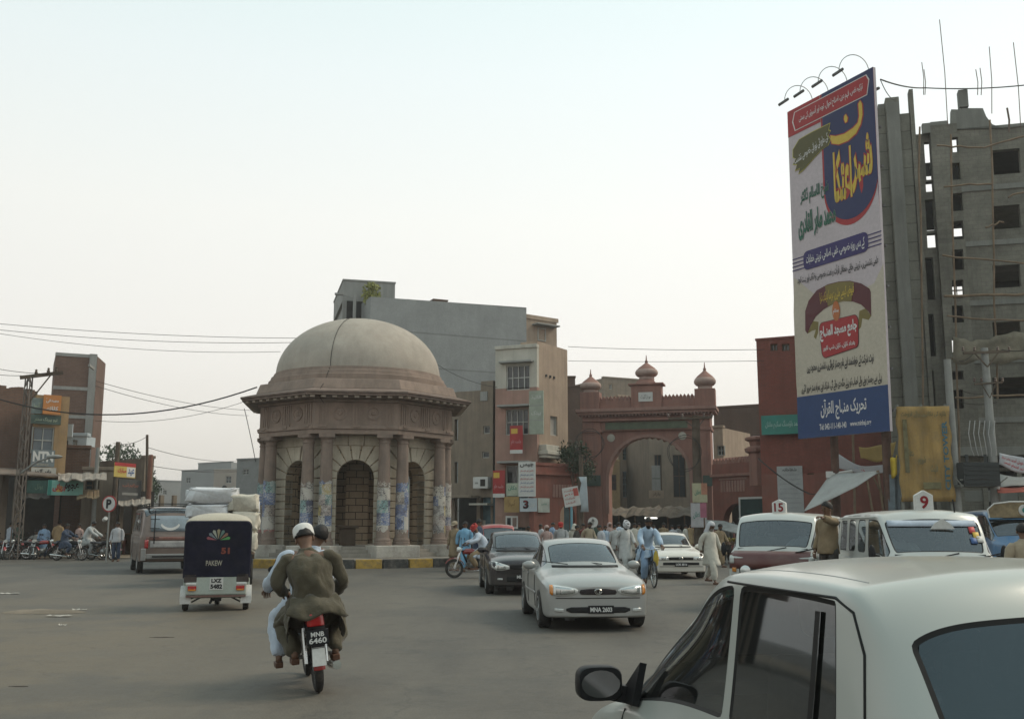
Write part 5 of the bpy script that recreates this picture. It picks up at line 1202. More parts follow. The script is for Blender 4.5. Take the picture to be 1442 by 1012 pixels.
mb = MB(); T0 = Matrix.Translation((r_[0] + wd * .88, -.13, r_[2] + h_ * .47)) @ Matrix.Rotation(math.pi / 2, 4, 'Y')
mb.T = T0.copy(); mb.T = Matrix.Translation((r_[0] + wd * .88, -.13, r_[2] + h_ * .48)) @ Matrix.Rotation(-math.pi / 2, 4, 'Y'); put_text(mb, 'CITY TOWER', 0, 0, h_ * .72, wd * .10, 0, 0, 0, .03); mb.T = Matrix.Identity(4)
mb.build('lettering', mat('ink_steelblue', (.05, .13, .17)), t, recalc=False)
mb = MB(); put_text(mb, 'پلازہ کی دکانیں برائے فروخت', r_[0] + wd * .5, r_[3] - .35, wd * .85, .28, -.14, 0, 0, .02, True)
for i in range(3): put_text(mb, ('دفاتر', 'شوروم', 'فلیٹ')[i], r_[0] + wd * (.2 + .22 * i), r_[2] + h_ * (.5 - .08 * i), wd * .14, h_ * .1, -.14, 0, 0, .03, True)
mb.bx(r_[0] + wd * .1, r_[0] + wd * .18, -.13, -.12, r_[2] + h_ * .3, r_[2] + h_ * .86); mb.bx(r_[0] + wd * .42, r_[0] + wd * .75, -.13, -.12, r_[2] + h_ * .13, r_[2] + h_ * .2)
mb.build('faded_print', mat('ink_fadedgreen', (.15, .135, .07), var=.4, scale=3), t, recalc=False)
sh = cloth('yellow_rag', 'bright yellow cloth scrap hanging left of the ochre hoarding', 'cloth', [(1253, 645), (1264, 640), (1264, 668), (1255, 672)], (43.6, 43.4, 43.4, 43.6), mat('cloth_yellow', (.52, .38, .04), var=.2), 6, 5, .05, 6)
cloth('blue_sheet', 'grey blue sheet hanging beneath the yellow cloth scrap', 'cloth', [(1250, 668), (1267, 668), (1268, 718), (1252, 722)], (43.8, 43.6, 43.6, 43.8), mat('cloth_greyblue', (.13, .16, .18), var=.2), 6, 6, .03, 7)
cloth('red_awning', 'dull red and white awning edge low at the right edge', 'awning', [(1404, 684), (1480, 674), (1480, 690), (1406, 692)], (44, 44, 42, 42), mat('awning_red', (.26, .06, .04), var=.2), 8, 4, .1, 8)
cloth('stall_awning', 'pale narrow awning sheet above the red awning', 'awning', [(1408, 668), (1480, 668), (1480, 676), (1404, 686)], (45, 45, 43.5, 43.5), M_CLG, 8, 4, .08, 9)
mb = MB(); q = P(1376, 668, 43); mb.box(q, (1.5, .9, 1.0));
for k in range(5): mb.box(q + Vector((0, -.47, -.36 + .18 * k)), (1.42, .04, .05))
for s_ in (-1, 1): mb.tube([q + Vector((.4 * s_, 0, .5)), q + Vector((.4 * s_, 0, .85))], .07, 8)
tag(mb.build('transformer', plain('transformer_dark', (.045, .05, .05), .6)), 'dark finned transformer box on the platform between the two poles', 'transformer')
a, b = P(1348, 684, 43), P(1398, 684, 43); mb = MB(); mb.bar(a, b, .7, .1); mb.bar(a + Vector((0, -.3, .25)), b + Vector((0, -.3, .3)), .06)
rnd = random.Random(2)
for k in range(8):
 x = a.lerp(b, k / 7); mb.bar(x + Vector((rnd.uniform(-.2, .2), -.3, .05)), x + Vector((rnd.uniform(-.5, .5), -.3, .35)), .05)
tag(mb.build('pole_platform', M_TOWL), 'pale steel platform carried between the two utility poles', 'platform')
# ================================================================== left side of the square
f = Fac(GX(-90, 49.5), GX(39, 53)); h_ = f.uv(20, 549)[1]
b = f.root('brick_house', 'old dark brick house with broken parapet at the left edge', 'building')
lo = f.uv(10, 668)[1]; mb = MB(); wall_grid(mb, 0, f.W, lo, h_, 0, .4, [])
rnd = random.Random(4); n = 30
for i in range(n):
 hh = rnd.uniform(.02, .22); mb.bx(f.W * i / n, f.W * (i + .96) / n, .01, .39, h_ + .002, h_ + hh)
mb.bx(f.W - .3, f.W, .4, 8, lo, h_); mb.bx(0, f.W - .3, 3, 8, lo, h_ - .3); mb.build('wall', M_BRICK, b)
for x in range(6):
 mb = MB(); xx = f.W * (x + .1) / 6; mb.bx(xx, xx + .3, .05, .4, 0, lo); mb.build('shop_pillar', M_BROWNP, b)
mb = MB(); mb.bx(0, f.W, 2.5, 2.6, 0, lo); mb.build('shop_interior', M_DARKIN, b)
mb = MB(); z_ = f.uv(20, 660)[1]; mb.add([(-1, -2.4, z_ - .35), (f.W + .3, -2.4, z_ - .35), (f.W + .3, .1, z_ + .05), (-1, .1, z_ + .05), (-1, -2.4, z_ - .43), (f.W + .3, -2.4, z_ - .43), (f.W + .3, .1, z_ - .03), (-1, .1, z_ - .03)], [(0, 1, 2, 3), (7, 6, 5, 4), (0, 4, 5, 1), (1, 5, 6, 2), (2, 6, 7, 3), (3, 7, 4, 0)])
mb.build('awning', mat('tin_rust', (.16, .135, .115), var=.35, scale=2, dirt=(.12, .07, .04)), b)
# advertising house front
f = Fac(GX(38, 52), GX(86, 53)); FN = f
b = f.root('signboard_house', 'narrow house front covered with boards, glazed upper window and NTN lettering', 'building')
h_ = f.uv(60, 556)[1]; w1 = f.rect(45, 601, 76, 638)
mb = MB(); lo2 = f.uv(60, 672)[1]; wall_grid(mb, 0, f.W, lo2, h_, 0, .4, [w1]); mb.bx(f.W - .3, f.W, .4, 6, lo2, h_); mb.build('wall', mat('plaster_ochre', (.34, .225, .115), var=.2, scale=1, streak=.5, dirt=(.2, .15, .1)), b)
window(b, w1, 0, 2, 2, M_FRAME, M_PANE2)
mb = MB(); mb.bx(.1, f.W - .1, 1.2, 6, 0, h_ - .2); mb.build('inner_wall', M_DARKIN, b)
sign('signboard', 'orange board with white script on top of the narrow house front', f, (61, 556, 86, 583), .35, .08, BD_ORG, None, [('مصطفیٰ', .5, .7, .7, .26, BD_W, U, .03), ('کلاتھ', .5, .28, .7, .26, BD_W, U, .03)])
sign('signboard', 'dark green board with pale script above the glazed window', f, (43, 584, 86, 597), .2, .08, BD_DKG, None, [('نیو بیرنگ سنٹر', .5, .5, .75, .5, mat('ink_palegreen', (.35, .4, .3)), U, .02)])
sign('signboard', 'faded blue green board beside the orange board', f, (43, 560, 60, 582), .15, .08, mat('board_fadedblue', (.18, .22, .21), var=.3), None, [('آٹوز', .5, .5, .6, .4, mat('ink_palegreen', (.35, .4, .3)), U, .02)])
sign('signboard', 'grey board with large white letters NTN under the glazed window', f, (44, 633, 77, 657), .25, .08, mat('board_slate', (.16, .19, .20), var=.12), None, [('NTN', .5, .6, .88, .62, BD_W, False, .05), ('BEARINGS', .5, .13, .5, .14, mat('ink_tan', (.4, .36, .28)), False, .0)])
sign('signboard', 'small white board with black script below the NTN board', f, (44, 658, 79, 669), .3, .08, mat('board_offwhite', (.42, .41, .37), var=.2), None, [('بابر آٹوز', .45, .5, .7, .6, INK_K, U, .03)])
f = Fac(GX(64, 50.5), GX(122, 51.2)); FSB = f
sign('signboard', 'long pale green shop board with orange and black script above the stalls', f, (67, 676, 117, 697), .3, .1, BD_TEAL, None, [('عجوہ', .68, .55, .4, .6, INK_K, U, .04), ('بریانی', .32, .5, .36, .55, INK_R, U, .05), ('#', .33, .42, .16, .4, INK_GOLD, 0, 0), ('#', .06, .5, .1, .98, BD_GRN, 0, 0)])
sign('signboard', 'dark green shop fascia board left of the pale green board', f, (38, 676, 66, 694), .2, .1, mat('board_darkgreen', (.04, .085, .07), var=.3), None, [('ہوٹل', .6, .5, .4, .5, mat('ink_dim', (.12, .18, .14)), U, .02)])
# brick tower
f = Fac(GX(61, 60), GX(121, 61)); h_ = f.uv(90, 498)[1]
b = f.root('brick_tower', 'tall slim brick house rising above the left shops', 'building')
mb = MB(); wall_grid(mb, 0, f.W, 0, h_, 0, .35, []); mb.bx(0, .3, .35, 5, 0, h_); mb.bx(.3, f.W - .3, .4, 4, h_ - .6, h_ - .4); mb.build('wall', M_BRICK2, b)
mb = MB()
for y in (498, 545, 585): z = f.uv(90, y)[1]; mb.bx(-.02, f.W + .02, -.03, .36, z - .14, z + .06)
mb.build('concrete_band', M_CEMENT, b)
mb = MB(); mb.bx(f.W - .42, f.W + .004, -.06, .30, 0, h_ + .1); mb.build('corner_column', M_CEMENT, b)
f2 = Fac(GX(121.5, 61.1), GX(134, 64)); o1 = f2.rect(123.5, 517, 128, 547); o1 = (o1[0], o1[1] + .35, o1[2], o1[3])
mb = MB(); rel = Matrix.Translation(f.A).inverted()
bb = f2.root('brick_tower_flank', 'sunlit brick flank with open window at the right side of the brick tower', 'building')
mb = MB(); wall_grid(mb, 0, f2.W, 0, h_, 0, .35, [o1]); mb.build('wall', M_BRICK2, bb)
mb = MB(); mb.bx(o1[0] - .1, o1[1] + .1, -.1, .0, o1[3], o1[3] + .15); mb.build('lintel', M_CEMENT, bb)
# houses and awnings between the tower and the tree
block('plaster_shed', 'white upper room with two small openings in front of the brick tower', 86, 114, 614, 57, 57, BD_BLUEW, 1.2, [(89, 620, 96, 627), (102, 619, 109, 627)], z0=6.0)
sign('signboard', 'blank white panel standing on the small white upper room', Fac(GX(84, 56.5), GX(104, 56.5)), (86, 597, 102, 615), .2, .08, BD_BLUEW)
block('brick_shed', 'low brown brick upper storey behind the shop awnings', 84, 120, 631, 54.5, 55, M_BRICK, 4, [])
block('plaster_shop', 'tan plaster shop end wall left of the banner pole', 112, 157, 662, 54, 54.5, M_BROWNP, 4, [(120, 676, 140, 690)], M_WOOD)
def awn(label, x0, x1, ytop, ybot, Y0, Y1, m, seed):
 rnd = random.Random(seed); n = 14; a = [P(x0 + (x1 - x0) * i / n, ytop + rnd.uniform(-1.2, 1.2), Y1) for i in range(n + 1)]; b_ = [P(x0 + (x1 - x0) * i / n, ybot + rnd.uniform(-2, 2), Y0) for i in range(n + 1)]
 mb = MB(); mb.loft([b_, a], closed=False); o = mb.build('awning', m); o.modifiers.new('thick', 'SOLIDIFY').thickness = .05; tag(o, label, 'awning', 'awnings of the left shops')
M_TIN = mat('tin_sheet', (.27, .24, .205), var=.3, scale=1.6, dirt=(.16, .11, .08), dfac=.6)
awn('rusty tin awning over the pale green shop board', 82, 150, 667, 677, 49.8, 53, M_TIN, 1)
awn('brown cloth awning right of the pale green shop board', 108, 140, 690, 702, 49.6, 53, mat('cloth_brown', (.22, .165, .10), var=.25), 2)
awn('long grey tin awning in front of the minibus shops', 166, 212, 700, 712, 50.5, 57, M_TIN, 3)
awn('dark sagging awning beneath the NTN house boards', 28, 70, 693, 702, 49.5, 52, mat('cloth_dark', (.06, .055, .05), var=.3), 4)
f = Fac(GX(84, 56), GX(215, 60)); b = f.root('shop_row', 'dark open shop row behind the parked motorcycles', 'shops')
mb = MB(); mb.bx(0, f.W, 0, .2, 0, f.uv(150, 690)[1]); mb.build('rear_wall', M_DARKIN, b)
for k in range(7):
 mb = MB(); x = f.W * (k + .3) / 7; mb.bx(x, x + .22, -3.2, -3.0, 0, f.uv(150, 690)[1] - .3); mb.build('shop_post', M_BROWNP, b)
rnd = random.Random(8)
for k in range(9):
 mb = MB(); x = f.W * (k + .4 * rnd.random()) / 9; w_ = rnd.uniform(.5, 1.0); h_ = rnd.uniform(.8, 1.5)
 mb.bx(x, x + w_, -2.6 - rnd.random(), -1.9, 0.05, h_); mb.bx(x - .05, x + w_ + .05, -2.75, -1.85, h_, h_ + .06)
 mb.build('counter', [M_WOOD, M_CEMENT, BD_GRN, M_RED][k % 4], b)
f = Fac(GX(166, 54), GX(214, 57))
sign('banner', 'red and yellow printed banner tied between poles before the tree', f, (161, 652, 191, 672), .5, .03, BD_YEL, None, [('#', .5, .9, 1.0, .25, BD_RED, 0, 0), ('مبارک', .35, .45, .4, .4, INK_R, U, .03), ('#', .78, .4, .4, .7, BD_W, 0, 0), ('عید', .78, .4, .3, .5, INK_B, U, .03)])
sign('signboard', 'dark double shop board under the red and yellow banner', f, (167, 675, 199, 704), .5, .1, mat('board_charcoal', (.06, .06, .06), var=.2), None, [('پراپرٹی', .5, .72, .7, .2, mat('ink_rust', (.25, .1, .07)), U, .02), ('#', .5, .3, .7, .12, mat('ink_grey2', (.2, .2, .19)), 0, 0)])
block('small_house', 'dull green grey upper room right of the dark double board', 199, 212, 645, 62, 62.5, M_BROWNP, 5, [])
# far hazy blocks
block('far_block', 'hazy flat grey block far down the road at the left', 205, 252, 677, 180, 185, M_FAR1, 20, [(214, 690, 219, 696), (230, 690, 235, 696)], group='far hazy buildings')
block('far_block', 'hazy grey block with sloping top far down the road', 252, 330, 662, 165, 160, M_FAR1, 20, [(262, 672, 268, 680), (310, 672, 316, 680)], group='far hazy buildings')
block('far_block', 'taller hazy block left of the dark grey block', 275, 322, 652, 175, 170, M_FAR1, 16, [], group='far hazy buildings')
block('far_block', 'brownish hazy block behind the loaded truck', 298, 332, 662, 140, 140, M_FAR2, 12, [(318, 670, 326, 680)], group='far hazy buildings')
block('far_block', 'dark grey square block beside the pavilion eave', 330, 372, 647, 118, 116, mat('far_wall_dark', (.19, .195, .19), var=.12), 14, [(342, 660, 350, 668)], group='far hazy buildings')
block('far_block', 'low pale wall of houses closing the far road', -40, 400, 728, 230, 230, M_FAR2, 12, [], group='far hazy buildings')
# ================================================================== trees
def tree(name, label, base, h, crown, n, size, m, seed, trunk_r=.22, group=None):
 rnd = random.Random(seed); t = thing(name, label, 'tree', base, 0, group)
 mb = MB(); top = Vector((0, 0, h * .62)); mb.tube([(0, 0, 0), (.1, 0, h * .25), top], [trunk_r, trunk_r * .8, trunk_r * .45], 8)
 for c, r_ in crown: mb.tube([(.05, 0, h * .3), Vector(c) * .6 + Vector((0, 0, h * .18)), c], [trunk_r * .5, trunk_r * .3, trunk_r * .1], 6)
 mb.build('trunk', M_BARK, t, smooth=50)
 mb = MB()
 for c, r_ in crown:
  for k in range(n):
   d = Vector((rnd.gauss(0, 1), rnd.gauss(0, 1), rnd.gauss(0, .8))); d.normalize(); q = Vector(c) + Vector((d.x * r_[0], d.y * r_[1], d.z * r_[2])) * (rnd.random() ** .4)
   leaf_clump(mb, q, (.35, .35, .28), 9, size, rnd)
 mb.build('crown', m, t); return t
q = GX(150, 88)
tree('roadside_tree', 'dull green bushy tree rising behind the left shops', q, 8.5, [((-2.2, 0, 6.0), (1.6, 1.2, 1.3)), ((-.6, .4, 7.0), (1.6, 1.4, 1.5)), ((1.2, 0, 7.3), (1.5, 1.3, 1.5)), ((2.6, .3, 5.9), (1.4, 1.2, 1.4)), ((-3.4, 0, 5.0), (1.2, 1, 1.1)), ((.4, -.3, 5.2), (1.9, 1.3, 1.2)), ((3.4, 0, 4.6), (1.0, 1, 1.2))], 95, .15, mat('leaf_hazy', (.075, .10, .06), var=.4, scale=.8, bump=0), 21)
q = P(815, 645, 62.5); q.z = 0
tree('dusty_tree', 'small dark bushy tree growing at the left gate pier', q, 6.8, [((0, 0, 6.0), (.9, .8, .8)), ((-.5, 0, 5.2), (.9, .7, .7)), ((.4, -.2, 5.0), (.7, .7, .8)), ((-.9, 0, 6.0), (.5, .5, .5))], 55, .10, M_LEAF2, 22, .12)
# ================================================================== vehicles
M_TYRE = mat('tyre_rubber', (.028, .027, .026), var=.25, scale=4, bump=.2, rough=.85, dirt=(.12, .105, .085), dfac=.5)
M_CHROME = plain('chrome', (.62, .62, .60), .12, 1.0); M_ALLOY = plain('alloy', (.42, .43, .43), .3, .85); M_STEEL = plain('steel_grey', (.28, .28, .27), .45, .6)
M_BLKP = plain('black_plastic', (.022, .022, .023), .45); M_TRIM = plain('rubber_trim', (.018, .018, .018), .5); M_SEAT = mat('seat_cloth', (.10, .10, .105), var=.2, bump=.1); M_SEATB = mat('seat_beige', (.10, .09, .075), var=.2, bump=.1)
M_CABIN = mat('cabin_dark', (.016, .016, .017), var=.2, spec=.1); M_LAMP = plain('headlamp_glass', (.62, .64, .62), .08, .35, coat=1); M_LAMPD = plain('headlamp_inner', (.45, .47, .46), .12, .75, coat=1)
M_AMB = plain('indicator_amber', (.55, .20, .02), .2, coat=.6); M_TAIL = plain('tail_lamp_red', (.36, .012, .012), .18, coat=.8); M_PLATEK = plain('plate_black', (.02, .02, .022), .4); M_PLATEW = plain('plate_white', (.6, .6, .58), .4)
M_GL = glass('window_glass', (.5, .55, .53), .14); M_GLD = glass('window_glass_dark', (.16, .19, .19), .05); M_GLW = glass('windscreen_glass', (.36, .42, .41), .08); M_GLT = glass('window_glass_tinted', (.05, .07, .08), .05, .05, (.5, .6, .66))
def S(y, zs, w, zm, zb, ws, z5, wr, zr, zc, yr=None, yc=None, zf=None):
 yr = y if yr is None else yr; yc = yr if yc is None else yc; zf = zs - .02 if zf is None else zf
 return [(0, y, zf), (w - .13, y, zf), (w - .025, y, zs), (w, y, zm), (w - .012, y, zb), (ws, y + (yr - y) * .03, z5), (wr, yr, zr), (wr * .56, yr * .35 + yc * .65, zr + .76 * (zc - zr)), (0, yc, zc)]
def shell(st, sides, screens, lvl=3, pil=.045, seal=.016, crease=(), side_pil=None, low=None, rnd_=.42, top=None):
 """car shell from cross sections. sides: station ranges of the side panes; screens: (name, i0, i1) ranges of front/rear panes.
 The smoothed skin is cut along its own grid, so panes, seals and pillars share one curved surface.
 returns slot -> (verts, faces); slots 0 body, 1 seal, 2.. panes, and a ray tree"""
 bm = bmesh.new(); rings = []; uvl = bm.loops.layers.uv.new('grid')
 for s_ in st:
  full = [s_[0]] + [s_[k] for k in range(1, 8)] + [s_[8]] + [(-s_[k][0], s_[k][1], s_[k][2]) for k in range(7, 0, -1)]
  rings.append([bm.verts.new(p) for p in full])
 for i in range(len(rings) - 1):
  for k in range(16):
   k2 = (k + 1) % 16; f_ = bm.faces.new((rings[i][k], rings[i][k2], rings[i + 1][k2], rings[i + 1][k]))
   for l, uv in zip(f_.loops, ((i, k), (i, k + 1), (i + 1, k + 1), (i + 1, k))): l[uvl].uv = uv
 for ri, flip in ((0, False), (len(rings) - 1, True)):
  r_ = rings[ri]
  for k in range(8):
   vs = list(dict.fromkeys([r_[k], r_[k + 1], r_[(16 - k - 1) % 16], r_[(16 - k) % 16]]))
   f_ = bm.faces.new(vs[::-1] if flip else vs)
   for l in f_.loops: l[uvl].uv = (-5, -5)
 bmesh.ops.recalc_face_normals(bm, faces=bm.faces)
 cl = bm.edges.layers.float.new('crease_edge')
 for (k, i0, i1, val) in crease:
  for i in range(i0, i1):
   for kk in (k, (16 - k) % 16):
    e = bm.edges.get((rings[i][kk], rings[i + 1][kk]))
    if e: e[cl] = max(e[cl], val)
 me = bpy.data.meshes.new('shell'); bm.to_mesh(me); bm.free()
 o = bpy.data.objects.new('shell', me); COL.objects.link(o)
 sm = o.modifiers.new('s', 'SUBSURF'); sm.levels = lvl; sm.render_levels = lvl; sm.uv_smooth = 'NONE'
 dg = bpy.context.evaluated_depsgraph_get(); ev = bpy.data.meshes.new_from_object(o.evaluated_get(dg), preserve_all_data_layers=True, depsgraph=dg)
 bpy.data.objects.remove(o); bpy.data.meshes.remove(me)
 bvh = BVHTree.FromPolygons([v.co.copy() for v in ev.vertices], [tuple(p.vertices) for p in ev.polygons])
 bm = bmesh.new(); bm.from_mesh(ev); bpy.data.meshes.remove(ev); uvl = bm.loops.layers.uv[0]
 for f_ in bm.faces: f_.material_index = 0
 cen = {f_: (sum(l[uvl].uv[0] for l in f_.loops) / len(f_.loops), sum(l[uvl].uv[1] for l in f_.loops) / len(f_.loops)) for f_ in bm.faces}
 D = lambda a, b: (Vector(a) - Vector(b)).length
 q8 = lambda m, L: max(0, round(2 ** lvl * m / max(L, .01))) / 2 ** lvl
 sp_ = side_pil or pil; lo_ = low if low is not None else sp_; boxes = []
 for (a, b) in sides:
  h = D(st[b][5], st[b][6]); ma = q8(sp_, D(st[a][5], st[a + 1][5])); mb_ = q8(sp_, D(st[b - 1][5], st[b][5])); ml, mh = q8(lo_, h), q8(sp_, h)
  boxes.append((a + ma, b - mb_, 5 + ml, 6 - mh)); boxes.append((a + ma, b - mb_, 10 + mh, 11 - ml))
 for (nm, a, b) in screens:
  ma = q8(pil, D(st[a][8], st[a + 1][8])); mb_ = q8(pil, D(st[b - 1][8], st[b][8])); ma = ma if top is None or nm != 'rear_window' else q8(top, D(st[a][8], st[a + 1][8])); w = D(st[a][6], st[a][7]); mk = q8(pil, w)
  boxes.append((a + ma, b - mb_, 6 + mk, 10 - mk))
 groups = [[] for _ in boxes]
 for f_, (ci, ck) in cen.items():
  for q, (a, b, c, d) in enumerate(boxes):
   if a < ci < b and c < ck < d: groups[q].append(f_)
 for q, fs in enumerate(groups):
  fset = set(fs); mv = []
  for v in {v for f_ in fs for v in f_.verts}:
   inn = [f_ for f_ in v.link_faces if f_ in fset]
   if len(inn) == 1 and len(v.link_faces) == 4:      # soften the pane corner
    f_ = inn[0]; mv.append((v, v.co.lerp(f_.calc_center_median(), rnd_ * 1.35)))
    for e in f_.edges:
     if v in e.verts:
      o_ = e.other_vert(v); mv.append((o_, o_.co.lerp(f_.calc_center_median(), rnd_ * .12)))
  for v, co in mv: v.co = co
 for q, fs in enumerate(groups):
  if not fs: continue
  r2 = bmesh.ops.inset_region(bm, faces=fs, thickness=seal, depth=-.005, use_even_offset=True, use_boundary=True)
  for f_ in r2['faces']: f_.material_index = 1
  for f_ in fs: f_.material_index = 2 + q
 bm.verts.index_update(); out = {}
 for f_ in bm.faces: out.setdefault(f_.material_index, []).append([v for v in f_.verts])
 res = {}
 for mi, fs in out.items():
  used = {}; vv = []; ff = []
  for f_ in fs:
   nf = []
   for v in f_:
    if v not in used: used[v] = len(vv); vv.append(v.co.copy())
    nf.append(used[v])
   ff.append(nf)
  res[mi] = (vv, ff)
 bm.free(); return res, bvh
def put_mesh(name, vf, m, parent, smooth=50):
 mb = MB(); mb.add(vf[0], vf[1]); return mb.build(name, m, parent, smooth=smooth, recalc=False)
def patch(bvh, cols, nrm, off=.006, rows=4, reach=3.0):
 """conformal patch: cols = list of (a, lo, hi) with heights; nrm picks the side it is laid on: 'F','B' (a = x) or 'L','R' (a = y)"""
 d = {'F': Vector((0, 1, 0)), 'B': Vector((0, -1, 0)), 'R': Vector((-1, 0, 0)), 'L': Vector((1, 0, 0)), 'T': Vector((0, 0, -1))}[nrm]
 grid = []; last = None
 for (a, lo, hi) in cols:
  c = []
  for r_ in range(rows + 1):
   z = lo + (hi - lo) * r_ / rows
   o = {'F': Vector((a, -reach, z)), 'B': Vector((a, 9, z)), 'R': Vector((reach, a, z)), 'L': Vector((-reach, a, z)), 'T': Vector((a, z, 5))}[nrm]
   h, n_, ix, ds = bvh.ray_cast(o, d)
   if h is None: h = last if last is not None else o
   else: last = h
   c.append(h - d * off)
  grid.append(c)
 return grid
def put_patch(name, bvh, cols, nrm, m, parent, off=.006, rows=4, smooth=50):
 g = patch(bvh, cols, nrm, off, rows); mb = MB(); mb.loft(g, closed=False); o = mb.build(name, m, parent, smooth=smooth)
 s_ = o.modifiers.new('thick', 'SOLIDIFY'); s_.thickness = .012; s_.offset = 0
 return o
def span(a0, a1, lo, hi, n=8): return [(a0 + (a1 - a0) * i / n, lo, hi) for i in range(n + 1)]
def wheel(parent, x, y, r_, w, style='alloy', side=1, rimr=None):
 t = MB(); rim = rimr or r_ * .64; RX = Matrix.Rotation(math.pi / 2 * side, 3, 'Y')
 t.lathe([(rim, -w / 2), (r_ - .02, -w / 2), (r_, -w / 2 + .025), (r_, w / 2 - .025), (r_ - .02, w / 2), (rim, w / 2), (rim, w / 2 - .03)], 32, 0, (x, y, r_), rot=RX)
 wo = t.build('wheel', M_TYRE, parent, smooth=40)
 m = MB()
 if style == 'alloy':
  m.lathe([(rim, w / 2 - .02), (rim * .94, w / 2 - .005), (rim * .9, w / 2 - .05), (.001, w / 2 - .06)], 32, 1, (x, y, r_), rot=RX)
  T0 = Matrix.Translation((x, y, r_)) @ RX.to_4x4()
  for k in range(7):
   m.T = T0 @ Matrix.Rotation(2 * math.pi * k / 7, 4, 'Z'); m.box((rim * .52, 0, w / 2 - .022), (rim * .86, .045, .03), 0)
  m.T = Matrix.Identity(4); m.lathe([(rim * 1.0, w / 2 - .035), (rim * 1.0, w / 2 + .004), (rim * .88, w / 2 + .002), (rim * .88, w / 2 - .04)], 32, 0, (x, y, r_), rot=RX); m.lathe([(.055, w / 2 - .04), (.05, w / 2), (.001, w / 2 + .004)], 16, 0, (x, y, r_), rot=RX)
  m.build('rim', [M_ALLOY, M_CABIN], wo, smooth=40)
 else:
  m.lathe([(rim, w / 2 - .01), (rim * .92, w / 2), (rim * .85, w / 2 - .045), (rim * .5, w / 2 - .05), (rim * .45, w / 2 - .015), (.001, w / 2 - .01)], 28, 0, (x, y, r_), rot=RX); m.build('rim', M_STEEL, wo, smooth=40)
 return wo
def plate_obj(parent, x, y, z, w, h, l1, l2=None, facing=-1, white=False, name='number_plate', tilt=0):
 mb = MB(); mb.box((x, y, z), (w, .012, h), 0); p = mb.build(name, M_PLATEW if white else M_PLATEK, parent, bevel=.004)
 mb = MB()
 if facing > 0: mb.T = Matrix.Translation((x, y, z)) @ Matrix.Rotation(math.pi, 4, 'Z') @ Matrix.Translation((-x, -y, -z))
 if l2: put_text(mb, l1, x, z + h * .22, w * .6, h * .32, y - .009, 0, 0, .03); put_text(mb, l2, x, z - h * .2, w * .8, h * .38, y - .009, 0, 0, .03)
 else: put_text(mb, l1, x, z, w * .85, h * .6, y - .009, 0, 0, .03)
 mb.T = Matrix.Identity(4); mb.build('lettering', M_PLATEK if white else M_PLATEW, p, recalc=False); return p
def seat(parent, x, y, z=.32, w=.48, m=None, back=.62, facing=-1):
 mb = MB()
 mb.box((x, y, z + .1), (w, .48, .17)); mb.box((x, y + .25 * -facing, z + .16 + back / 2), (w * .95, .13, back), rx=-.2 * -facing * -1 if False else .18 * facing); mb.box((x, y + .31 * -facing, z + .22 + back + .08), (w * .5, .09, .17))
 return mb.build('seat', m or M_SEAT, parent, bevel=.05, seg=3, smooth=60)
def steering(parent, x, y, z, tilt=.9, r_=.18):
 mb = MB(); M = Matrix.Translation((x, y, z)) @ Matrix.Rotation(tilt, 4, 'X'); mb.T = M
 mb.tube([(r_ * math.cos(a), r_ * math.sin(a), 0) for a in [2 * math.pi * k / 24 for k in range(24)]], .014, 8, closed=True)
 mb.bar((-r_, 0, 0), (r_, 0, 0), .03, .02); mb.lathe([(.05, -.02), (.05, .02)], 12); mb.tube([(0, 0, 0), (0, 0, -.35)], .025, 8); mb.T = Matrix.Identity(4)
 return mb.build('steering_wheel', M_BLKP, parent, smooth=40)
def mirror(parent, x, y, z, s, m, size=(.2, .1, .13)):
 mb = MB(); mb.ball((x + s * size[0] * .5, y, z), (size[0] * .55, size[1] * .6, size[2] * .55), 14, 10); mb.bar((x - s * .06, y + .02, z - .04), (x + s * .06, y, z - .02), .05, .05)
 o = mb.build('wing_mirror', m, parent, smooth=70); return o
SEDAN = [S(.00, .25, .70, .42, .60, .66, .635, .46, .665, .675), S(.07, .215, .79, .45, .655, .725, .70, .52, .735, .755), S(.26, .215, .826, .47, .70, .752, .745, .54, .79, .812),
   S(.47, .235, .842, .60, .73, .768, .775, .55, .825, .85), S(.60, .47, .848, .66, .745, .77, .79, .55, .84, .868), S(.80, .615, .850, .69, .765, .77, .81, .55, .86, .888), S(1.0, .47, .850, .67, .785, .768, .835, .55, .88, .91),
   S(1.13, .225, .848, .55, .805, .76, .85, .55, .90, .925), S(1.36, .21, .848, .53, .845, .748, .885, .635, .915, .955, 1.30, 1.16), S(1.82, .21, .848, .53, .87, .735, .905, .585, 1.33, 1.388, 2.0, 1.91),
   S(2.38, .21, .848, .53, .885, .735, .92, .60, 1.352, 1.408, 2.42), S(2.95, .225, .846, .55, .90, .73, .935, .58, 1.32, 1.378, 2.96, 3.0), S(3.08, .47, .846, .67, .905, .73, .94, .575, 1.20, 1.25, 3.15, 3.22), S(3.27, .615, .845, .69, .908, .73, .945, .60, 1.05, 1.10, 3.38, 3.46),
   S(3.46, .47, .842, .67, .91, .735, .95, .62, .955, .985, 3.56, 3.64), S(3.64, .235, .836, .55, .912, .74, .945, .60, .955, .98, 3.72, 3.78), S(4.08, .23, .80, .50, .89, .70, .925, .55, .945, .965), S(4.24, .25, .74, .48, .80, .66, .86, .5, .89, .90), S(4.28, .30, .68, .48, .72, .6, .77, .45, .80, .81)]
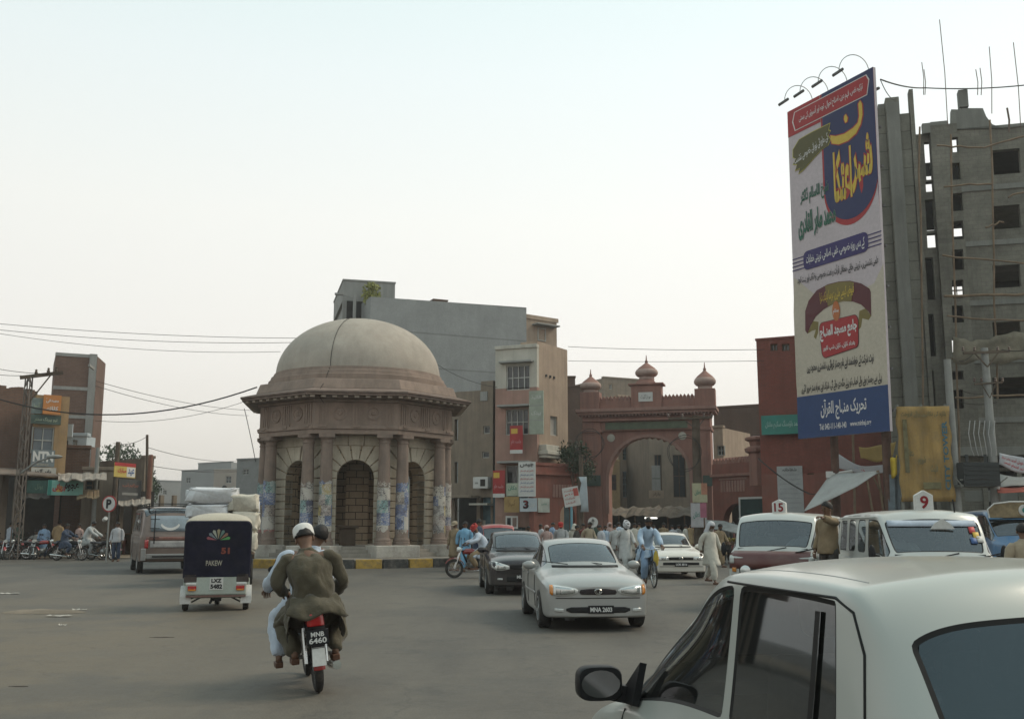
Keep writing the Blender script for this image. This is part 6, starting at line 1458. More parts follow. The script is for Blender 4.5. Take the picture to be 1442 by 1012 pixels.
def cabin(root, w, y0, y1, zf, dash_y, rows, seatm=None, driver=-1):
 mb = MB(); mb.bx(-w, w, y0, y1, zf - .03, zf + .02); mb.bx(-w + .06, w - .06, dash_y - .25, dash_y + .12, zf + .02, zf + .58)
 mb.build('floor_pan', M_CABIN, root)
 for (y, xs, z, wd) in rows:
  for x in xs: seat(root, x, y, z, wd, seatm)
def sedan(name, label, loc, rz, pm, style, group=None, k=(1, 1, 1)):
 root = thing(name, label, 'car', loc, rz, group)
 st = [[(p[0] * k[0], p[1] * k[1], p[2] * k[2]) for p in s_] for s_ in SEDAN]
 res, bvh = shell(st, [(8, 10), (10, 11)], [('windscreen', 8, 9), ('rear_window', 11, 14)], 3, .03, .016, crease=((5, 0, 8, .75), (4, 1, 17, .6), (2, 0, 17, .7), (6, 9, 11, .5)))
 body = put_mesh('body', res[0], pm, root); put_mesh('window_seal', res[1], M_TRIM, body)
 names = ['front_side_window', 'front_side_window', 'rear_side_window', 'rear_side_window', 'windscreen', 'rear_window']
 for q, nm in enumerate(names):
  if 2 + q in res: put_mesh(nm, res[2 + q], M_GLW if nm == 'windscreen' else M_GL, root)
 Z = k[2]
 for y in (.80 * k[1], 3.27 * k[1]):
  for s_ in (-1, 1): wheel(root, s_ * .755 * k[0], y, .30, .19, style.get('wheel', 'alloy'), s_)
 mb = MB()
 mb.bx(-.66, .66, .25, 4.0, .20, .26)
 for y in (.80 * k[1], 3.27 * k[1]): mb.bx(-.70, .70, y - .33, y + .33, .26, .70)
 mb.build('underbody', M_CABIN, root)
 cabin(root, .68, 1.1, 3.5, .30 * Z, 1.35, [(2.05, (-.36, .36), .30, .5), (2.95, (-.32, .32), .32, .62)], style.get('seat'))
 steering(root, -.36 * 1, 1.62, .86 * Z)
 # black wiper line at the foot of the windscreen
 put_patch('wiper_tray', bvh, span(-.56, .56, .925 * Z, .955 * Z, 10), 'F', M_BLKP, root, .008, 2)
 mb = MB()
 for a in (-.30, .28):
  mb.tube([(a, 1.20, .975 * Z), (a - .42, 1.36, 1.02 * Z)], .008, 5)
 mb.build('wiper', M_BLKP, root)
 for s_ in (-1, 1): mirror(root, s_ * .80 * k[0], 1.62 * k[1], .95 * Z, s_, pm)
 # front: lamps, grille, bumper
 hl = style['lamp']
 for s_ in (-1, 1):
  put_patch('headlamp', bvh, [(s_ * a, lo * Z, hi * Z) for a, lo, hi in hl], 'F', M_LAMP, root, .007)
  put_patch('lamp_reflector', bvh, [(s_ * a, lo * Z + .022, hi * Z - .02) for a, lo, hi in hl[1:-1]], 'F', M_LAMPD, root, .014)
  if 'ind' in style: put_patch('indicator', bvh, [(s_ * a, lo * Z, hi * Z) for a, lo, hi in style['ind']], 'F', M_AMB, root, .012)
  if 'fog' in style: put_patch('fog_lamp', bvh, [(s_ * a, lo * Z, hi * Z) for a, lo, hi in style['fog']], 'F', M_LAMP, root, .01)
  for yy in ((1.36, 2.40) if True else ()):
   put_patch('door_seam', bvh, [(yy * k[1] + .0, .30 * Z, .86 * Z), (yy * k[1] + .012, .30 * Z, .86 * Z)], 'R' if s_ > 0 else 'L', M_TRIM, body, .002, 8)
  for yy in (2.22, 3.02):
   put_patch('door_handle', bvh, span(yy * k[1], yy * k[1] + .16, .78 * Z, .81 * Z, 4), 'R' if s_ > 0 else 'L', style.get('handle', pm), root, .016, 2)
  put_patch('side_moulding', bvh, span(1.2 * k[1], 2.9 * k[1], .50 * Z, .54 * Z, 8), 'R' if s_ > 0 else 'L', pm, root, .008, 2)
  put_patch('tail_lamp', bvh, [(s_ * a, .70 * Z, .84 * Z) for a in (.42, .5, .58, .66)], 'B', M_TAIL, root)
 g = style['grille']; gr = put_patch('grille', bvh, [(a, lo * Z, hi * Z) for a, lo, hi in g], 'F', style.get('gm', M_BLKP), root, .008)
 gz = (g[len(g) // 2][1] + g[len(g) // 2][2]) / 2 * Z; h, _, _, _ = bvh.ray_cast(Vector((0, -3, gz)), Vector((0, 1, 0)))
 mb = MB(); mb.tube([(.055 * math.cos(t), h.y - .02, gz + .038 * math.sin(t)) for t in [2 * math.pi * q / 20 for q in range(20)]], .009, 6, closed=True); mb.tube([(.028 * math.cos(t), h.y - .02, gz + .006 + .03 * math.sin(t)) for t in [2 * math.pi * q / 16 for q in range(16)]], .007, 6, closed=True)
 mb.build('badge', M_CHROME, gr)
 put_patch('bumper_intake', bvh, [(a, lo * Z, hi * Z) for a, lo, hi in style['intake']], 'F', M_BLKP, root, .006)
 put_patch('bumper_groove', bvh, span(-.66, .66, style.get('groove', .50) * Z, style.get('groove', .50) * Z + .012, 14), 'F', M_TRIM, root, .003, 1)
 pz = style.get('pz', .36) * Z; h, _, _, _ = bvh.ray_cast(Vector((0, -3, pz)), Vector((0, 1, 0)))
 plate_obj(root, style.get('px', 0), h.y - .03, pz, .40, .12, *style.get('plate', ('LXZ 4732',)))
 return root, bvh
ST_SILVER = dict(lamp=[(.31, .60, .625), (.36, .565, .655), (.45, .545, .675), (.55, .535, .69), (.66, .54, .70), (.74, .57, .705)], ind=[(.70, .55, .702), (.725, .555, .702), (.75, .58, .705)],
     grille=[(-.29, .585, .60), (-.27, .562, .632), (-.13, .558, .645), (0, .556, .648), (.13, .558, .645), (.27, .562, .632), (.29, .585, .60)], gm=plain('grille_dark', (.035, .028, .03), .35),
     intake=[(-.50, .315, .35), (-.42, .285, .37), (0, .28, .375), (.42, .285, .37), (.50, .315, .35)], fog=[(.54, .30, .345), (.61, .30, .35), (.68, .31, .355)], groove=.50, pz=.335, px=.04, plate=('MNA 2603',))
ST_BLACK = dict(lamp=[(.34, .57, .63), (.42, .55, .66), (.53, .535, .69), (.64, .54, .72), (.75, .60, .735)], grille=[(-.31, .58, .655), (-.2, .56, .665), (0, .555, .67), (.2, .56, .665), (.31, .58, .655)],
    intake=[(-.40, .30, .40), (0, .29, .41), (.40, .30, .40)], fog=[(.50, .335, .37), (.58, .335, .375), (.62, .34, .37)], groove=.49, pz=.40, plate=('MLD 171',))
ST_CREAM = dict(lamp=[(.38, .565, .665), (.48, .56, .67), (.60, .56, .67), (.70, .565, .67)], ind=[(.68, .56, .67), (.76, .57, .67)], grille=[(-.37, .57, .65), (0, .568, .655), (.37, .57, .65)],
    intake=[(-.55, .42, .50), (0, .415, .505), (.55, .42, .50)], groove=.37, pz=.44, plate=('LOK 8816',), wheel='steel')
M_SILVER = paint('paint_silver', (.30, .305, .295), .3, .38, .03); M_BLACKC = paint('paint_black', (.010, .008, .012), .0, .2, .06); M_CREAMC = paint('paint_cream', (.56, .54, .49), .0, .35, .3)
def head_to(dx, dy): return math.atan2(dx, -dy)     # car front (-Y) turned towards (dx, dy)
def place_front(px, py, dirv, L=0):
 g = G(px, py); return g, head_to(*dirv)
g = G(843, 889); sedan('silver_sedan', 'silver saloon car driving towards the camera, front and centre of the traffic', (g.x, g.y - .0, 0), R(5), M_SILVER, ST_SILVER)
g = G(738, 838); sedan('black_sedan', 'black saloon car with clear headlamps half hidden behind the silver saloon', (g.x, g.y, 0), R(5), M_BLACKC, ST_BLACK, k=(1.0, 1.0, 1.06))
g = G(960, 815); sedan('cream_sedan', 'older cream saloon car with square lamps behind the man in white', (g.x, g.y, 0), R(2), M_CREAMC, ST_CREAM, k=(.97, .98, .99))
# ------------------------------------------------------------------ foreground hatchback
HATCH = [S(.00, .30, .60, .42, .56, .56, .58, .40, .61, .62), S(.05, .24, .69, .46, .62, .63, .65, .48, .69, .71), S(.22, .23, .73, .50, .68, .67, .72, .52, .77, .80), S(.42, .24, .745, .60, .74, .69, .77, .54, .82, .85), S(.52, .47, .75, .66, .765, .70, .795, .55, .845, .875),
   S(.66, .60, .752, .69, .785, .70, .815, .55, .865, .90), S(.76, .47, .753, .65, .80, .705, .83, .57, .885, .92), S(.82, .23, .753, .54, .82, .708, .85, .64, .905, .945, .76, .66), S(1.44, .22, .753, .53, .86, .705, .885, .615, 1.43, 1.492, 1.60, 1.50),
   S(2.04, .22, .753, .53, .875, .703, .90, .63, 1.468, 1.53, 2.00), S(2.48, .23, .752, .55, .89, .70, .915, .63, 1.468, 1.535, 2.44), S(2.64, .47, .750, .66, .90, .698, .92, .63, 1.464, 1.53, 2.60), S(2.82, .60, .747, .69, .905, .695, .925, .628, 1.458, 1.525, 2.72),
   S(2.99, .47, .738, .66, .91, .69, .93, .625, 1.45, 1.512, 2.90, 2.95), S(3.12, .25, .725, .55, .905, .675, .93, .645, .98, .99, 3.14, 3.26), S(3.24, .25, .70, .53, .90, .64, .92, .55, .93, .935, 3.27, 3.36), S(3.36, .26, .67, .50, .78, .61, .81, .48, .82, .82, 3.36, 3.42), S(3.40, .32, .61, .48, .63, .55, .66, .42, .68, .68)]
M_HATCH = paint('paint_white_grey', (.34, .36, .335), .0, .32, .22, (.40, .37, .31))
M_GLC = glass('window_glass_clear', (.74, .79, .75), .05)
HX, HY, HRZ = 1.06, 5.60, math.pi + R(9.5)
hat = thing('hatchback', 'pale grey white small hatchback close to the camera, seen from behind and left, dusty roof', 'car', (HX, HY, 0), HRZ)
res, HBVH = shell(HATCH, [(7, 9), (9, 12)], [('windscreen', 7, 8), ('rear_window', 13, 14)], 4, .05, .014, crease=((5, 0, 7, .4), (4, 1, 15, .3), (2, 0, 15, .5), (6, 8, 13, .55)), side_pil=.036, low=.012, top=.02)
body = put_mesh('body', res[0], M_HATCH, hat); put_mesh('window_seal', res[1], M_TRIM, body)
for q, nm in enumerate(['front_side_window', 'front_side_window', 'rear_side_window', 'rear_side_window', 'windscreen', 'rear_window']):
 put_mesh(nm, res[2 + q], M_GLT if nm == 'rear_window' else (M_GLC if 'front' in nm or nm == 'windscreen' else M_GLD), hat)
for y in (.66, 2.82):
 for s_ in (-1, 1): wheel(hat, s_ * .67, y, .265, .155, 'steel', s_)
mb = MB(); mb.bx(-.58, .58, .2, 3.2, .20, .26)
for y in (.66, 2.82): mb.bx(-.60, .60, y - .3, y + .3, .26, .62)
mb.build('underbody', M_CABIN, hat)
cabin(hat, .60, .9, 3.2, .30, 1.12, [(1.75, (-.32, .32), .42, .46), (2.5, (0,), .36, 1.1)], mat('seat_light', (.26, .25, .22), var=.2, bump=.1)); steering(hat, -.32, 1.42, .92)
mb = MB(); mb.bx(-.55, .55, 2.72, 3.2, .88, .92); mb.build('parcel_shelf', M_CABIN, hat)
for s_ in (-1, 1):
 rings = []
 for j, (yy, f_) in enumerate(((-.055, .55), (-.045, .85), (-.01, 1.0), (.045, 1.0), (.055, .95))):
  rings.append([(s_ * .855 + .098 * f_ * abs(math.cos(q)) ** .55 * (1 if math.cos(q) > 0 else -1), .93 + yy, .958 + .072 * f_ * abs(math.sin(q)) ** .55 * (1 if math.sin(q) > 0 else -1)) for q in [2 * math.pi * k / 24 for k in range(24)]])
 mb = MB(); mb.loft(rings, True, True); mb.bar((s_ * .69, .95, .90), (s_ * .80, .935, .92), .06, .07)
 mr = mb.build('wing_mirror', M_BLKP, hat, smooth=50)
 mb = MB(); mb.add([(s_ * .855 + .085 * math.cos(q), 0.99, .958 + .057 * math.sin(q)) for q in [2 * math.pi * k / 20 for k in range(20)]], [tuple(range(20))]); mb.build('mirror_glass', plain('mirror_glass', (.22, .22, .23), .03, 1.0), mr)
 mb = MB(); mb.add([(s_ * .722, .84, .86), (s_ * .716, 1.08, .875), (s_ * .678, 1.08, 1.05)], [(0, 1, 2)]); mm = mb.build('mirror_mount', M_BLKP, hat); mm.modifiers.new('t', 'SOLIDIFY').thickness = .03
 # doors: seams, frames, divider bar in the rear pane
 for yy, z1 in ((.90, .84), (2.03, .88), (2.86, .90)): put_patch('door_seam', HBVH, [(yy, .30, z1), (yy + .008, .30, z1)], 'R' if s_ > 0 else 'L', M_TRIM, body, .0015, 10)
 for yy in (1.86, 2.48): put_patch('door_handle', HBVH, span(yy, yy + .13, .80, .83, 4), 'R' if s_ > 0 else 'L', M_BLKP, hat, .015, 2)
 put_patch('tail_lamp', HBVH, [(s_ * a, .62, .90) for a in (.50, .56, .62, .66)], 'B', M_TAIL, hat)
 # pressed seam along the roof edge
 pts = []
 for i in range(26):
  y = 1.62 + (2.88 - 1.62) * i / 25
  h, n_, ix, ds = HBVH.ray_cast(Vector((s_ * .545, y, 3)), Vector((0, 0, -1)))
  if h is not None: pts.append(h + Vector((0, 0, -.001)))
 mb = MB(); mb.tube(pts[:-3], .0028, 6); mb.build('roof_seam', M_STEEL, body, smooth=60)
 dp = []
 for (yy, zz) in [(1.42 + .16 * i, 1.432) for i in range(9)] + [(2.80, 1.40), (2.86, 1.30), (2.89, 1.15), (2.90, 1.0), (2.89, .90)]:
  h, n_, ix, ds = HBVH.ray_cast(Vector((s_ * 3, yy, zz)), Vector((-s_, 0, 0)))
  if h is not None: dp.append(h)
 mb = MB(); mb.tube(dp, .0045, 6); mb.build('door_gap', M_TRIM, body, smooth=60)
 put_patch('tailgate_gap', HBVH, [(3.035, .50, .97), (3.041, .50, .97)], 'R' if s_ > 0 else 'L', M_TRIM, body, .0012, 12)
 mb = MB(); g_ = patch(HBVH, [(2.60, .945, 1.39), (2.63, .945, 1.39)], 'R' if s_ > 0 else 'L', .004, 10); mb.loft(g_, closed=False); mb.build('pane_divider', M_TRIM, body)
plate_obj(hat, 0, 3.45, .60, .40, .12, 'MNC 518', facing=1)
# ------------------------------------------------------------------ vans
VAN = [S(.00, .40, .78, .62, .94, .765, .99, .60, 1.03, 1.04, .02), S(.07, .34, .835, .62, 1.00, .81, 1.06, .71, 1.10, 1.115, .14, .10), S(.40, .33, .845, .62, 1.03, .815, 1.08, .745, 1.765, 1.835, .66, .58),
  S(.52, .54, .845, .74, 1.03, .815, 1.08, .75, 1.785, 1.862, .86, .82), S(.72, .66, .845, .78, 1.03, .815, 1.08, .755, 1.797, 1.872, 1.0), S(.92, .54, .845, .74, 1.03, .815, 1.08, .755, 1.80, 1.875, 1.1), S(1.06, .33, .845, .62, 1.03, .815, 1.08, .755, 1.80, 1.875, 1.2),
  S(1.36, .32, .845, .62, 1.03, .815, 1.08, .755, 1.80, 1.875), S(2.25, .32, .845, .62, 1.03, .815, 1.08, .755, 1.80, 1.875), S(3.05, .33, .845, .62, 1.03, .815, 1.08, .755, 1.80, 1.872), S(3.2, .54, .845, .74, 1.03, .815, 1.08, .74, 1.775, 1.88),
  S(3.38, .66, .845, .78, 1.03, .815, 1.08, .755, 1.79, 1.865), S(3.56, .54, .845, .74, 1.03, .815, 1.08, .752, 1.785, 1.86), S(3.72, .33, .845, .62, 1.03, .81, 1.08, .735, 1.755, 1.86), S(4.30, .34, .84, .62, 1.02, .80, 1.07, .72, 1.71, 1.80, 4.14, 4.16), S(4.38, .38, .80, .62, .98, .76, 1.03, .66, 1.05, 1.06, 4.34)]
def van(name, label, loc, rz, pm, k=(1, 1, 1), cat='van', front=None, extra=None, stations=None, glm=None):
 root = thing(name, label, cat, loc, rz)
 st = [[(p[0] * k[0], p[1] * k[1], p[2] * k[2]) for p in s_] for s_ in (stations or VAN)]
 res, bvh = shell(st, [(1, 7), (7, 8), (8, 9), (9, 13)], [('windscreen', 1, 2), ('rear_window', 13, 14)], 3, .02, .02, crease=((4, 0, 15, .4), (2, 0, 15, .6), (6, 1, 14, .8), (5, 0, 14, .6)), side_pil=.06)
 body = put_mesh('body', res[0], pm, root); put_mesh('window_seal', res[1], M_TRIM, body)
 nms = ['front_side_window'] * 2 + ['side_window'] * 6 + ['windscreen', 'rear_window']
 for q, nm in enumerate(nms):
  if 2 + q in res: put_mesh(nm, res[2 + q], (glm or M_GLW) if nm == 'windscreen' else M_GL, root)
 for y in (.72 * k[1], 3.38 * k[1]):
  for s_ in (-1, 1): wheel(root, s_ * .74 * k[0], y, .32 * k[2], .19, 'steel', s_)
 mb = MB(); mb.bx(-.66, .66, .2, 4.2 * k[1], .32 * k[2], .40 * k[2])
 for y in (.72, 3.38): mb.bx(-.66 * k[0], .66 * k[0], (y - .33) * k[1], (y + .33) * k[1], .40 * k[2], .76 * k[2])
 mb.build('underbody', M_CABIN, root)
 cabin(root, .72 * k[0], .3, 4.2 * k[1], .60 * k[2], .42 * k[1], [(1.05, (-.40, .40), .62, .5), (2.0, (0,), .62, 1.35), (2.8, (0,), .62, 1.35), (3.6, (0,), .62, 1.35)], M_SEATB)
 steering(root, -.40, .62 * k[1], 1.12 * k[2], .6, .19)
 Z = k[2]
 mb = MB()
 for a in (-.15, .45): mb.tube([(a, .09 * k[1], 1.11 * Z), (a + .42, .16 * k[1], 1.20 * Z)], .012, 5)
 mb.build('wiper', M_BLKP, root)
 for s_ in (-1, 1):
  put_patch('door_seam', bvh, [(1.28 * k[1], .40 * Z, 1.0 * Z), (1.295 * k[1], .40 * Z, 1.0 * Z)], 'R' if s_ > 0 else 'L', M_TRIM, body, .003, 6)
  put_patch('rain_gutter', bvh, span(.8, 4.0 * k[1], 1.735 * Z, 1.755 * Z, 10), 'R' if s_ > 0 else 'L', pm, body, .03, 1)
 return root, bvh
def roof_sign(root, y, z, num, w=.36, h=.42, m=INK_R):
 mb = MB(); mb.plate([(-w / 2, z), (w / 2, z), (w / 2, z + h * .75), (0, z + h), (-w / 2, z + h * .75)], y - .06, y + .06)
 o = mb.build('roof_sign', BD_W, root, bevel=.012); mb = MB(); put_text(mb, num, 0, z + h * .42, w * (.46 if len(num) == 1 else .66), h * .62, y - .068, 0, 0, .025); mb.build('lettering', m, o, recalc=False)
M_VANW = paint('paint_van_white', (.43, .45, .43), .0, .38, .28); M_VANM = paint('paint_maroon', (.085, .018, .016), .0, .4, .12)
g = GX(1326, 15.4)
v9, bv = van('minivan', 'white route van with number 9 roof sign just behind the pale hatchback', (g.x, g.y, 0), R(-7), M_VANW)
roof_sign(v9, .92, 1.84, '9', .28, .33, mat('ink_darkred', (.22, .02, .025)))
mb = MB(); mb.tube([(.42, .75, 1.80), (.40, .74, 2.02)], .012, 5); mb.build('aerial', M_BLKP, v9)
put_patch('sun_strip', bv, [(a, 1.60, 1.69) for a in [-.66 + 1.32 * i / 12 for i in range(13)]], 'F', mat('strip_blue_white', (.38, .43, .50), var=.15), v9, .012, 2)
mb = MB(); h, _, _, _ = bv.ray_cast(Vector((0.12, -3, 1.58)), Vector((0, 1, 0)))
mb.plate([(-.06, 1.56), (.30, 1.56), (.24, 1.64), (.12, 1.72), (.0, 1.64)], h.y - .05, h.y - .03); mb.build('visor_ornament', BD_W, v9)
for a, z, c in ((.52, 1.50, INK_R), (.56, 1.42, INK_GOLD), (.50, 1.34, INK_B), (.60, 1.36, BD_W)): put_patch('sticker', bv, span(a, a + .09, z, z + .09, 2), 'F', c, v9, .012, 2)
for s_ in (-1, 1): mirror(v9, s_ * .92, .30, 1.18, s_, M_BLKP, (.10, .09, .26))
put_patch('grille', bv, span(-.62, .62, .72, .86, 10), 'F', M_BLKP, v9)
for s_ in (-1, 1): put_patch('headlamp', bv, span(s_ * .45, s_ * .68, .72, .86, 4), 'F', M_LAMP, v9, .014)
put_patch('bumper', bv, span(-.78, .78, .40, .56, 12), 'F', M_STEEL, v9, .03)
g = GX(1083, 19.4)
v15, bv = van('minivan', 'white van with maroon front and number 15 roof sign, left of the number 9 van', (g.x, g.y, 0), R(-27), M_VANW)
roof_sign(v15, .95, 1.85, '15', .27, .27, mat('ink_darkred', (.22, .02, .025)))
put_patch('front_panel', bv, span(-.80, .80, .80, 1.13, 18), 'F', M_VANM, v15, .006); put_patch('grille', bv, span(-.60, .60, .70, .83, 10), 'F', M_BLKP, v15); put_patch('lower_panel', bv, span(-.76, .76, .52, .69, 12), 'F', M_VANM, v15, .006)
for s_ in (-1, 1):
 h, _, _, _ = bv.ray_cast(Vector((s_ * .48, -3, .765)), Vector((0, 1, 0)))
 mb = MB(); mb.lathe([(.10, -.02), (.10, .012), (.09, .02), (.001, .035)], 20, 0, (s_ * .48, h.y - .015, .765), rot=Matrix.Rotation(math.pi / 2, 3, 'X')); mb.build('headlamp', M_LAMP, v15, smooth=50)
 put_patch('indicator', bv, span(s_ * .66, s_ * .74, .74, .82, 2), 'F', M_AMB, v15, .012); put_patch('corner_panel', bv, span(s_ * .70, s_ * .79, .90, 1.02, 3), 'F', M_VANW, v15, .016); mirror(v15, s_ * .92, .30, 1.16, s_, M_BLKP, (.10, .09, .24))
put_patch('bumper', bv, span(-.78, .78, .39, .50, 12), 'F', M_BLKP, v15, .04)
mb = MB(); put_text(mb, 'لاہور', 0, .97, .0001, .0001, -1) if False else None
# blue painted bus front at the right edge
g = GX(1452, 26.5)
M_BLUEB = paint('paint_blue_bus', (.035, .12, .24), .0, .4, .35)
bb, bv = van('painted_bus', 'blue painted bus front with brown crest panel over the windscreen, at the right edge', (g.x, g.y, 0), R(-12), M_BLUEB, (1.16, 1.3, 1.10), 'bus', glm=M_GLD)
mb = MB(); mb.plate([(-.88, 1.80), (.88, 1.80), (.90, 2.02), (.74, 2.16), (.35, 2.20), (-.35, 2.20), (-.74, 2.16), (-.90, 2.02)], .50, .62); cp = mb.build('crest_panel', mat('crest_brown', (.22, .17, .10), var=.35, scale=5), bb, bevel=.02)
mb = MB(); mb.lathe([(.15, 0), (.15, .02), (.11, .03), (.105, .01), (.001, .012)], 24, 0, (-.0, .50, 2.0), rot=Matrix.Rotation(math.pi / 2, 3, 'X')); mb.build('emblem', BD_W, cp, smooth=30)
mb = MB(); mb.ball((0, .485, 2.0), (.06, .02, .07)); mb.build('emblem_centre', BD_GRN, cp)
mb = MB(); mb.tube([(-.88, .48, 1.80), (-.91, .48, 2.02), (-.74, .48, 2.17), (-.35, .48, 2.22), (.35, .48, 2.22), (.74, .48, 2.17), (.91, .48, 2.02), (.88, .48, 1.80)], .02, 6); mb.build('crest_rim', BD_W, cp, smooth=40)
put_patch('blue_band', bv, span(-.84, .84, 1.76, 1.80, 10), 'F', mat('band_skyblue', (.08, .22, .40)), bb, .05, 1)
for s_ in (-1, 1): mirror(bb, s_ * 1.10, .25, 1.45, s_, M_BLKP, (.15, .1, .36))
mb = MB(); mb.bar((-.9, .2, 1.2), (.9, .2, 1.2), .05); mb.build('bumper_bar', M_CHROME, bb)
# ------------------------------------------------------------------ brown minibus seen from behind
g = GX(219, 33.0); hd = R(180 + 24)
M_MINI = paint('paint_minibus', (.12, .085, .07), .0, .42, .3, (.25, .2, .16))
rt = Matrix.Rotation(hd, 3, 'Z') @ Vector((0, 4.38 * 1.05, 0))
mb_, bv = van('minibus', 'dusty brown minibus driving away with roof rack and crescent painted on the rear window', (g.x - rt.x, g.y - rt.y + 1.6, 0), hd, M_MINI, (1.2, 1.05, 1.2), 'minibus')
put_patch('rear_glass_tint', bv, span(-.66, .66, 1.40, 1.92, 10), 'B', mat('glass_bluish', (.20, .24, .27), rough=.12, spec=.7), mb_, .012)
for c in (0,):
 pts = []
 for i in range(17):
  a = R(200 + 140 * i / 16); pts.append((-.04 + .33 * math.cos(a), 1.70 + .27 * math.sin(a)))
 inn = [(-.04 + .30 * math.cos(R(205 + 130 * i / 16)), 1.76 + .24 * math.sin(R(205 + 130 * i / 16))) for i in range(17)][::-1]
 gq = [];
 for (x, z) in pts + inn:
  h, _, _, _ = bv.ray_cast(Vector((-x, 9, z)), Vector((0, -1, 0))); gq.append(h + Vector((0, .03, 0)))
 m2 = MB(); n = len(pts)
 for i in range(n - 1): m2.quad(gq[i], gq[i + 1], gq[2 * n - 2 - i], gq[2 * n - 1 - i])
 m2.build('crescent', BD_W, mb_)
put_patch('rear_red_band', bv, span(-.80, .80, 1.12, 1.22, 12), 'B', paint('paint_rust', (.16, .045, .03), .0, .4, .4), mb_, .008)
put_patch('rear_panel', bv, span(-.66, .66, .86, 1.08, 10), 'B', mat('panel_grey', (.34, .33, .32), var=.25, scale=4), mb_, .008)
for s_ in (-1, 1): put_patch('tail_lamp', bv, span(s_ * .72, s_ * .84, .84, 1.12, 3), 'B', M_TAIL, mb_, .014)
m2 = MB(); yb_ = 4.38 * 1.05; m2.bx(-.95, .95, yb_ + .02, yb_ + .16, .50, .66); m2.bx(-.95, -.80, yb_ + .02, yb_ + .2, .44, .84); m2.bx(.80, .95, yb_ + .02, yb_ + .2, .44, .84); m2.build('bumper', M_STEEL, mb_, bevel=.02)
m2 = MB(); m2.bx(-.6, .6, yb_ + .16, yb_ + .20, .55, .60); m2.build('bumper_strip', M_BLKP, mb_)
m2 = MB(); zr = 2.18
for x in (-.72, .72): m2.bar((x, .9, zr), (x, 4.3, zr), .04)
for y in [1.0 + .36 * i for i in range(10)]: m2.bar((-.74, y, zr - .02), (.74, y, zr - .02), .03)
for x in (-.72, .72):
 for y in (1.0, 2.0, 3.0, 4.2): m2.bar((x, y, 1.98), (x, y, zr + .14), .03)
for z in (zr + .07, zr + .14):
 m2.bar((-.74, .9, z), (-.74, 4.3, z), .03); m2.bar((.74, .9, z), (.74, 4.3, z), .03); m2.bar((-.74, 4.3, z), (.74, 4.3, z), .03)
m2.build('roof_rack', M_BLKP, mb_)
m2 = MB(); m2.tube([(.55, yb_ - .1, 1.0), (.55, yb_ + .05, 1.0), (.55, yb_ + .06, 2.1)], .02, 6); [m2.bar((.40, yb_ + .06, z), (.70, yb_ + .06, z), .025) for z in (1.2, 1.5, 1.8)]; m2.build('ladder', M_BLKP, mb_)
# ------------------------------------------------------------------ auto rickshaw from behind
g = G(303, 860); RZ = R(180 + 15)
rk = thing('auto_rickshaw', 'three wheeled auto rickshaw with navy canvas back and pale green tail, driving away', 'rickshaw', (g.x, g.y, 0), RZ)
# local: rear face at y=0, front towards -Y
M_RKB = mat('rickshaw_paint', (.34, .385, .345), var=.1, scale=2, rough=.45, bump=.05, spec=.5, dirt=(.27, .25, .2), dfac=.4)
M_CANV = mat('canvas_navy', (.010, .010, .022), spec=.15, var=.35, scale=3, rough=.75, bump=.25, fine=14, dirt=(.04, .036, .04), dfac=.25); M_RKT = mat('canvas_cream', (.44, .40, .32), var=.1, scale=2, rough=.7, dirt=(.3, .26, .2))
def rr(w, z0, z1, rad, n=5):
 o = []
 for cx_, cz_, a0 in ((w - rad, z1 - rad, 0), (-w + rad, z1 - rad, 90)):
  for a in range(n + 1): t = R(a0 + 90 * a / n); o.append((cx_ + rad * math.cos(t), cz_ + rad * math.sin(t)))
 return o + [(-w, z0), (w, z0)]
mb = MB()
mb.loft([[(x, 0.0, z) for x, z in rr(.62, .62, 1.70, .10)], [(x, .035, z) for x, z in rr(.60, .64, 1.68, .10)]], True, True)
cv = mb.build('canvas_back', M_CANV, rk, smooth=40)
mb = MB()
secs = [(0, .625, 1.705), (-.35, .63, 1.80), (-.9, .63, 1.86), (-1.45, .60, 1.84), (-1.75, .52, 1.72)]
rings = []
for y, w, zt_ in secs: rings.append([(w * math.cos(R(a)), y, 1.60 + (zt_ - 1.60) * math.sin(R(a)) ** .6 if 0 < a < 180 else 1.52) for a in range(0, 181, 12)])
mb.loft(rings, closed=False); o = mb.build('roof_canvas', M_RKT, rk, smooth=60); o.modifiers.new('t', 'SOLIDIFY').thickness = .02
mb = MB();
for s_ in (-1, 1): mb.bx(s_ * .60, s_ * .625, -.75, -.02, .62, 1.60); mb.tube([(s_ * .60, -1.5, .5), (s_ * .58, -1.62, 1.3), (s_ * .55, -1.5, 1.7)], .02, 6)
mb.build('side_curtain', M_CANV, rk)
mb = MB(); mb.bx(-.56, .56, -.30, .03, .30, .70); mb.bx(-.62, .62, -1.0, -.30, .32, .60); mb.bx(-.45, .45, -1.9, -1.0, .28, .34); mb.add([(-.56, .03, .30), (.56, .03, .30), (.50, -.10, .24), (-.50, -.10, .24)], [(0, 1, 2, 3)])
mb.build('tail_body', M_RKB, rk, bevel=.03, seg=3)
mb = MB(); mb.bx(-.55, .55, -.02, .045, .265, .30); mb.build('lower_lip', M_VANM, rk)
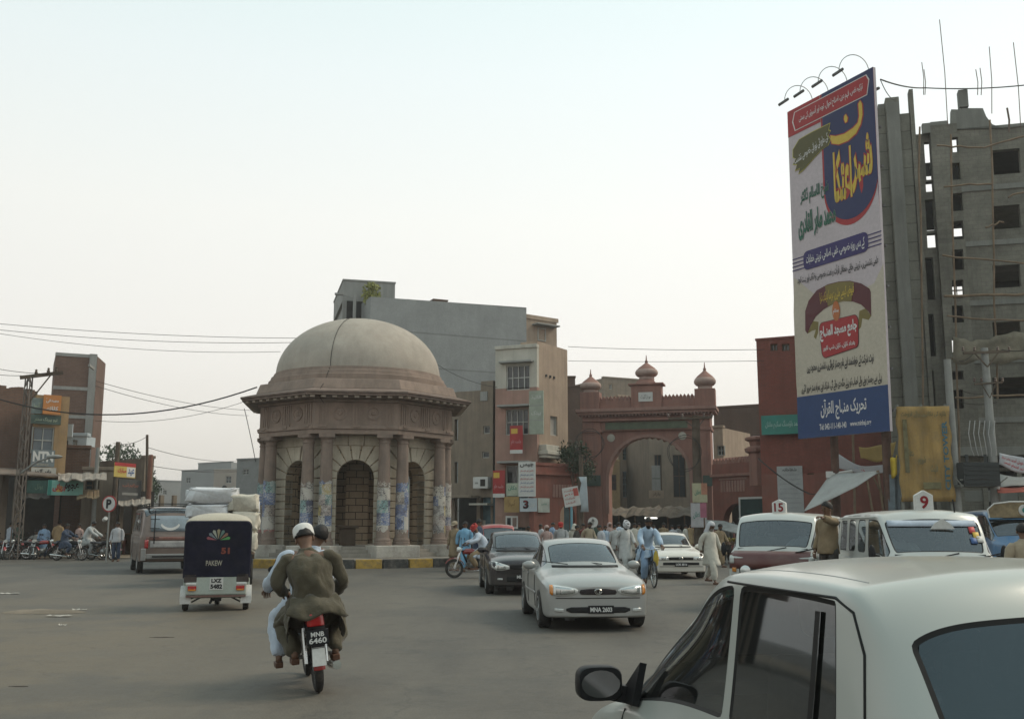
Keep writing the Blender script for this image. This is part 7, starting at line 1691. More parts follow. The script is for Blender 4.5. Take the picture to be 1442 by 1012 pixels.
for s_ in (-1, 1):
 mb = MB(); mb.bx(s_ * .36, s_ * .60, -.25, .035, .54, .705); mb.build('corner_box', mat('rickshaw_dark', (.07, .055, .05), var=.3), rk, bevel=.015)
 mb = MB(); mb.bx(s_ * .37, s_ * .56, -.2, .045, .49, .535); mb.build('bracket', BD_W, rk, bevel=.01)
 mb = MB(); mb.bx(s_ * .365, s_ * .52, .03, .065, .395, .475); tl = mb.build('tail_lamp', M_TAIL, rk, bevel=.008)
 mb = MB(); mb.bx(s_ * .375, s_ * .51, .05, .070, .385, .415); mb.build('indicator', M_AMB, tl, bevel=.004)
 wheel(rk, s_ * .56, -.28, .22, .11, 'steel', s_)
 mb = MB(); RX = Matrix.Rotation(math.pi / 2, 3, 'Y'); rings = []
 for a in range(-10, 131, 10): rings.append([(s_ * .46, -.28 + .25 * math.cos(R(a)), .22 + .25 * math.sin(R(a))), (s_ * .655, -.28 + .25 * math.cos(R(a)), .22 + .25 * math.sin(R(a))), (s_ * .66, -.28 + .235 * math.cos(R(a)), .22 + .235 * math.sin(R(a))), (s_ * .46, -.28 + .235 * math.cos(R(a)), .22 + .235 * math.sin(R(a)))])
 mb.loft(rings, True, True); mb.bx(s_ * .46, s_ * .655, -.04, -.02, .14, .28); mb.build('mudguard', BD_W, rk, smooth=40)
 mb = MB(); mb.bar((s_ * .50, -.28, .24), (s_ * .18, -.28, .34), .05, .08); mb.bar((s_ * .45, -.2, .16), (s_ * .15, -.2, .32), .03); mb.build('swing_arm', M_BLKP, rk)
wheel(rk, 0, -1.72, .22, .10, 'steel', 1)
mb = MB(); mb.tube([(0, -1.72, .22), (0, -1.55, .8), (0, -1.45, 1.0)], .03, 8); mb.tube([(-.3, -1.38, 1.02), (0, -1.45, 1.0), (.3, -1.38, 1.02)], .018, 6); mb.bx(-.1, .1, -.6, -.1, .18, .32); mb.tube([(.08, -.1, .2), (.1, .02, .16)], .025, 8)
mb.build('fork_and_engine', M_BLKP, rk, smooth=40)
mb = MB(); mb.bx(-.5, .5, -.95, -.40, .60, .74); mb.build('bench_seat', M_SEAT, rk, bevel=.04)
# print on the canvas (facing the camera: rear is +Y, so mirrored on the back)
FAN = [((.30, .10, .12)), (.18, .22, .24), (.34, .36, .30), (.30, .26, .16), (.12, .20, .18), (.26, .14, .10), (.10, .30, .10)]
for i, c in enumerate(FAN):
 mb = MB(); a0 = R(180 - 180 * i / 7 - 4); a1 = R(180 - 180 * (i + 1) / 7 + 4); am = (a0 + a1) / 2
 mb.T = Matrix.Translation((-.0, .04, 1.33)); q = [(.03 * math.cos(am), .02 * math.sin(am)), (.20 * math.cos(a0), .19 * math.sin(a0)), (.225 * math.cos(am), .215 * math.sin(am)), (.20 * math.cos(a1), .19 * math.sin(a1))]
 mb.plate([(-x, z) for x, z in q], -.001, .004); mb.T = Matrix.Identity(4); mb.build('fan_petal', mat('fan_%d' % i, c, var=.2, scale=8), cv)
def back_text(parent, body, x, z, w, h, y, m, bold=.02):
 mb = MB(); mb.T = Matrix.Rotation(math.pi, 4, 'Z'); put_text(mb, body, -x, z, w, h, -y, 0, 0, bold); mb.T = Matrix.Identity(4); return mb.build('lettering', m, parent, recalc=False)
back_text(cv, '51', -.14, 1.13, .16, .12, .04, mat('ink_dull_red', (.22, .06, .04)), .05)
back_text(cv, 'PAKEW', .06, .90, .30, .10, .042, mat('ink_dull_cream', (.34, .32, .26)), .02)
mb = MB(); mb.bx(-.125, .125, .03, .04, .40, .63); pt = mb.build('number_plate', BD_W, rk)
back_text(pt, 'LXZ', 0, .572, .19, .075, .045, INK_K, .05); back_text(pt, '5482', 0, .462, .22, .085, .045, INK_K, .05)
mb = MB(); [mb.lathe([(.016, -.005), (.016, .01), (.001, .012)], 10, 0, (x, .032, .655), rot=Matrix.Rotation(-math.pi / 2, 3, 'X')) for x in (-.27, .27)]; mb.build('bolt', M_BLKP, rk)
# ------------------------------------------------------------------ truck loaded with bales
g = GX(314, 27.5); TRZ = R(180 + 14)
tk = thing('cargo_truck', 'small truck almost hidden behind the rickshaw, stacked with white bales', 'truck', (g.x, g.y, 0), TRZ)
mb = MB(); mb.bx(-.85, .85, -2.8, 0, .72, .84); mb.build('bed', M_WOOD, tk); mb = MB(); mb.bx(-.3, -.2, -4.3, 0, .55, .70); mb.bx(.2, .3, -4.3, 0, .55, .70); mb.build('chassis', M_CABIN, tk)
mb = MB(); mb.loft([[(x, -2.95, z) for x, z in rr(.82, .55, 1.85, .15)], [(x, -4.0, z) for x, z in rr(.82, .55, 1.83, .15)], [(x, -4.4, z) for x, z in rr(.80, .55, 1.15, .1)]], True, True); mb.build('cab', M_BLUEB, tk, smooth=35)
mb = MB(); mb.bx(-.80, .80, .0, .06, .55, .84); mb.build('tail_board', mat('tail_board_dark', (.045, .045, .05), var=.4), tk)
for y in (-.75, -3.6):
 for s_ in (-1, 1): wheel(tk, s_ * .72, y, .34, .2, 'steel', s_)
M_BALE = mat('bale_white', (.56, .58, .60), var=.14, scale=3, bump=.5, fine=14, dirt=(.33, .32, .3), dfac=.4); M_BALE2 = mat('bale_cream', (.54, .51, .43), var=.18, scale=4, bump=.7, fine=20, dirt=(.3, .27, .22), dfac=.5)
TM = Matrix.Translation(tk.location) @ Matrix.Rotation(TRZ, 4, 'Z')
def bale(x, y, z, w, d, h, m, label, seed):
 h *= 1.12
 rnd = random.Random(seed); mb = MB()
 rings = []; ph = [rnd.uniform(0, 6) for _ in range(8)]
 for j in range(15):
  v = j / 14 * 2 - 1; ring = []
  for k in range(40):
   a = 2 * math.pi * k / 40; ca, sa = math.cos(a), math.sin(a); e = .24
   px_ = abs(ca) ** e * (1 if ca > 0 else -1); pz_ = abs(sa) ** e * (1 if sa > 0 else -1); f_ = (1 - abs(v) ** 8 * .22) * (1 + rnd.uniform(-.02, .02) + .06 * math.sin(5 * a + ph[0] + 2 * v) + .05 * math.sin(9 * a + ph[1] - 5 * v) + .05 * math.sin(7 * v + ph[2] + 3 * a)) * (1 - .06 * (abs(abs(v) - .36) < .08))
   ring.append((px_ * w / 2 * f_, v * d / 2, pz_ * h / 2 * f_))
  rings.append(ring)
 mb.loft(rings, True, True); z = z * 1.10; p = TM @ Vector((x, y, z)); o = mb.build('bale', m, smooth=70, loc=p, rz=TRZ + rnd.uniform(-.04, .04)); tag(o, label, 'bale', 'bales stacked on the truck'); return o
n_ = 0
for (x, y, z, w, d, h, m, lab) in ((.42, -.45, 1.05, .88, .95, .44, M_BALE2, 'lowest bale on the left of the truck load'), (.42, -.45, 1.45, .98, .95, .34, M_BALE, 'third bluish white bale from the top at the left of the truck load'), (.40, -.45, 1.80, 1.10, .95, .34, M_BALE, 'second bluish white bale from the top of the truck load'),
  (.30, -.5, 2.18, 1.30, 1.0, .38, M_BALE, 'topmost long white bale on the truck, below the seated man'), (-.48, -.40, 1.08, .80, .9, .52, M_BALE2, 'lowest creamy bale at the right of the truck load'), (-.52, -.42, 1.56, .82, .9, .46, M_BALE2, 'middle creamy bale at the right of the truck load'), (-.50, -.44, 2.00, .80, .9, .42, M_BALE2, 'upper creamy bale at the right of the truck load'),
  (0, -1.5, 1.2, 1.7, 1.0, .7, M_BALE2, 'hidden wide bale in the middle of the truck bed'), (0, -1.5, 1.85, 1.7, 1.0, .6, M_BALE, 'hidden upper wide bale in the middle of the truck bed')):
 n_ += 1; bale(x, y, z, w, d, h, m, lab, n_)
# a red roofed vehicle behind the black saloon
g = GX(703, 38)
rc, bv = van('minivan', 'red roofed van standing behind the black saloon', (g.x, g.y, 0), R(6), paint('paint_red_van', (.32, .028, .03), .0, .4, .3), (.80, .75, .88))
g = GX(902, 47); sedan('white_car', 'small white car far back behind the cyclist in blue', (g.x, g.y, 0), R(3), M_CREAMC, ST_CREAM, k=(.95, .95, 1.0))
# ================================================================== people
SKIN = mat('skin_brown', (.24, .135, .085), var=.12, scale=6, bump=.05, fine=30, rough=.55, spec=.35); SKIN2 = mat('skin_dark', (.15, .085, .055), var=.12, scale=6, bump=.05, rough=.55, spec=.35)
HAIRM = mat('hair_black', (.012, .010, .009), var=.3, scale=8, bump=.4, fine=40, rough=.6); GREYB = mat('beard_grey', (.22, .20, .18), var=.3, scale=8, bump=.4, fine=40)
SANDAL = mat('sandal_brown', (.10, .045, .025), var=.3, rough=.6)
EYEM = plain('eye_dark', (.015, .012, .01), .2)
def fab(name, c): return mat('cloth_' + name, c, var=.10, scale=5, bump=1.0, fine=11, rough=.92, spec=.15, sheen=.15)
FB_ = {'olive': (.080, .070, .048), 'white': (.56, .55, .52), 'offwhite': (.47, .45, .39), 'bluewhite': (.44, .50, .58), 'blue': (.22, .32, .46), 'lblue': (.34, .44, .55), 'tan': (.40, .29, .165), 'grey': (.33, .34, .34), 'lgrey': (.42, .43, .42), 'navy': (.04, .055, .09),
  'brown': (.13, .09, .06), 'khaki': (.26, .21, .14), 'dark': (.03, .028, .027), 'dkgreen': (.06, .09, .07), 'maroon': (.14, .04, .035), 'red': (.35, .035, .03), 'skyblue': (.18, .36, .52), 'pink': (.42, .30, .27), 'sand': (.33, .27, .19)}
FB = {k: fab(k, v) for k, v in FB_.items()}
V = Vector
def skin_mesh(chains, lvl=1):
 """one continuous skin grown over a joint tree; chains: list of [(pos, radius), ...] whose first joint may repeat an earlier one"""
 vs = []; rad = []; ed = []; idx = {}
 def gi(p, r_):
  k = tuple(round(c, 5) for c in p)
  if k not in idx: idx[k] = len(vs); vs.append(tuple(p)); rad.append(r_)
  return idx[k]
 for ch in chains:
  pr = None
  for p, r_ in ch:
   i = gi(p, r_)
   if pr is not None and pr != i: ed.append((pr, i))
   pr = i
 me = bpy.data.meshes.new('sk'); me.from_pydata(vs, ed, [])
 o = bpy.data.objects.new('sk', me); COL.objects.link(o)
 m = o.modifiers.new('skin', 'SKIN'); m.use_smooth_shade = True; m.branch_smoothing = .6
 for i, v in enumerate(me.skin_vertices[0].data):
  r_ = rad[i]; v.radius = (r_, r_) if not isinstance(r_, tuple) else r_; v.use_root = (i == 0)
 sb = o.modifiers.new('sub', 'SUBSURF'); sb.levels = lvl; sb.render_levels = lvl
 dg = bpy.context.evaluated_depsgraph_get(); ev = bpy.data.meshes.new_from_object(o.evaluated_get(dg), depsgraph=dg)
 out = ([v.co.copy() for v in ev.vertices], [tuple(p.vertices) for p in ev.polygons])
 bpy.data.objects.remove(o); bpy.data.meshes.remove(ev); bpy.data.meshes.remove(me); return out
STAND = dict(pel=(0, 0, .93), spine=(0, .01, 1.12), chest=(0, .01, 1.32), neck=(0, .01, 1.47), head=(0, -.02, 1.60), shR=(.185, .01, 1.41), shL=(-.185, .01, 1.41), elR=(.245, .04, 1.14), elL=(-.245, .04, 1.14),
    wrR=(.25, -.06, .90), wrL=(-.25, -.06, .90), hiR=(.095, 0, .90), hiL=(-.095, 0, .90), knR=(.105, -.03, .49), knL=(-.105, -.03, .49), anR=(.11, .02, .085), anL=(-.11, .02, .085))
def pose(base=STAND, **kw): d = dict(base); d.update(kw); return d
WALK = pose(elR=(.25, -.06, 1.15), wrR=(.24, -.24, 1.0), elL=(-.25, .14, 1.16), wrL=(-.26, .12, .92), knR=(.10, .05, .50), anR=(.10, .30, .15), knL=(-.10, -.20, .51), anL=(-.11, -.26, .085))
# seated astride: seat height .80
RIDE = pose(pel=(0, .08, .86), spine=(0, .10, 1.03), chest=(0, .06, 1.24), neck=(0, .02, 1.40), head=(0, -.02, 1.53), shR=(.185, .03, 1.34), shL=(-.185, .03, 1.34), elR=(.30, -.16, 1.14), elL=(-.30, -.16, 1.14), wrR=(.29, -.42, 1.05), wrL=(-.29, -.42, 1.05),
   hiR=(.10, .06, .83), hiL=(-.10, .06, .83), knR=(.21, -.34, .66), knL=(-.21, -.34, .66), anR=(.19, -.14, .33), anL=(-.19, -.14, .33))
CYCLE = pose(pel=(0, .22, .95), spine=(0, .20, 1.12), chest=(0, .10, 1.32), neck=(0, .02, 1.46), head=(0, -.06, 1.58), shR=(.18, .04, 1.40), shL=(-.18, .04, 1.40), elR=(.25, -.16, 1.17), elL=(-.25, -.16, 1.17), wrR=(.24, -.40, 1.02), wrL=(-.24, -.40, 1.02),
    hiR=(.09, .18, .92), hiL=(-.09, .18, .92), knR=(.12, -.16, .72), knL=(-.12, -.10, .58), anR=(.12, .02, .38), anL=(-.12, .06, .18))
SIT = pose(RIDE)
TXC = bpy.data.textures.new('cloth_folds', 'CLOUDS'); TXC.noise_scale = .16; TXC.noise_depth = 2
def folds(o, fine):
 sb = o.modifiers.new('s', 'SUBSURF'); sb.levels = sb.render_levels = 2 if fine else 1
 dm = o.modifiers.new('folds', 'DISPLACE'); dm.texture = TXC; dm.strength = .075 if fine else .05; dm.mid_level = .45; dm.texture_coords = 'LOCAL'
def person(label, loc, rz, ps, top='white', bot='white', skin=None, hair=True, cap=None, beard=None, group=None, k=1.0, hem=.50, fine=False, long_=True, look=0.0, sandals=True, waist=None, sleeve=None, z=0, tilt=0, face=True):
 root = thing('person', label, 'person', (loc[0], loc[1], z), rz, group); root.scale = (k, k, k)
 if tilt: root.rotation_euler = (0, tilt, rz)
 p = {a: V(b) for a, b in ps.items()}; sk = skin or SKIN
 hd = p['head']; nk = p['neck']; ax = (hd - nk); ax.z = max(ax.z, .05); ax.normalize()
 fwd = Matrix.Rotation(look, 3, 'Z') @ V((0, -1, 0)); fwd = (fwd - ax * fwd.dot(ax)).normalized(); sd = ax.cross(fwd)
 ch = [[(p['pel'], .12), (p['spine'], .115), (p['chest'], .13), (nk, .06), (nk.lerp(hd, .45) , .058), (hd - ax * .02 + fwd * .005, .088), (hd + ax * .06, .092), (hd + ax * .125, .060)]]
 for s_ in 'RL':
  ch.append([(p['chest'], .13), (p['sh' + s_], .062), (p['sh' + s_].lerp(p['el' + s_], .5), .048), (p['el' + s_], .040), (p['el' + s_].lerp(p['wr' + s_], .35), .038), (p['wr' + s_], .026)])
  hnd = p['wr' + s_] + (p['wr' + s_] - p['el' + s_]).normalized() * .06
  ch[-1].append((hnd, .034))
  ch.append([(p['pel'], .12), (p['hi' + s_], .095), (p['hi' + s_].lerp(p['kn' + s_], .5), .078), (p['kn' + s_], .056), (p['kn' + s_].lerp(p['an' + s_], .3), .052), (p['an' + s_], .036), (p['an' + s_] + V((0, -.07, -.055)), .034), (p['an' + s_] + V((0, -.15, -.06)), .026)])
 vs, fs = skin_mesh(ch, 2 if fine else 1)
 mb = MB(); mb.add(vs, fs)
 # nose, ears and fingers are part of the same body mesh
 if face:
  mb.tube([hd + fwd * .085 + ax * .035, hd + fwd * .108 - ax * .005, hd + fwd * .088 - ax * .018], [.008, .015, .010], 6)
  for s_ in (-1, 1): mb.ball(hd + sd * .086 * s_ + ax * .0, (.012, .022, .032), 8, 6)
  mb.tube([hd + fwd * .083 - ax * .05 + sd * .022, hd + fwd * .090 - ax * .047, hd + fwd * .083 - ax * .05 - sd * .022], .006, 5)
 for s_, sg in (('R', 1), ('L', -1)):
  d = (p['wr' + s_] - p['el' + s_]).normalized(); b = p['wr' + s_] + d * .085; side = d.cross(V((0, 0, 1)))
  side = side.normalized() if side.length > .1 else V((1, 0, 0)); dn = V((0, 0, -1)) - d * V((0, 0, -1)).dot(d); dn = dn.normalized() if dn.length > .1 else V((0, -1, 0))
  for q, (o_, L) in enumerate(((-.030, .062), (-.010, .075), (.010, .070), (.030, .055))):
   a = b + side * o_; mb.tube([a - d * .02, a + d * L * .45 + dn * .006, a + d * L * .75 + dn * .028, a + d * L * .72 + dn * .052], [.0105, .010, .009, .007], 6)
  a = b - d * .05 + side * (.036 * -sg); mb.tube([a, a + side * (-.022 * sg) + d * .025 + dn * .015, a + side * (-.018 * sg) + d * .055 + dn * .03], [.012, .011, .008], 6)
 mb.build('body', sk, root, smooth=80, recalc=False)
 if face:
  mb = MB()
  for s_ in (-1, 1): mb.ball(hd + fwd * .083 + sd * .033 * s_ + ax * .03, .011, 8, 6)
  mb.build('eyes', EYEM, root)
 Rm = Matrix((sd, fwd, ax)).transposed()
 if hair:
  mb = MB(); n = 18; rings = []
  for j in range(9):
   t = j / 8 * 1.0; ring = []
   for q in range(n):
    a = 2 * math.pi * q / n; back = (-math.cos(a) + 1) / 2   # a=0 -> forward
    th = (R(62) + R(62 if not cap else 48) * back ** .8) * t; r0 = .103 + .004 * math.sin(7 * a + 3 * j)
    ring.append(hd + ax * .028 + Rm @ V((r0 * .94 * math.sin(th) * math.sin(a), r0 * 1.06 * math.sin(th) * math.cos(a) - .008, r0 * 1.08 * math.cos(th))))
   rings.append(ring)
  mb.loft(rings, True, False); o = mb.build('hair', HAIRM if hair is True else hair, root, smooth=80); o.modifiers.new('t', 'SOLIDIFY').thickness = .008
 if beard:
  mb = MB(); mb.ball(hd + fwd * .055 - ax * .085, (.06, .045, .065), 10, 8, M=Rm); mb.ball(hd + fwd * .072 - ax * .045, (.045, .022, .02), 10, 6, M=Rm); mb.build('beard', beard, root, smooth=80)
 if cap:
  kind, cm = cap; mb = MB(); rot = Rm
  if kind == 'kufi': mb.lathe([(.104, .035), (.107, .05), (.106, .10), (.100, .135), (.085, .152), (.05, .162), (.001, .165)], 24, 0, hd, rot=rot)
  elif kind == 'turban':
   for q in range(5):
    tl = (q - 2) * .16; mb.tube([hd + rot @ V(((.098 + .008 * math.sin(3 * a + q)) * math.cos(a), (.108) * math.sin(a), .075 + .02 * q - .03 + math.sin(a + q) * tl * .12)) for a in [2 * math.pi * w / 18 for w in range(18)]], .030 - .002 * q, 7, closed=True)
   mb.ball(hd + ax * .115, (.085, .09, .05), 12, 8)
  elif kind == 'cloth':
   rings = []
   for j in range(10):
    t = j / 9; ring = []
    for q in range(20):
     a = 2 * math.pi * q / 20; th = R(8 + 100 * min(1, t * 1.5)); r0 = .118 + .05 * max(0, t - .5) + .012 * math.sin(5 * a) * t
     dz = r0 * 1.05 * math.cos(th) - .20 * max(0, t - .55) / .45
     ring.append(hd + ax * .03 + Rm @ V((r0 * math.sin(th) * math.sin(a), r0 * math.sin(th) * math.cos(a) - .02, dz)))
    if t > .35: ring = ring
    rings.append(ring)
   # leave the face open: drop forward faces below the brow
   vs_ = [q for r_ in rings for q in r_]; fs_ = []
   for j in range(9):
    for q in range(20):
     if j >= 4 and (q <= 2 or q >= 17): continue
     fs_.append((j * 20 + q, j * 20 + (q + 1) % 20, (j + 1) * 20 + (q + 1) % 20, (j + 1) * 20 + q))
   mb.add(vs_, fs_); mb.add(rings[0], [tuple(range(20))])
  elif kind == 'peak':
   mb.lathe([(.106, .03), (.108, .08), (.095, .125), (.05, .145), (.001, .15)], 20, 0, hd, rot=rot); mb.add([hd + Rm @ V(q) for q in ((-.08, .09, .045), (.08, .09, .045), (.06, .175, .03), (-.06, .175, .03), (-.08, .09, .035), (.08, .09, .035), (.06, .175, .02), (-.06, .175, .02))], [(0, 1, 2, 3), (7, 6, 5, 4), (0, 4, 5, 1), (1, 5, 6, 2), (2, 6, 7, 3), (3, 7, 4, 0)])
  o = mb.build({'kufi': 'skull_cap', 'turban': 'turban', 'cloth': 'head_cloth', 'peak': 'peaked_cap'}[kind], cm, root, smooth=50)
  if kind == 'cloth': o.modifiers.new('t', 'SOLIDIFY').thickness = .008
 # shirt
 up = V((0, 0, 1)); mb = MB(); n = 28 if fine else 18
 pel, ch_, sp = p['pel'], p['chest'], p['spine']; seated = p['knR'].y < p['hiR'].y - .2 and p['knL'].y < p['hiL'].y - .1 and abs(p['knR'].z - p['hiR'].z) < .42 and p['anR'].y > p['knR'].y
 shw = (p['shR'] - p['shL']).length / 2; xd = (p['shR'] - p['shL']).normalized()
 def ring(c, rx, ry, fold=0, ph=0, dirv=None):
  dv = dirv if dirv is not None else up; yd = dv.cross(xd).normalized(); xx = yd.cross(dv).normalized()
  o = []
  for q in range(n):
   a = 2 * math.pi * q / n; f_ = 1 + fold * math.sin(6 * a + ph) + fold * .6 * math.sin(11 * a + 2.3 * ph)
   o.append(c + xx * rx * f_ * math.cos(a) + yd * ry * f_ * math.sin(a))
  return o
 tdir = (nk - pel).normalized(); W_ = waist or 1.0
 rs = [ring(nk + tdir * .025, .066, .066, 0, 0, tdir), ring(nk - tdir * .02, .092, .086, 0, 0, tdir), ring(nk.lerp(ch_, .26), shw * .80, .108, .0, 0, tdir), ring(nk.lerp(ch_, .55), shw * 1.06, .125, .01, 1, tdir), ring(ch_, shw * 1.02, .152 * W_, .015, 2, tdir),
   ring(ch_.lerp(sp, .5), shw * .97, .155 * W_, .02, 3, tdir), ring(sp, shw * .95, .155 * W_, .025, 3.4, tdir), ring(sp.lerp(pel, .6), shw * .98, .165 * W_, .03, 3.8, tdir), ring(pel, shw * 1.04, .18 * W_, .03, 4.2, tdir)]
 if long_ and not seated:
  hm = V((0, (p['knR'].y + p['knL'].y) / 2 * .55, 0))
  for t, w_, d_, f_ in ((.33, 1.10, .185, .04), (.66, 1.17, .195, .06), (1.0, 1.24, .20, .085)):
   c = V((pel.x, pel.y + hm.y * t, pel.z + (hem - pel.z) * t)); sp_ = abs(p['knR'].y - p['knL'].y) * .30 * t
   rs.append(ring(c, shw * w_, d_ + sp_, f_, 4.2 + t))
 else: rs.append(ring(pel - up * .09, shw * 1.02, .175, .03, 4.6))
 mb.loft(rs, True, False)
 for s_ in 'RL':
  sh, el, wr = p['sh' + s_], p['el' + s_], p['wr' + s_]; d0 = (el - sh).normalized(); cp_ = sh.lerp(ch_, .34) - up * .015; sh = sh - up * .012
  pts = [cp_, sh - d0 * .0, sh.lerp(el, .3), sh.lerp(el, .65), el, el.lerp(wr, .35), el.lerp(wr, .7), el.lerp(wr, .97)]
  rr_ = [.075, .080, .078, .074, .070, .066, .062, .058]
  if sleeve == 'short': pts, rr_ = pts[:4], rr_[:4]
  rnd = random.Random(label + s_); rr_ = [r_ * (1 + rnd.uniform(-.07, .07)) for r_ in rr_]
  mb.tube(pts, rr_, 12 if fine else 9)
 if long_ and seated:    # the skirt of the shirt lies over both thighs and hangs at the back
  c0 = pel + V((0, -.02, -.03)); c1 = (p['knR'] + p['knL']) / 2
  kw = abs(p['knR'].x - p['knL'].x) / 2 + .10; fw = V((0, -1, -.25)).normalized(); rs = []
  for t in (0, .35, .7, 1.0):
   c = c0.lerp(c1 + V((0, .06, -.02)), t); rs.append(ring(c, shw * 1.04 + (kw - shw * 1.04) * t, .15 - .03 * t, .03 + .04 * t, t * 2, (c1 - c0).normalized()))
  mb.loft(rs, True, False)
  rs = []
  for t in (0, .5, 1.0): rs.append([pel + V((shw * (1.02 + .35 * t) * x_, (.16 + .20 * min(1, t * 2)) * (1 - .3 * x_ * x_) + .02 * math.sin(9 * x_ + 4 * t), .08 - .20 * t - .03 * math.sin(5 * x_) * t)) for x_ in [q / 6 - 1 for q in range(13)]])
  mb.loft(rs, closed=False)
  for s_, sg in (('R', 1), ('L', -1)):    # side flaps hanging past the thigh
   rs = []
   for t in (0, .4, .75, 1.0): rs.append([V((sg * (shw * 1.0 + .07 * math.sin(t * 2.4) + .012 * math.sin(q * 1.9 + 2 * t)), pel.y + .14 - .40 * q / 8, pel.z - .03 - .34 * t * (1 - .35 * (q / 8)) )) for q in range(9)])
   mb.loft(rs, closed=False)
 o = mb.build('shirt', FB[top] if isinstance(top, str) else top, root, smooth=70, recalc=False)
 folds(o, fine); o.modifiers.new('t', 'SOLIDIFY').thickness = .006
 mb = MB()
 for s_, sg in (('R', 1), ('L', -1)):
  hi, kn, an = p['hi' + s_], p['kn' + s_], p['an' + s_]
  wide = 1.0 if long_ else .82; rnd = random.Random(label + 'leg' + s_)
  pts = [hi + V((-.02 * sg, 0, .06)), hi, hi.lerp(kn, .35), hi.lerp(kn, .7), kn, kn.lerp(an, .3), kn.lerp(an, .65), kn.lerp(an, .97)]
  mb.tube(pts, [q * wide * (1 + rnd.uniform(-.06, .06)) for q in (.10, .122, .118, .108, .104, .100, .090, .074)], 14 if fine else 10)
 o = mb.build('trousers', FB[bot] if isinstance(bot, str) else bot, root, smooth=70); folds(o, fine)
 for s_ in 'RL':
  a = p['an' + s_]; mb = MB(); mb.loft([[a + V((.045 * x_ , y_, z_ - .085 + .0)) for x_, y_ in ((-.8, .05), (-1.0, -.05), (-1.05, -.14), (-.5, -.215), (.5, -.215), (1.05, -.14), (1.0, -.05), (.8, .05))] for z_ in (0, .03, .055)], True, True)
  mb.build('shoe', SANDAL, root, bevel=.008)
 return root
# ================================================================== two wheelers
M_BIKEB = plain('bike_black', (.02, .02, .022), .35, .2); M_BIKER = plain('bike_red', (.25, .018, .018), .25, 0, coat=.8); M_SPK = plain('spoke_steel', (.5, .5, .49), .25, .9)
def two_wheel(parent, y, r_, w, spokes=18, mt=None):
 mb = MB(); N = 32; n = 8
 rings = [[((w * math.cos(b)), y + (r_ - w + w * math.sin(b)) * math.cos(a), r_ + (r_ - w + w * math.sin(b)) * math.sin(a)) for b in [2 * math.pi * q / n for q in range(n)]] for a in [2 * math.pi * q / N for q in range(N)]]
 mb.loft(rings, True, False, wrap=True); wo = mb.build('wheel', mt or M_TYRE, parent, smooth=60)
 mb = MB(); rm = r_ - 2 * w; rings = [[(x_, y + q * math.cos(a), r_ + q * math.sin(a)) for x_, q in ((-w * .7, rm), (w * .7, rm), (w * .7, rm - .012), (-w * .7, rm - .012))] for a in [2 * math.pi * q / N for q in range(N)]]
 mb.loft(rings, True, False, wrap=True); mb.lathe([(.03, -.04), (.03, .04)], 10, 0, (0, y, r_), rot=Matrix.Rotation(math.pi / 2, 3, 'Y'))
 for q in range(spokes): a = 2 * math.pi * q / spokes; mb.tube([((-1) ** q * .03, y, r_), (0, y + rm * math.cos(a), r_ + rm * math.sin(a))], .003 if r_ > .3 else .004, 4)
 mb.build('rim', M_SPK, wo, smooth=40); return wo
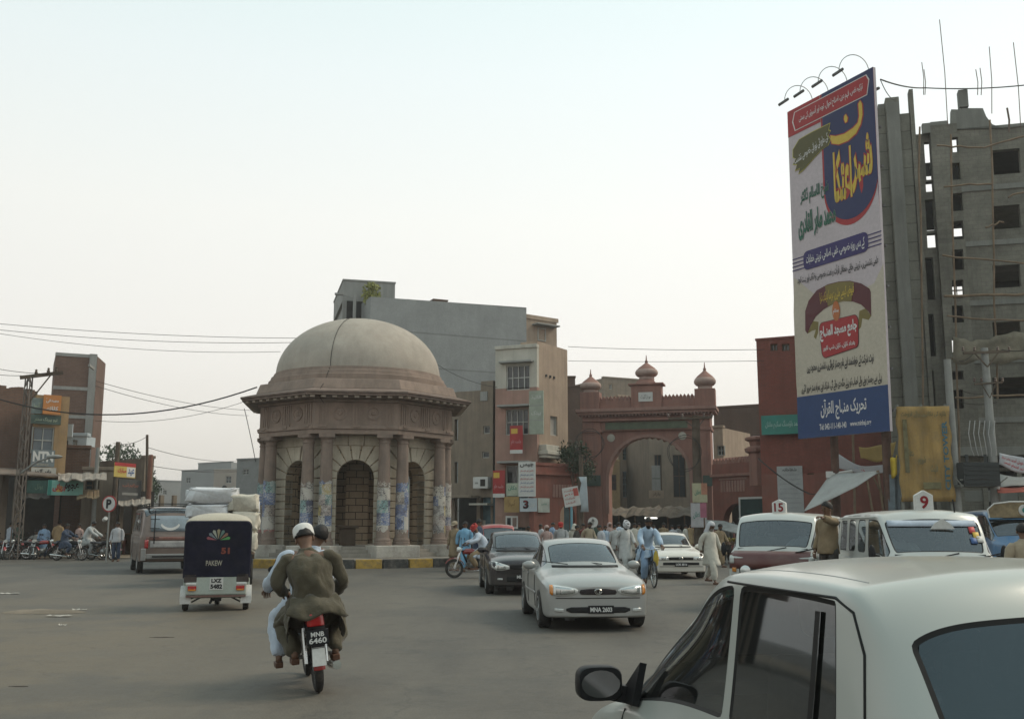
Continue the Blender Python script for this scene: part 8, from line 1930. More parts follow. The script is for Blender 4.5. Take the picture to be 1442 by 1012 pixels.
def motorbike(label, loc, rz, tank=None, group=None, plate=None, lean=0, name='motorcycle'):
 t = thing(name, label, 'motorcycle', loc, rz, group); t.rotation_euler = (0, lean, rz); tk_ = tank or M_BIKER
 two_wheel(t, -.60, .285, .040); two_wheel(t, .60, .285, .043)
 mb = MB()
 for x_ in (-.075, .075): mb.tube([(x_, -.60, .285), (x_, -.42, .78), (x_ * .8, -.37, .90)], .02, 8)
 mb.bar((-.08, -.40, .84), (.08, -.40, .84), .03); mb.build('fork', M_SPK, t, smooth=40)
 for x_ in (-.10, .10): mb = MB(); mb.tube([(x_, .60, .285), (x_, .50, .62)], .022, 8); mb.build('shock_absorber', M_SPK, t, smooth=40)
 mb = MB(); mb.tube([(0, -.38, .86), (0, -.22, .50), (0, .0, .30), (0, .35, .34), (0, .55, .62), (0, .1, .70), (0, -.36, .82)], .028, 8)
 for x_ in (-.06, .06): mb.tube([(x_, .02, .36), (x_, .60, .285)], .018, 6); mb.tube([(x_ * 1.2, .1, .64), (x_ * 1.2, .75, .66)], .016, 6)
 mb.build('frame', M_BIKEB, t, smooth=40)
 mb = MB(); mb.ball((0, -.02, .40), (.12, .16, .12), 12, 8); mb.tube([(0, -.02, .42), (0, -.20, .48)], [.085, .08], 12)
 for q in range(5): mb.tube([(0, -.05 - .03 * q, .43 + .012 * q), (0, -.062 - .03 * q, .434 + .012 * q)], .10, 12)
 mb.tube([(-.22, .05, .28), (.22, .05, .28)], .014, 6); mb.tube([(-.2, .30, .33), (.2, .30, .33)], .012, 6); mb.build('engine', M_STEEL, t, smooth=40)
 mb = MB(); secs = [(-.34, .05, .77, .05), (-.25, .105, .80, .09), (-.08, .115, .80, .10), (.06, .09, .78, .08), (.12, .05, .76, .05)]
 mb.loft([[(w_ * math.cos(a), y, z + h_ * math.sin(a)) for a in [2 * math.pi * q / 14 for q in range(14)]] for y, w_, z, h_ in secs], True, True); mb.build('fuel_tank', tk_, t, smooth=60)
 mb = MB(); secs = [(.08, .10, .775, .05), (.2, .12, .79, .055), (.5, .13, .80, .055), (.76, .12, .81, .05), (.82, .08, .80, .03)]
 mb.loft([[(w_ * abs(math.cos(a)) ** .6 * (1 if math.cos(a) > 0 else -1), y, z + h_ * math.sin(a)) for a in [2 * math.pi * q / 14 for q in range(14)]] for y, w_, z, h_ in secs], True, True); mb.build('seat', M_SEAT, t, smooth=60)
 mb = MB()
 for y0, a0, a1 in ((-.60, 20, 150), (.60, 15, 150)):
  rings = []
  for q in range(12):
   a = R(a0 + (a1 - a0) * q / 11) if y0 < 0 else R(180 - 150 + (a1 - a0) * q / 11 - 35); rings.append([(x_, y0 + rr__ * math.cos(a), .285 + rr__ * math.sin(a)) for x_, rr__ in ((-.055, .315), (0, .335), (.055, .315), (.055, .308), (0, .325), (-.055, .308))])
  mb.loft(rings, True, True)
 mb.build('mudguard', tk_ if tank else M_STEEL, t, smooth=50)
 mb = MB(); mb.tube([(-.34, -.24, .98), (-.30, -.30, 1.0), (-.08, -.37, .93), (.08, -.37, .93), (.30, -.30, 1.0), (.34, -.24, .98)], .012, 6);
 for s_ in (-1, 1): mb.tube([(s_ * .36, -.20, .98), (s_ * .27, -.32, 1.0)], .018, 8); mb.tube([(s_ * .24, -.34, 1.0), (s_ * .30, -.34, 1.16)], .006, 5); mb.ball((s_ * .31, -.34, 1.19), (.055, .012, .04), 10, 6)
 mb.build('handlebar', M_BIKEB, t, smooth=50)
 mb = MB(); mb.tube([(0, -.40, .86), (0, -.48, .86), (0, -.52, .86)], [.07, .085, .07], 14); mb.build('headlamp', M_LAMP, t, smooth=50)
 mb = MB(); mb.tube([(-.11, -.06, .36), (-.13, .05, .20), (-.15, .3, .22)], .018, 8); mb.tube([(-.15, .25, .215), (-.16, .45, .235), (-.175, .84, .27)], [.028, .045, .043], 10); mb.build('exhaust', M_CHROME, t, smooth=40)
 mb = MB(); mb.loft([[(x_ * w_, y, z) for x_, z in ((-1, .66), (1, .66), (.9, .78), (-.9, .78))] for y, w_ in ((.74, .09), (.84, .085), (.87, .05))], True, True); mb.build('tail_lamp', M_TAIL, t, bevel=.012)
 mb = MB(); mb.loft([[(-.10, .70, .70), (.10, .70, .70), (.09, .86, .66)], [(-.10, .70, .60), (.10, .70, .60), (.06, .92, .56)]], True, True);
 mb.bar((0, .80, .62), (0, .93, .46), .12, .01); mb.build('rear_bracket', M_BIKEB, t)
 mb = MB(); mb.add([(-.06, .925, .47), (.06, .925, .47), (.065, .955, .30), (-.065, .955, .30), (-.06, .93, .47), (.06, .93, .47), (.065, .96, .30), (-.065, .96, .30)], [(3, 2, 1, 0), (4, 5, 6, 7), (0, 1, 5, 4), (1, 2, 6, 5), (2, 3, 7, 6), (3, 0, 4, 7)]); mb.build('mud_flap', BD_W if plate else M_BLKP, t)
 if plate:
  pl_ = plate_obj(t, 0, .945, .565, .21, .14, plate[0], plate[1], facing=1)
 return t
def bicycle(label, loc, rz, group=None, colr=None):
 t = thing('bicycle', label, 'bicycle', loc, rz, group); cm = colr or M_BIKEB
 two_wheel(t, -.55, .345, .020, 28); two_wheel(t, .55, .345, .020, 28)
 mb = MB(); A = V((0, -.40, .80)); B = V((0, .14, .84)); C_ = V((0, .05, .30)); D = V((0, .55, .345))
 for a, b in ((A, B + V((0, .03, -.10))), (A + V((0, .02, -.1)), C_), (B, C_), (C_, D), (B + V((0, .02, -.08)), D), (A, V((0, -.55, .345))), (A, A + V((0, .03, .17)))): mb.tube([a, b], .015, 6)
 mb.build('frame', cm, t, smooth=40)
 mb = MB(); mb.tube([(-.27, -.26, 1.0), (-.22, -.34, 1.0), (0, -.37, .97), (.22, -.34, 1.0), (.27, -.26, 1.0)], .012, 6); mb.build('handlebar', M_SPK, t, smooth=40)
 mb = MB(); mb.loft([[(w_ * math.cos(a), y, .92 + .035 * math.sin(a)) for a in [2 * math.pi * q / 10 for q in range(10)]] for y, w_ in ((.02, .03), (.12, .06), (.24, .11), (.30, .09))], True, True); mb.tube([(0, .14, .84), (0, .17, .92)], .014, 6); mb.build('saddle', M_SEAT, t, smooth=50)
 mb = MB(); RX = Matrix.Rotation(math.pi / 2, 3, 'Y'); mb.lathe([(.10, .03), (.10, .036)], 20, 0, (0, .05, .30), rot=RX); mb.bar((.06, .05, .30), (.06, -.02, .46), .02); mb.bar((-.06, .05, .30), (-.06, .12, .14), .02); mb.box((.11, -.02, .46), (.09, .06, .02)); mb.box((-.11, .12, .14), (.09, .06, .02)); mb.build('crank', M_SPK, t)
 mb = MB()
 for x_ in (-.06, .06): mb.bar((x_, .30, .74), (x_, .80, .74), .012); mb.bar((x_, .78, .74), (x_, .56, .36), .010)
 for y in (.35, .5, .65, .8): mb.bar((-.07, y, .745), (.07, y, .745), .012)
 mb.build('carrier', M_SPK, t); return t
# ------------------------------------------------------------------ the motorcycle in the foreground
g = G(441, 981); brz = R(180 + 16); off = Matrix.Rotation(brz, 3, 'Z') @ V((0, .60, 0))
bloc = V((g.x - off.x, g.y - off.y + .28, 0))
motorbike('small red motorcycle carrying two men, seen from behind in the foreground', bloc, brz, M_BIKER, None, ('MNB', '6460'), R(6))
BT = Matrix.Translation(bloc) @ Matrix.Rotation(brz, 4, 'Z')
pl = BT @ V((0, .45, 0))
PILL = pose(RIDE, pel=(0, .08, .87), spine=(0, .13, 1.03), chest=(.02, .10, 1.22), neck=(.03, .04, 1.38), head=(.04, -.02, 1.485), shR=(.235, .08, 1.32), shL=(-.195, .08, 1.33), elR=(.35, .08, 1.06), elL=(-.33, .06, 1.05), wrR=(.24, -.16, .96), wrL=(-.25, -.20, .93),
   hiR=(.11, .06, .87), hiL=(-.11, .06, .87), knR=(.27, -.30, .68), knL=(-.27, -.30, .68), anR=(.20, .02, .36), anL=(-.20, .02, .36))
person('man in a loose olive shirt and white skull cap riding pillion on the foreground motorcycle', pl, brz, PILL, 'olive', 'olive', SKIN2, True, ('kufi', mat('cap_white', (.62, .61, .58), var=.06, scale=12, bump=.3)), HAIRM, fine=True, waist=1.2, tilt=R(5), sandals=True)
pl = BT @ V((.03, -.10, 0))
DRV = pose(RIDE, elR=(.36, -.02, 1.06), elL=(-.24, -.14, 1.10), wrR=(.38, -.20, .98), wrL=(-.28, -.24, .99), knR=(.30, -.12, .66), anR=(.31, .12, .28), knL=(-.16, -.20, .66), anL=(-.15, .02, .32), neck=(-.09, .02, 1.37), chest=(-.03, .06, 1.23), head=(-.15, -.01, 1.49))
person('driver of the foreground motorcycle in white clothes, mostly hidden behind the pillion rider', pl, brz, DRV, 'bluewhite', 'bluewhite', SKIN2, True, fine=True, tilt=R(4))
# ------------------------------------------------------------------ right hand group among the cars
def at(px, Y): return GX(px, Y)
q = G(1002, 822); person('man in loose white clothes and head cloth walking between the cars before the maroon van', q, R(32), pose(WALK, head=(0, -.06, 1.60), wrR=(.30, -.14, .92), elR=(.27, -.02, 1.14)), 'offwhite', 'offwhite', SKIN2, False, ('cloth', FB['white']), GREYB, hem=.52, k=.98)
q = G(915, 826); cy = bicycle('bicycle ridden by the man in the light blue shirt towards the camera', (q.x + .0, q.y + .1, 0), R(6), None, M_BIKEB); person('bearded man in light blue shirt cycling towards the camera beside the silver saloon', (q.x, q.y + .1), R(6), CYCLE, 'lblue', 'blue', SKIN2, True, None, HAIRM, k=1.06)
mb = MB(); b_ = Matrix.Translation((q.x, q.y + .1, 0)) @ Matrix.Rotation(R(6), 4, 'Z'); mb.T = b_; mb.ball((.08, -.48, .74), (.07, .05, .21), 12, 10); mb.tube([(.08, -.46, .92), (.07, -.38, 1.0)], .012, 5); mb.T = Matrix.Identity(4); tag(mb.build('bag', mat('bag_yellow', (.42, .31, .05), var=.3, scale=8), smooth=60), 'yellow bag hanging from the handlebar of the cyclist in blue', 'bag')
q = at(880, 34); person('man in pale clothes and white turban walking behind the silver saloon', q, R(20), pose(WALK, head=(0, -.08, 1.58)), 'lgrey', 'lgrey', SKIN2, False, ('turban', FB['white']), HAIRM)
q = G(1166, 868); q = at(1165, 18.2); person('dark clothed conductor standing on the door step of the number 15 van', q, R(-60), pose(elR=(.30, -.2, 1.40), wrR=(.30, -.42, 1.46), head=(.02, -.02, 1.62)), 'brown', 'dark', SKIN2, True, None, None, z=.28, long_=False)
q = at(1440, 15.0); person('man in a tan shirt seen from behind at the right edge', q, R(165), STAND, 'sand', 'sand', SKIN2, True, None, None, k=.95)
# drivers
vb = Matrix.Translation(v9.location) @ Matrix.Rotation(R(-7), 4, 'Z'); q = vb @ V((-.40, 1.0, 0)); person('driver of the number 9 van in pale shirt behind the windscreen', q, R(-7), pose(RIDE, elL=(-.30, -.16, 1.0), wrL=(-.2, -.50, 1.22), wrR=(.16, -.40, 1.15)), 'lgrey', 'lgrey', SKIN2, True, None, HAIRM, z=-.02)
q = vb @ V((.42, 1.05, 0)); person('passenger in dark shirt on the front seat of the number 9 van', q, R(-7), pose(RIDE, wrR=(.16, -.30, .95), wrL=(-.16, -.30, .95)), 'navy', 'navy', SKIN2, True, None, None, z=-.02)
vb = Matrix.Translation(v15.location) @ Matrix.Rotation(R(-27), 4, 'Z'); q = vb @ V((.42, 1.0, 0)); person('driver of the number 15 van in white shirt at the open side window', q, R(-27), pose(RIDE, wrR=(.16, -.40, 1.12), wrL=(-.1, -.40, 1.12)), 'white', 'white', SKIN2, True, None, None, z=-.02)
g = G(843, 889); q = V((g.x, g.y, 0)) + Matrix.Rotation(R(5), 3, 'Z') @ V((-.36, 2.15, 0)); person('driver of the silver saloon in white shirt behind the windscreen', q, R(5), pose(RIDE, wrR=(.14, -.34, 1.1), wrL=(-.14, -.34, 1.1)), 'white', 'grey', SKIN2, True, None, HAIRM, z=-.44, k=.98)
g = G(738, 838); q = V((g.x, g.y, 0)) + Matrix.Rotation(R(5), 3, 'Z') @ V((-.36, 2.15, 0)); person('driver of the black saloon in grey shirt behind the windscreen', q, R(5), pose(RIDE, wrR=(.14, -.34, 1.1), wrL=(-.14, -.34, 1.1)), 'grey', 'grey', SKIN2, True, None, None, z=-.42, k=.98)
hb_ = Matrix.Translation((HX, HY, 0)) @ Matrix.Rotation(HRZ, 4, 'Z'); q = hb_ @ V((-.32, 1.80, 0)); person('driver in white shirt at the wheel of the pale hatchback', q, HRZ, pose(RIDE, wrR=(.14, -.34, 1.1), wrL=(-.14, -.34, 1.1)), 'white', 'grey', SKIN2, True, None, None, z=-.40, k=.96)
# ------------------------------------------------------------------ red motorcycle and walkers by the island
q = at(667, 32); motorbike('red motorcycle turning in front of the island, its rider leaning forward', q, R(-78), M_BIKER); b_ = Matrix.Translation(q) @ Matrix.Rotation(R(-78), 4, 'Z'); c_ = b_ @ V((0, .22, 0)); person('rider in pale grey shirt and red headscarf on the red motorcycle', c_, R(-78), pose(RIDE, chest=(0, -.02, 1.22), neck=(0, -.10, 1.36), head=(0, -.17, 1.47), shR=(.18, -.08, 1.31), shL=(-.18, -.08, 1.31)), 'bluewhite', 'brown', SKIN2, False, ('turban', FB['red']), None)
q = at(655, 36.4); person('man in sky blue shalwar suit walking past the island kerb', q, R(15), WALK, 'skyblue', 'skyblue', SKIN2, True)
q = at(641, 36.8); person('man in brown clothes standing against the pavilion at the island edge', q, R(-30), STAND, 'brown', 'khaki', SKIN2, False, ('peak', FB['sand']))
q = at(674, 36.0); person('man in navy jacket walking behind the red motorcycle', q, R(120), WALK, 'navy', 'navy', SKIN2, True, k=1.05)
# ------------------------------------------------------------------ crowd before the gate
rnd = random.Random(31); GC = 'crowd between the cars and the gate'
CR = [(770, 44, 'pink', 'woman in pale pink shawl at the left of the gate crowd', ('cloth', FB['pink']), 20), (790, 40, 'grey', 'man in grey shirt and red cap riding behind the saloons', ('peak', FB['red']), 0), (808, 47, 'offwhite', 'woman in cream shawl standing under the tilted board', ('cloth', FB['offwhite']), 160), (812, 42, 'dark', 'man in black clothes bending behind the silver saloon', None, 90),
  (822, 45, 'maroon', 'man in dark maroon shirt left of the round sign', None, 200), (829, 43, 'sand', 'man in sand coloured shirt just left of the round sign', None, 30), (846, 41, 'white', 'man in white shirt leaning right of the round sign', None, -70), (852, 52, 'lblue', 'man in pale blue shirt deep in the crowd by the gate pier', None, 10), (858, 55, 'pink', 'woman with pink head shawl near the left gate pier', ('cloth', FB['pink']), 30),
  (866, 48, 'lgrey', 'man in light grey shirt walking towards the gate', None, 170), (872, 54, 'bluewhite', 'man in bluish white suit before the dark canopy', None, 190), (893, 46, 'offwhite', 'man in off white suit right of the turbaned man', None, 20), (900, 56, 'khaki', 'man in khaki shirt under the gate arch', None, 180), (921, 58, 'maroon', 'man in maroon shirt under the lit tube lamp', None, 10), (934, 54, 'brown', 'dark haired man behind the roof of the cream saloon', None, 0), (947, 57, 'white', 'man in white under the right half of the arch', None, 200),
  (955, 60, 'grey', 'man in mid grey suit near the right gate pier', None, 40), (965, 56, 'offwhite', 'man in cream suit right under the arch edge', None, 100), (972, 62, 'tan', 'man in tan suit at the foot of the right pier', None, 20), (1013, 40, 'brown', 'man in brown shirt between the walker and the maroon van', None, 30), (1022, 44, 'dark', 'man in dark clothes beside the maroon van left side', None, -20), (1018, 52, 'khaki', 'man in khaki suit in front of the dark arched doorway', None, 0), (1030, 48, 'maroon', 'man in dark red shirt by the framed green board', None, 60),
  (762, 50, 'white', 'man in white suit passing the red shop wall', None, -60), (778, 52, 'blue', 'man in blue shirt beside the blue pole', None, 60), (838, 56, 'dkgreen', 'man in dark green shirt behind the round sign', None, -30), (884, 60, 'lgrey', 'man in grey suit at the stall below the canopy', None, 180), (910, 50, 'tan', 'man in tan clothes behind the cyclist in blue', None, 15), (690, 48, 'khaki', 'man in khaki clothes left of the red roofed van', None, 30), (745, 46, 'brown', 'man in brown suit right of the red roofed van', None, -40)]
for px, Y, c, lab, cap, rz in CR:
 person(lab, at(px, Y), R(rz), pose(WALK if rnd.random() < .6 else STAND, head=(rnd.uniform(-.02, .02), -.02 - .05 * rnd.random(), 1.60)), c, c, SKIN2 if rnd.random() < .6 else SKIN, cap is None, cap, HAIRM if (cap is None and rnd.random() < .35) else None, GC, k=rnd.uniform(.90, 1.02))
# ------------------------------------------------------------------ left side of the square
q = G(12, 785); person('man in pale blue white suit walking at the far left edge', q, R(150), WALK, 'bluewhite', 'bluewhite', SKIN2, True, k=1.0)
q = G(80, 784.5); person('man in tan shalwar suit standing before the parked motorcycles', q, R(170), pose(STAND, head=(-.03, .0, 1.60), elR=(.26, .05, 1.13)), 'tan', 'tan', SKIN2, True, k=1.06)
q = G(127, 788); bicycle('bicycle ridden across the road by the man in grey, at the left', q, R(90), None); person('man in pale grey suit cycling to the right near the no parking sign', q, R(90), CYCLE, 'lgrey', 'grey', SKIN2, True, None, None, k=1.04)
q = at(101, 47); motorbike('dark motorcycle with chrome exhaust ridden by the man in blue at the left', q, R(85), M_BIKEB); b_ = Matrix.Translation(q) @ Matrix.Rotation(R(85), 4, 'Z'); person('man in dark blue shirt sitting on the motorcycle behind the cyclist', b_ @ V((0, .2, 0)), R(85), RIDE, 'navy', 'navy', SKIN2, True)
q = at(63, 49.5); person('man in blue trousers standing among the parked motorcycles', q, R(20), STAND, 'blue', 'navy', SKIN2, True, k=.95)
q = at(112, 50.5); person('man in pink shirt behind the grey cyclist', q, R(-30), STAND, 'pink', 'grey', SKIN2, True, k=.97)
q = at(166, 46); person('man in white shirt standing behind the front of the minibus', q, R(10), STAND, 'white', 'navy', SKIN2, True, k=1.0, long_=False)
q = at(26, 51); person('man in dark clothes in the shade of the left awning', q, R(40), STAND, 'dkgreen', 'dark', SKIN2, True)
q = at(52, 52.5); person('man in grey sitting in the dark tea shop', q, R(10), pose(SIT), 'lgrey', 'grey', SKIN2, True, z=-.30)
GP = 'parked motorcycles along the left shops'
for i, (px, Y, rz, tk_, lab) in enumerate(((18, 49.2, 75, M_BIKEB, 'black motorcycle parked behind the man at the far left'), (30, 48.6, -25, M_BIKEB, 'black motorcycle parked second from the left edge'), (40, 48.8, 60, M_BIKER, 'red tanked motorcycle parked under the lattice pole'), (49, 49.0, 15, M_BIKEB, 'black motorcycle parked left of the man in tan'),
           (60, 48.7, 110, M_BIKER, 'red motorcycle parked just left of the man in tan'), (92, 49.5, 50, M_BIKER, 'red motorcycle parked right of the man in tan'), (146, 47.5, 70, M_BIKEB, 'black motorcycle parked below the round no parking sign'), (157, 48.5, 50, M_BIKER, 'red motorcycle parked between the sign and the minibus'), (6, 48.4, 30, M_BIKER, 'red motorcycle half outside the left edge of the view'))):
 motorbike(lab, at(px, Y), R(rz), tk_, GP, lean=R(6))
# man sitting on the bales
q = TM @ V((.05, -1.5, 0)); person('dark haired boy sitting low on the bale load of the truck', q, TRZ, pose(SIT, wrR=(.2, -.3, .9), wrL=(-.2, -.3, .9)), 'dkgreen', 'dark', SKIN2, True, z=2.15 - .84, k=.85)
q = GX(497, 42.2);
# ================================================================== poles, signs and wires
M_POLE = mat('pole_concrete', (.27, .275, .26), var=.15, scale=1.5, bump=.3, streak=.5); M_POLEW = mat('pole_timber', (.10, .075, .055), var=.3, scale=2); M_LATT = mat('lattice_steel', (.16, .135, .115), var=.3, metal=.3)
M_WIRE = plain('wire_black', (.045, .042, .04), .6); M_INS = plain('insulator', (.10, .06, .045), .3)
def pole(label, px, Y, ytop, r0, r1, m, arms=(), cat='utility pole', name='utility_pole', lean=(0, 0)):
 g = GX(px, Y); zt_ = P(px, ytop, Y).z; t = thing(name, label, cat, g)
 mb = MB(); mb.tube([(0, 0, 0), (lean[0] * .5, 0, zt_ * .5), (lean[0], 0, zt_)], [r0, (r0 + r1) / 2, r1], 12); mb.build('shaft', m, t, smooth=50)
 for (z, x0, x1, th) in arms:
  mb = MB(); mb.bar((x0, -r1, zt_ + z), (x1, -r1, zt_ + z + .08), th, th); mb.bar((x0 * .5, -r1, zt_ + z), (0, -r1, zt_ + z - .6), th * .5); mb.bar((x1 * .5, -r1, zt_ + z), (0, -r1, zt_ + z - .6), th * .5); ar_ = mb.build('crossarm', M_POLEW, t)
  for q in (x0, x0 * .5, x1 * .5, x1):
   if abs(q) < .1: continue
   mb = MB(); mb.lathe([(.05, 0), (.065, .05), (.04, .09), (.06, .13), (.03, .18), (.001, .19)], 10, 0, (q, -r1, zt_ + z + .1)); mb.build('insulator', M_INS, ar_, smooth=40)
 return t
pole('grey concrete pole left of the transformer platform', 1350, 43.4, 506, .20, .15, M_POLE)
pole('grey concrete pole with insulator cross arm right of the transformer', 1405, 43.2, 490, .22, .15, M_POLE, ((-.25, -1.0, 1.0, .1), (-1.6, -.6, .6, .07)))
pole('dark pole in front of the right gate pier, with pasted bills', 984, 58, 585, .28, .22, M_POLEW, ((-.2, -1.6, .9, .13),))
pole('dark pole in front of the left gate pier beside the tree', 819, 58, 640, .16, .12, M_POLEW)
pole('timber pole carrying the red and yellow banner', 159, 53, 622, .15, .11, M_POLEW)
pole('tall thin leaning pole right of the left side tree', 209, 56, 612, .10, .07, M_POLEW, (), lean=(-.35, 0))
pole('thicker short brown pole at the end of the left shops', 207, 55, 640, .14, .11, mat('pole_rust', (.19, .09, .065), var=.3))
pole('brown post behind the white shed at the left', 131, 53, 630, .12, .10, M_POLE)
# lattice pole with T arm
g = GX(25, 48.3); zt_ = P(25, 531, 48.3).z; t = thing('lattice_pole', 'steel lattice pole with T shaped arm in front of the brick house', 'utility pole', g)
mb = MB(); w = .19
for sx in (-1, 1):
 for sy in (-1, 1): mb.bar((sx * w, sy * w, 0), (sx * w * .6, sy * w * .6, zt_), .05)
N = 16
for k in range(N):
 z0, z1 = zt_ * k / N, zt_ * (k + 1) / N; a, b = w * (1 - .4 * k / N), w * (1 - .4 * (k + 1) / N); s_ = 1 if k % 2 else -1
 mb.bar((-a * s_, -a, z0), (b * s_, -b, z1), .028); mb.bar((a * s_, a, z0), (-b * s_, b, z1), .028); mb.bar((-a, -a * s_, z0), (-b, b * s_, z1), .028); mb.bar((a, a * s_, z0), (b, -b * s_, z1), .028)
mb.build('lattice', M_LATT, t)
mb = MB(); mb.bar((-.35, -.2, zt_ - .05), (1.35, .6, zt_ + .32), .2, .16); mb.bar((.1, 0, zt_ - 1.2), (.9, .3, zt_ + .15), .06)
for q in (.3, .85, 1.2): mb.lathe([(.07, 0), (.08, .1), (.04, .15), (.07, .2), (.001, .26)], 8, 0, (q, .15 * q, zt_ + .1 + .16 * q))
mb.build('t_arm', M_POLEW, t)
mb = MB(); mb.tube([(0, -.1, zt_ - 4.6), (.9, -.5, zt_ - 4.1), (1.7, -.8, zt_ - 3.9)], .05, 6); mb.ball((1.9, -.9, zt_ - 3.88), (.4, .15, .1), 10, 6); mb.build('street_lamp_arm', M_POLE, t, smooth=50)
# parking sign
g = GX(152, 44.5); zc_ = P(152, 709, 44.5).z; t = thing('parking_sign', 'round white sign with black letter P and red rim on a thin post', 'road sign', g, R(-14))
mb = MB(); mb.tube([(0, .03, 0), (0, .03, zc_)], .035, 8); mb.build('post', M_POLE, t)
RX = Matrix.Rotation(math.pi / 2, 3, 'X')
mb = MB(); mb.lathe([(.36, -.01), (.36, .01), (.001, .012)], 32, 0, (0, 0, zc_), rot=RX); mb.build('rim', BD_RED, t); mb = MB(); mb.lathe([(.30, .012), (.30, .02), (.001, .021)], 32, 0, (0, 0, zc_), rot=RX); fc = mb.build('face', BD_W, t)
mb = MB(); put_text(mb, 'P', 0, zc_, .26, .40, -.032, 0, 0, .05); mb.build('lettering', INK_K, fc, recalc=False)
mb = MB(); mb.tube([(-.2, -.0, zc_ - .7), (-.05, -.1, zc_ - .62)], .09, 10); mb.build('lamp', BD_W, t, smooth=50)
# round sign seen from behind in the crowd
g = GX(835, 50); t = thing('road_sign', 'pale round road sign on a post standing in the crowd before the gate', 'road sign', g); zc_ = P(835, 735, 50).z
mb = MB(); mb.tube([(0, .03, 0), (0, .03, zc_)], .04, 8); mb.build('post', M_POLE, t); mb = MB(); mb.lathe([(.25, -.01), (.25, .01), (.001, .012)], 28, 0, (0, 0, zc_), rot=RX); mb.build('face', BD_W, t);
mb = MB(); mb.bx(-.03, .03, -.03, -.014, zc_ - .15, zc_ + .15); mb.add([(-.1, -.03, zc_ + .04), (.1, -.03, zc_ + .04), (0, -.03, zc_ + .19)], [(0, 1, 2)]); mb.build('arrow', M_STEEL, t)
# tilted board on the pale blue pole
g = GX(805, 52); t = thing('notice_board', 'tilted white notice with red print on a pale blue pole', 'sign', g); zc_ = P(806, 699, 52).z
mb = MB(); mb.tube([(0, .05, 0), (0, .05, zc_ + .4)], .06, 8); mb.build('post', mat('pole_blue', (.16, .33, .40), var=.15), t)
mb = MB(); mb.T = Matrix.Translation((0, 0, zc_)) @ Matrix.Rotation(R(-10), 4, 'Y'); mb.box((0, 0, 0), (.82, .05, .98)); bd = mb.build('board', BD_W, t)
mb = MB(); mb.T = Matrix.Translation((0, 0, zc_)) @ Matrix.Rotation(R(-10), 4, 'Y')
for i in range(4): put_text(mb, ('جلسہ', 'عام', 'شرکت', 'کریں')[i], -.08, .32 - .2 * i, .5, .13, -.035, 0, 0, .02, True)
mb.bx(.14, .38, -.034, -.028, .0, .4); mb.build('lettering', mat('print_red', (.42, .10, .08)), bd, recalc=False)
g = GX(819, 57); t = thing('white_flag_cloth', 'pale cloth tied to the dark pole beside the tilted notice', 'cloth', P(822, 690, 57.3))
mb = MB(); mb.loft([[(-.22 + .1 * math.sin(z * 5), -.03 * math.sin(z * 7), z), (.0, .06 * math.sin(z * 6), z), (.2 - .05 * z, -.04, z)] for z in (-1.2, -.8, -.4, 0, .4, .75)], closed=False); o = mb.build('cloth', BD_BLUEW, t, smooth=60); o.modifiers.new('t', 'SOLIDIFY').thickness = .02
# bills on the pole before the right pier
for i, (y0, y1, m, lab) in enumerate(((680, 707, mat('bill_cream', (.42, .40, .27), var=.15), 'cream and green board tied high on the dark gate pole'), (708, 742, mat('bill_pale', (.44, .43, .44), var=.15), 'white and pink sheet tied low on the dark gate pole'))):
 fs_ = Fac(GX(970, 57.4), GX(1000, 57.3)); sign('poster_board', lab, fs_, (975 - i * 2, y0, 996 - i, y1), .1, .05, m, None, [('#', .8, .7, .4, .6, (mat('print_salmon', (.42, .2, .13)), mat('print_pink', (.40, .14, .20)))[i], 0, 0), ('اعلان', .35, .5, .4, .3, INK_G, U, .02)])
# slanting cart shade beside the walker
mb = MB(); a, b, c, d = P(995, 733, 44), P(1045, 742, 42), P(1040, 752, 41), P(996, 745, 43); mb.loft([[a, d], [a.lerp(b, .5) + V((0, 0, .1)), d.lerp(c, .5) + V((0, 0, .05))], [b, c]], closed=False); o = mb.build('cart_shade', mat('shade_grey', (.20, .20, .19), var=.25)); o.modifiers.new('t', 'SOLIDIFY').thickness = .04; tag(o, 'slanting grey shade sheet of a fruit cart left of the maroon van', 'awning')
g = GX(1018, 43); t = thing('fruit_cart', 'dark fruit cart under the slanting grey shade', 'cart', g)
mb = MB(); mb.box((0, 0, .85), (1.9, 1.0, .12)); mb.build('tray', M_WOOD, t, bevel=.02)
for sx in (-.85, .85): mb = MB(); mb.tube([(sx, -.4, 0), (sx, -.4, 1.9)], .03, 6); mb.build('post', M_WOOD, t)
for sx in (-.6, .6): wheel(t, sx, .3, .32, .05, 'steel', 1)
mb = MB(); rnd = random.Random(6)
for k in range(60): mb.ball((rnd.uniform(-.8, .8), rnd.uniform(-.4, .4), .95 + rnd.random() * .1), .055, 6, 5)
mb.build('fruit', mat('fruit_mix', (.30, .24, .07), var=.4, scale=6), t, smooth=60)
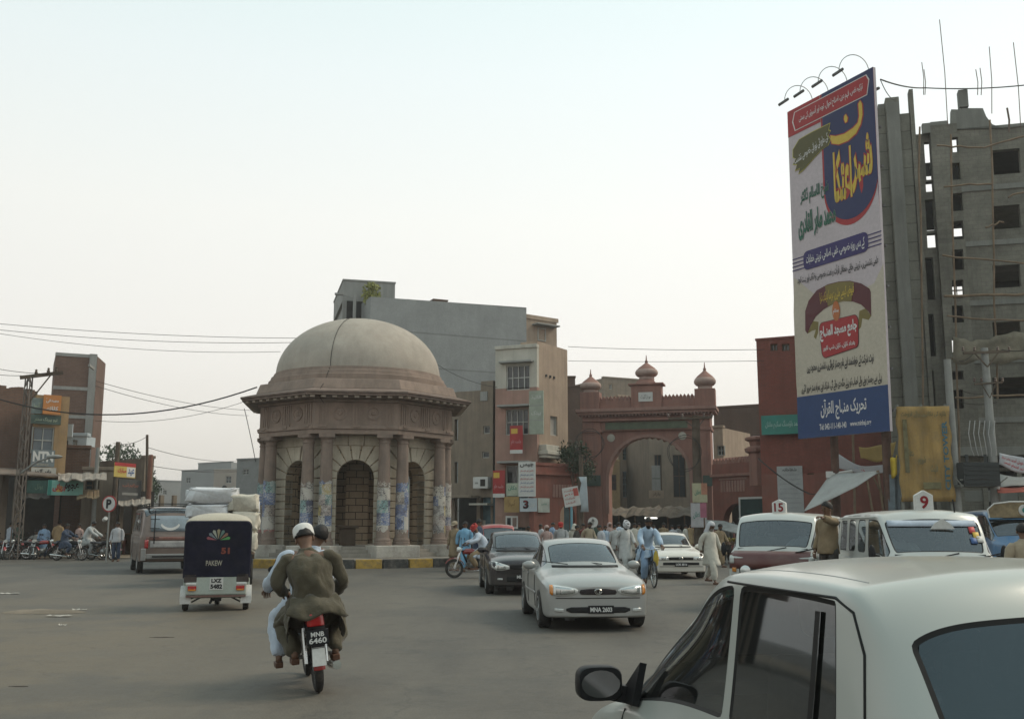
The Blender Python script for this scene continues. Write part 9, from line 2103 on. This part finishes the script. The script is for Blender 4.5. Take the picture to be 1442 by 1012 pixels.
# ---- wires
def wire(label, a, b, sag, r_=.018, n=20, group='overhead wires', mid=None):
 a, b = V(a), V(b); pts = []
 for i in range(n + 1):
  t_ = i / n; pts.append(a.lerp(b, t_) + V((0, 0, -sag * 4 * t_ * (1 - t_))))
 mb = MB(); mb.tube(pts, r_, 5); return tag(mb.build('overhead_wire', M_WIRE, smooth=70), label, 'wire', group)
wire('upper of the pair of thin wires crossing the left sky to the dome', P(-40, 452, 60), P(425, 476, 62), .25, .016)
wire('lower of the pair of thin wires crossing the left sky to the dome', P(-40, 460, 60), P(420, 482, 62), .35, .016)
wire('third faint wire across the left sky ending behind the dome', P(-40, 463, 61), P(395, 495, 62), .5, .014)
wire('thick dark cable from the left buildings to the pavilion eave', P(-20, 556, 44), P(362, 545, 41.5), 1.0, .030)
wire('thin wire from the lattice arm down to the left pole', P(62, 526, 48.4), P(-60, 505, 47), .15, .014)
wire('second thin wire from the lattice arm leaving the left edge', P(50, 528, 48.3), P(-60, 518, 47), .15, .014)
wire('upper thin wire from the brick tower towards the far road', P(134, 536, 61), P(365, 578, 90), .4, .018)
wire('middle thin wire from the brick tower towards the far road', P(134, 543, 61), P(350, 585, 90), .4, .018)
wire('lower thin wire from the brick tower towards the far road', P(134, 592, 61), P(345, 565, 62), .5, .014)
wire('wire from the left timber pole to the tall leaning pole', P(160, 624, 53), P(208, 614, 56), .2, .014)
wire('wire from the tall leaning pole to the far grey block', P(209, 630, 56), P(365, 645, 90), .5, .016)
wire('lower wire from the tall leaning pole to the far block', P(209, 655, 56), P(345, 662, 110), .3, .018)
wire('upper wire over the gate from the plaster house to the red building', P(800, 488, 65), P(1076, 492, 56), .1, .016)
wire('lower wire over the gate from the plaster house to the red building', P(800, 508, 65), P(1076, 508, 56), .05, .014)
wire('dark wire from the top of the hoarding to the tower column', P(1240, 112, 43.2), P(1302, 124, 49.4), .12, .035)
wire('dark wire from the tower column to the right edge', P(1302, 124, 49.4), P(1470, 117, 47), .15, .032)
wire('slack stay wire from the hoarding top to the tower pier', P(1240, 113, 43.2), P(1262, 140, 49.5), .3, .02)
wire('wire from the insulator arm to the right edge', P(1410, 492, 43.2), P(1480, 480, 38), .2, .02)
wire('wire from the insulator arm to the first concrete pole', P(1372, 496, 43.2), P(1350, 508, 43.4), .12, .016)
wire('wire between the two concrete poles at the lower arm', P(1352, 548, 43.4), P(1404, 545, 43.2), .25, .016)
wire('second wire between the two concrete poles', P(1352, 566, 43.4), P(1404, 566, 43.2), .1, .016)
wire('thick slanting cable across the white notice on the red wall', P(1068, 645, 50), P(1140, 695, 48), .15, .035)
wire('cable continuing from the notice to the tarpaulin pole', P(1140, 695, 48), P(1200, 668, 47), .3, .02)
wire('hanging cable from the grey building to the corner house', P(598, 500, 70), P(700, 545, 61.5), .4, .016)
wire('loose wire hanging from the eave at the left of the pavilion', P(344, 575, 43), P(360, 650, 42), -.05, .016)
rnd = random.Random(12)
for i in range(6):
 x = 1366 + i * 7; mb = MB(); pts = [P(x, 592, 43), P(x - 2, 610, 42.9), P(x + 2, 632, 42.9), P(x + 6 - i, 642, 43)]
 tag(thing('drop_wire', 'slack drop wire number %s hanging above the transformer platform' % ['one', 'two', 'three', 'four', 'five', 'six'][i], 'wire', (0, 0, 0), 0, 'drop wires at the transformer'), 'slack drop wire hanging above the transformer between the two concrete poles')
 mb.tube(pts, .02, 5); mb.build('strand', plain('wire_pale', (.35, .35, .34), .6), [o for o in COL.objects if o.name.startswith('drop_wire')][-1], smooth=60)
# coils of wire on the gate poles
for k, (px, py, rr_, Y, lab) in enumerate(((964, 638, .95, 57.6, 'large coil of black cable hung on the right gate pole'), (830, 625, .8, 57.6, 'coil of black cable hung on the left gate pole'))):
 c = P(px, py, Y); mb = MB()
 for q in range(2): mb.tube([c + V((rr_ * (.93 + .09 * q + .05 * math.sin(3 * a + k)) * math.cos(a), .05 * q, rr_ * (1.1 - .1 * q + .06 * math.sin(2 * a + q)) * math.sin(a))) for a in [2 * math.pi * w_ / 24 for w_ in range(24)]], .018, 5, closed=True)
 tag(mb.build('cable_coil', M_WIRE, smooth=60), lab, 'cable coil')
# ================================================================== haze
hm = bpy.data.materials.new('haze'); hm.use_nodes = True; hn = hm.node_tree; hn.nodes.clear()
ho = hn.nodes.new('ShaderNodeOutputMaterial'); hv = hn.nodes.new('ShaderNodeVolumePrincipled')
hv.inputs['Color'].default_value = (.92, .94, .95, 1); hv.inputs['Density'].default_value = .0006; hv.inputs['Anisotropy'].default_value = .2
hn.links.new(hv.outputs[0], ho.inputs['Volume'])
mb = MB(); mb.bx(-1000, 1000, -80, 1600, -1.2, 34); hz_ = mb.build('haze', hm); hz_['kind'] = 'stuff'
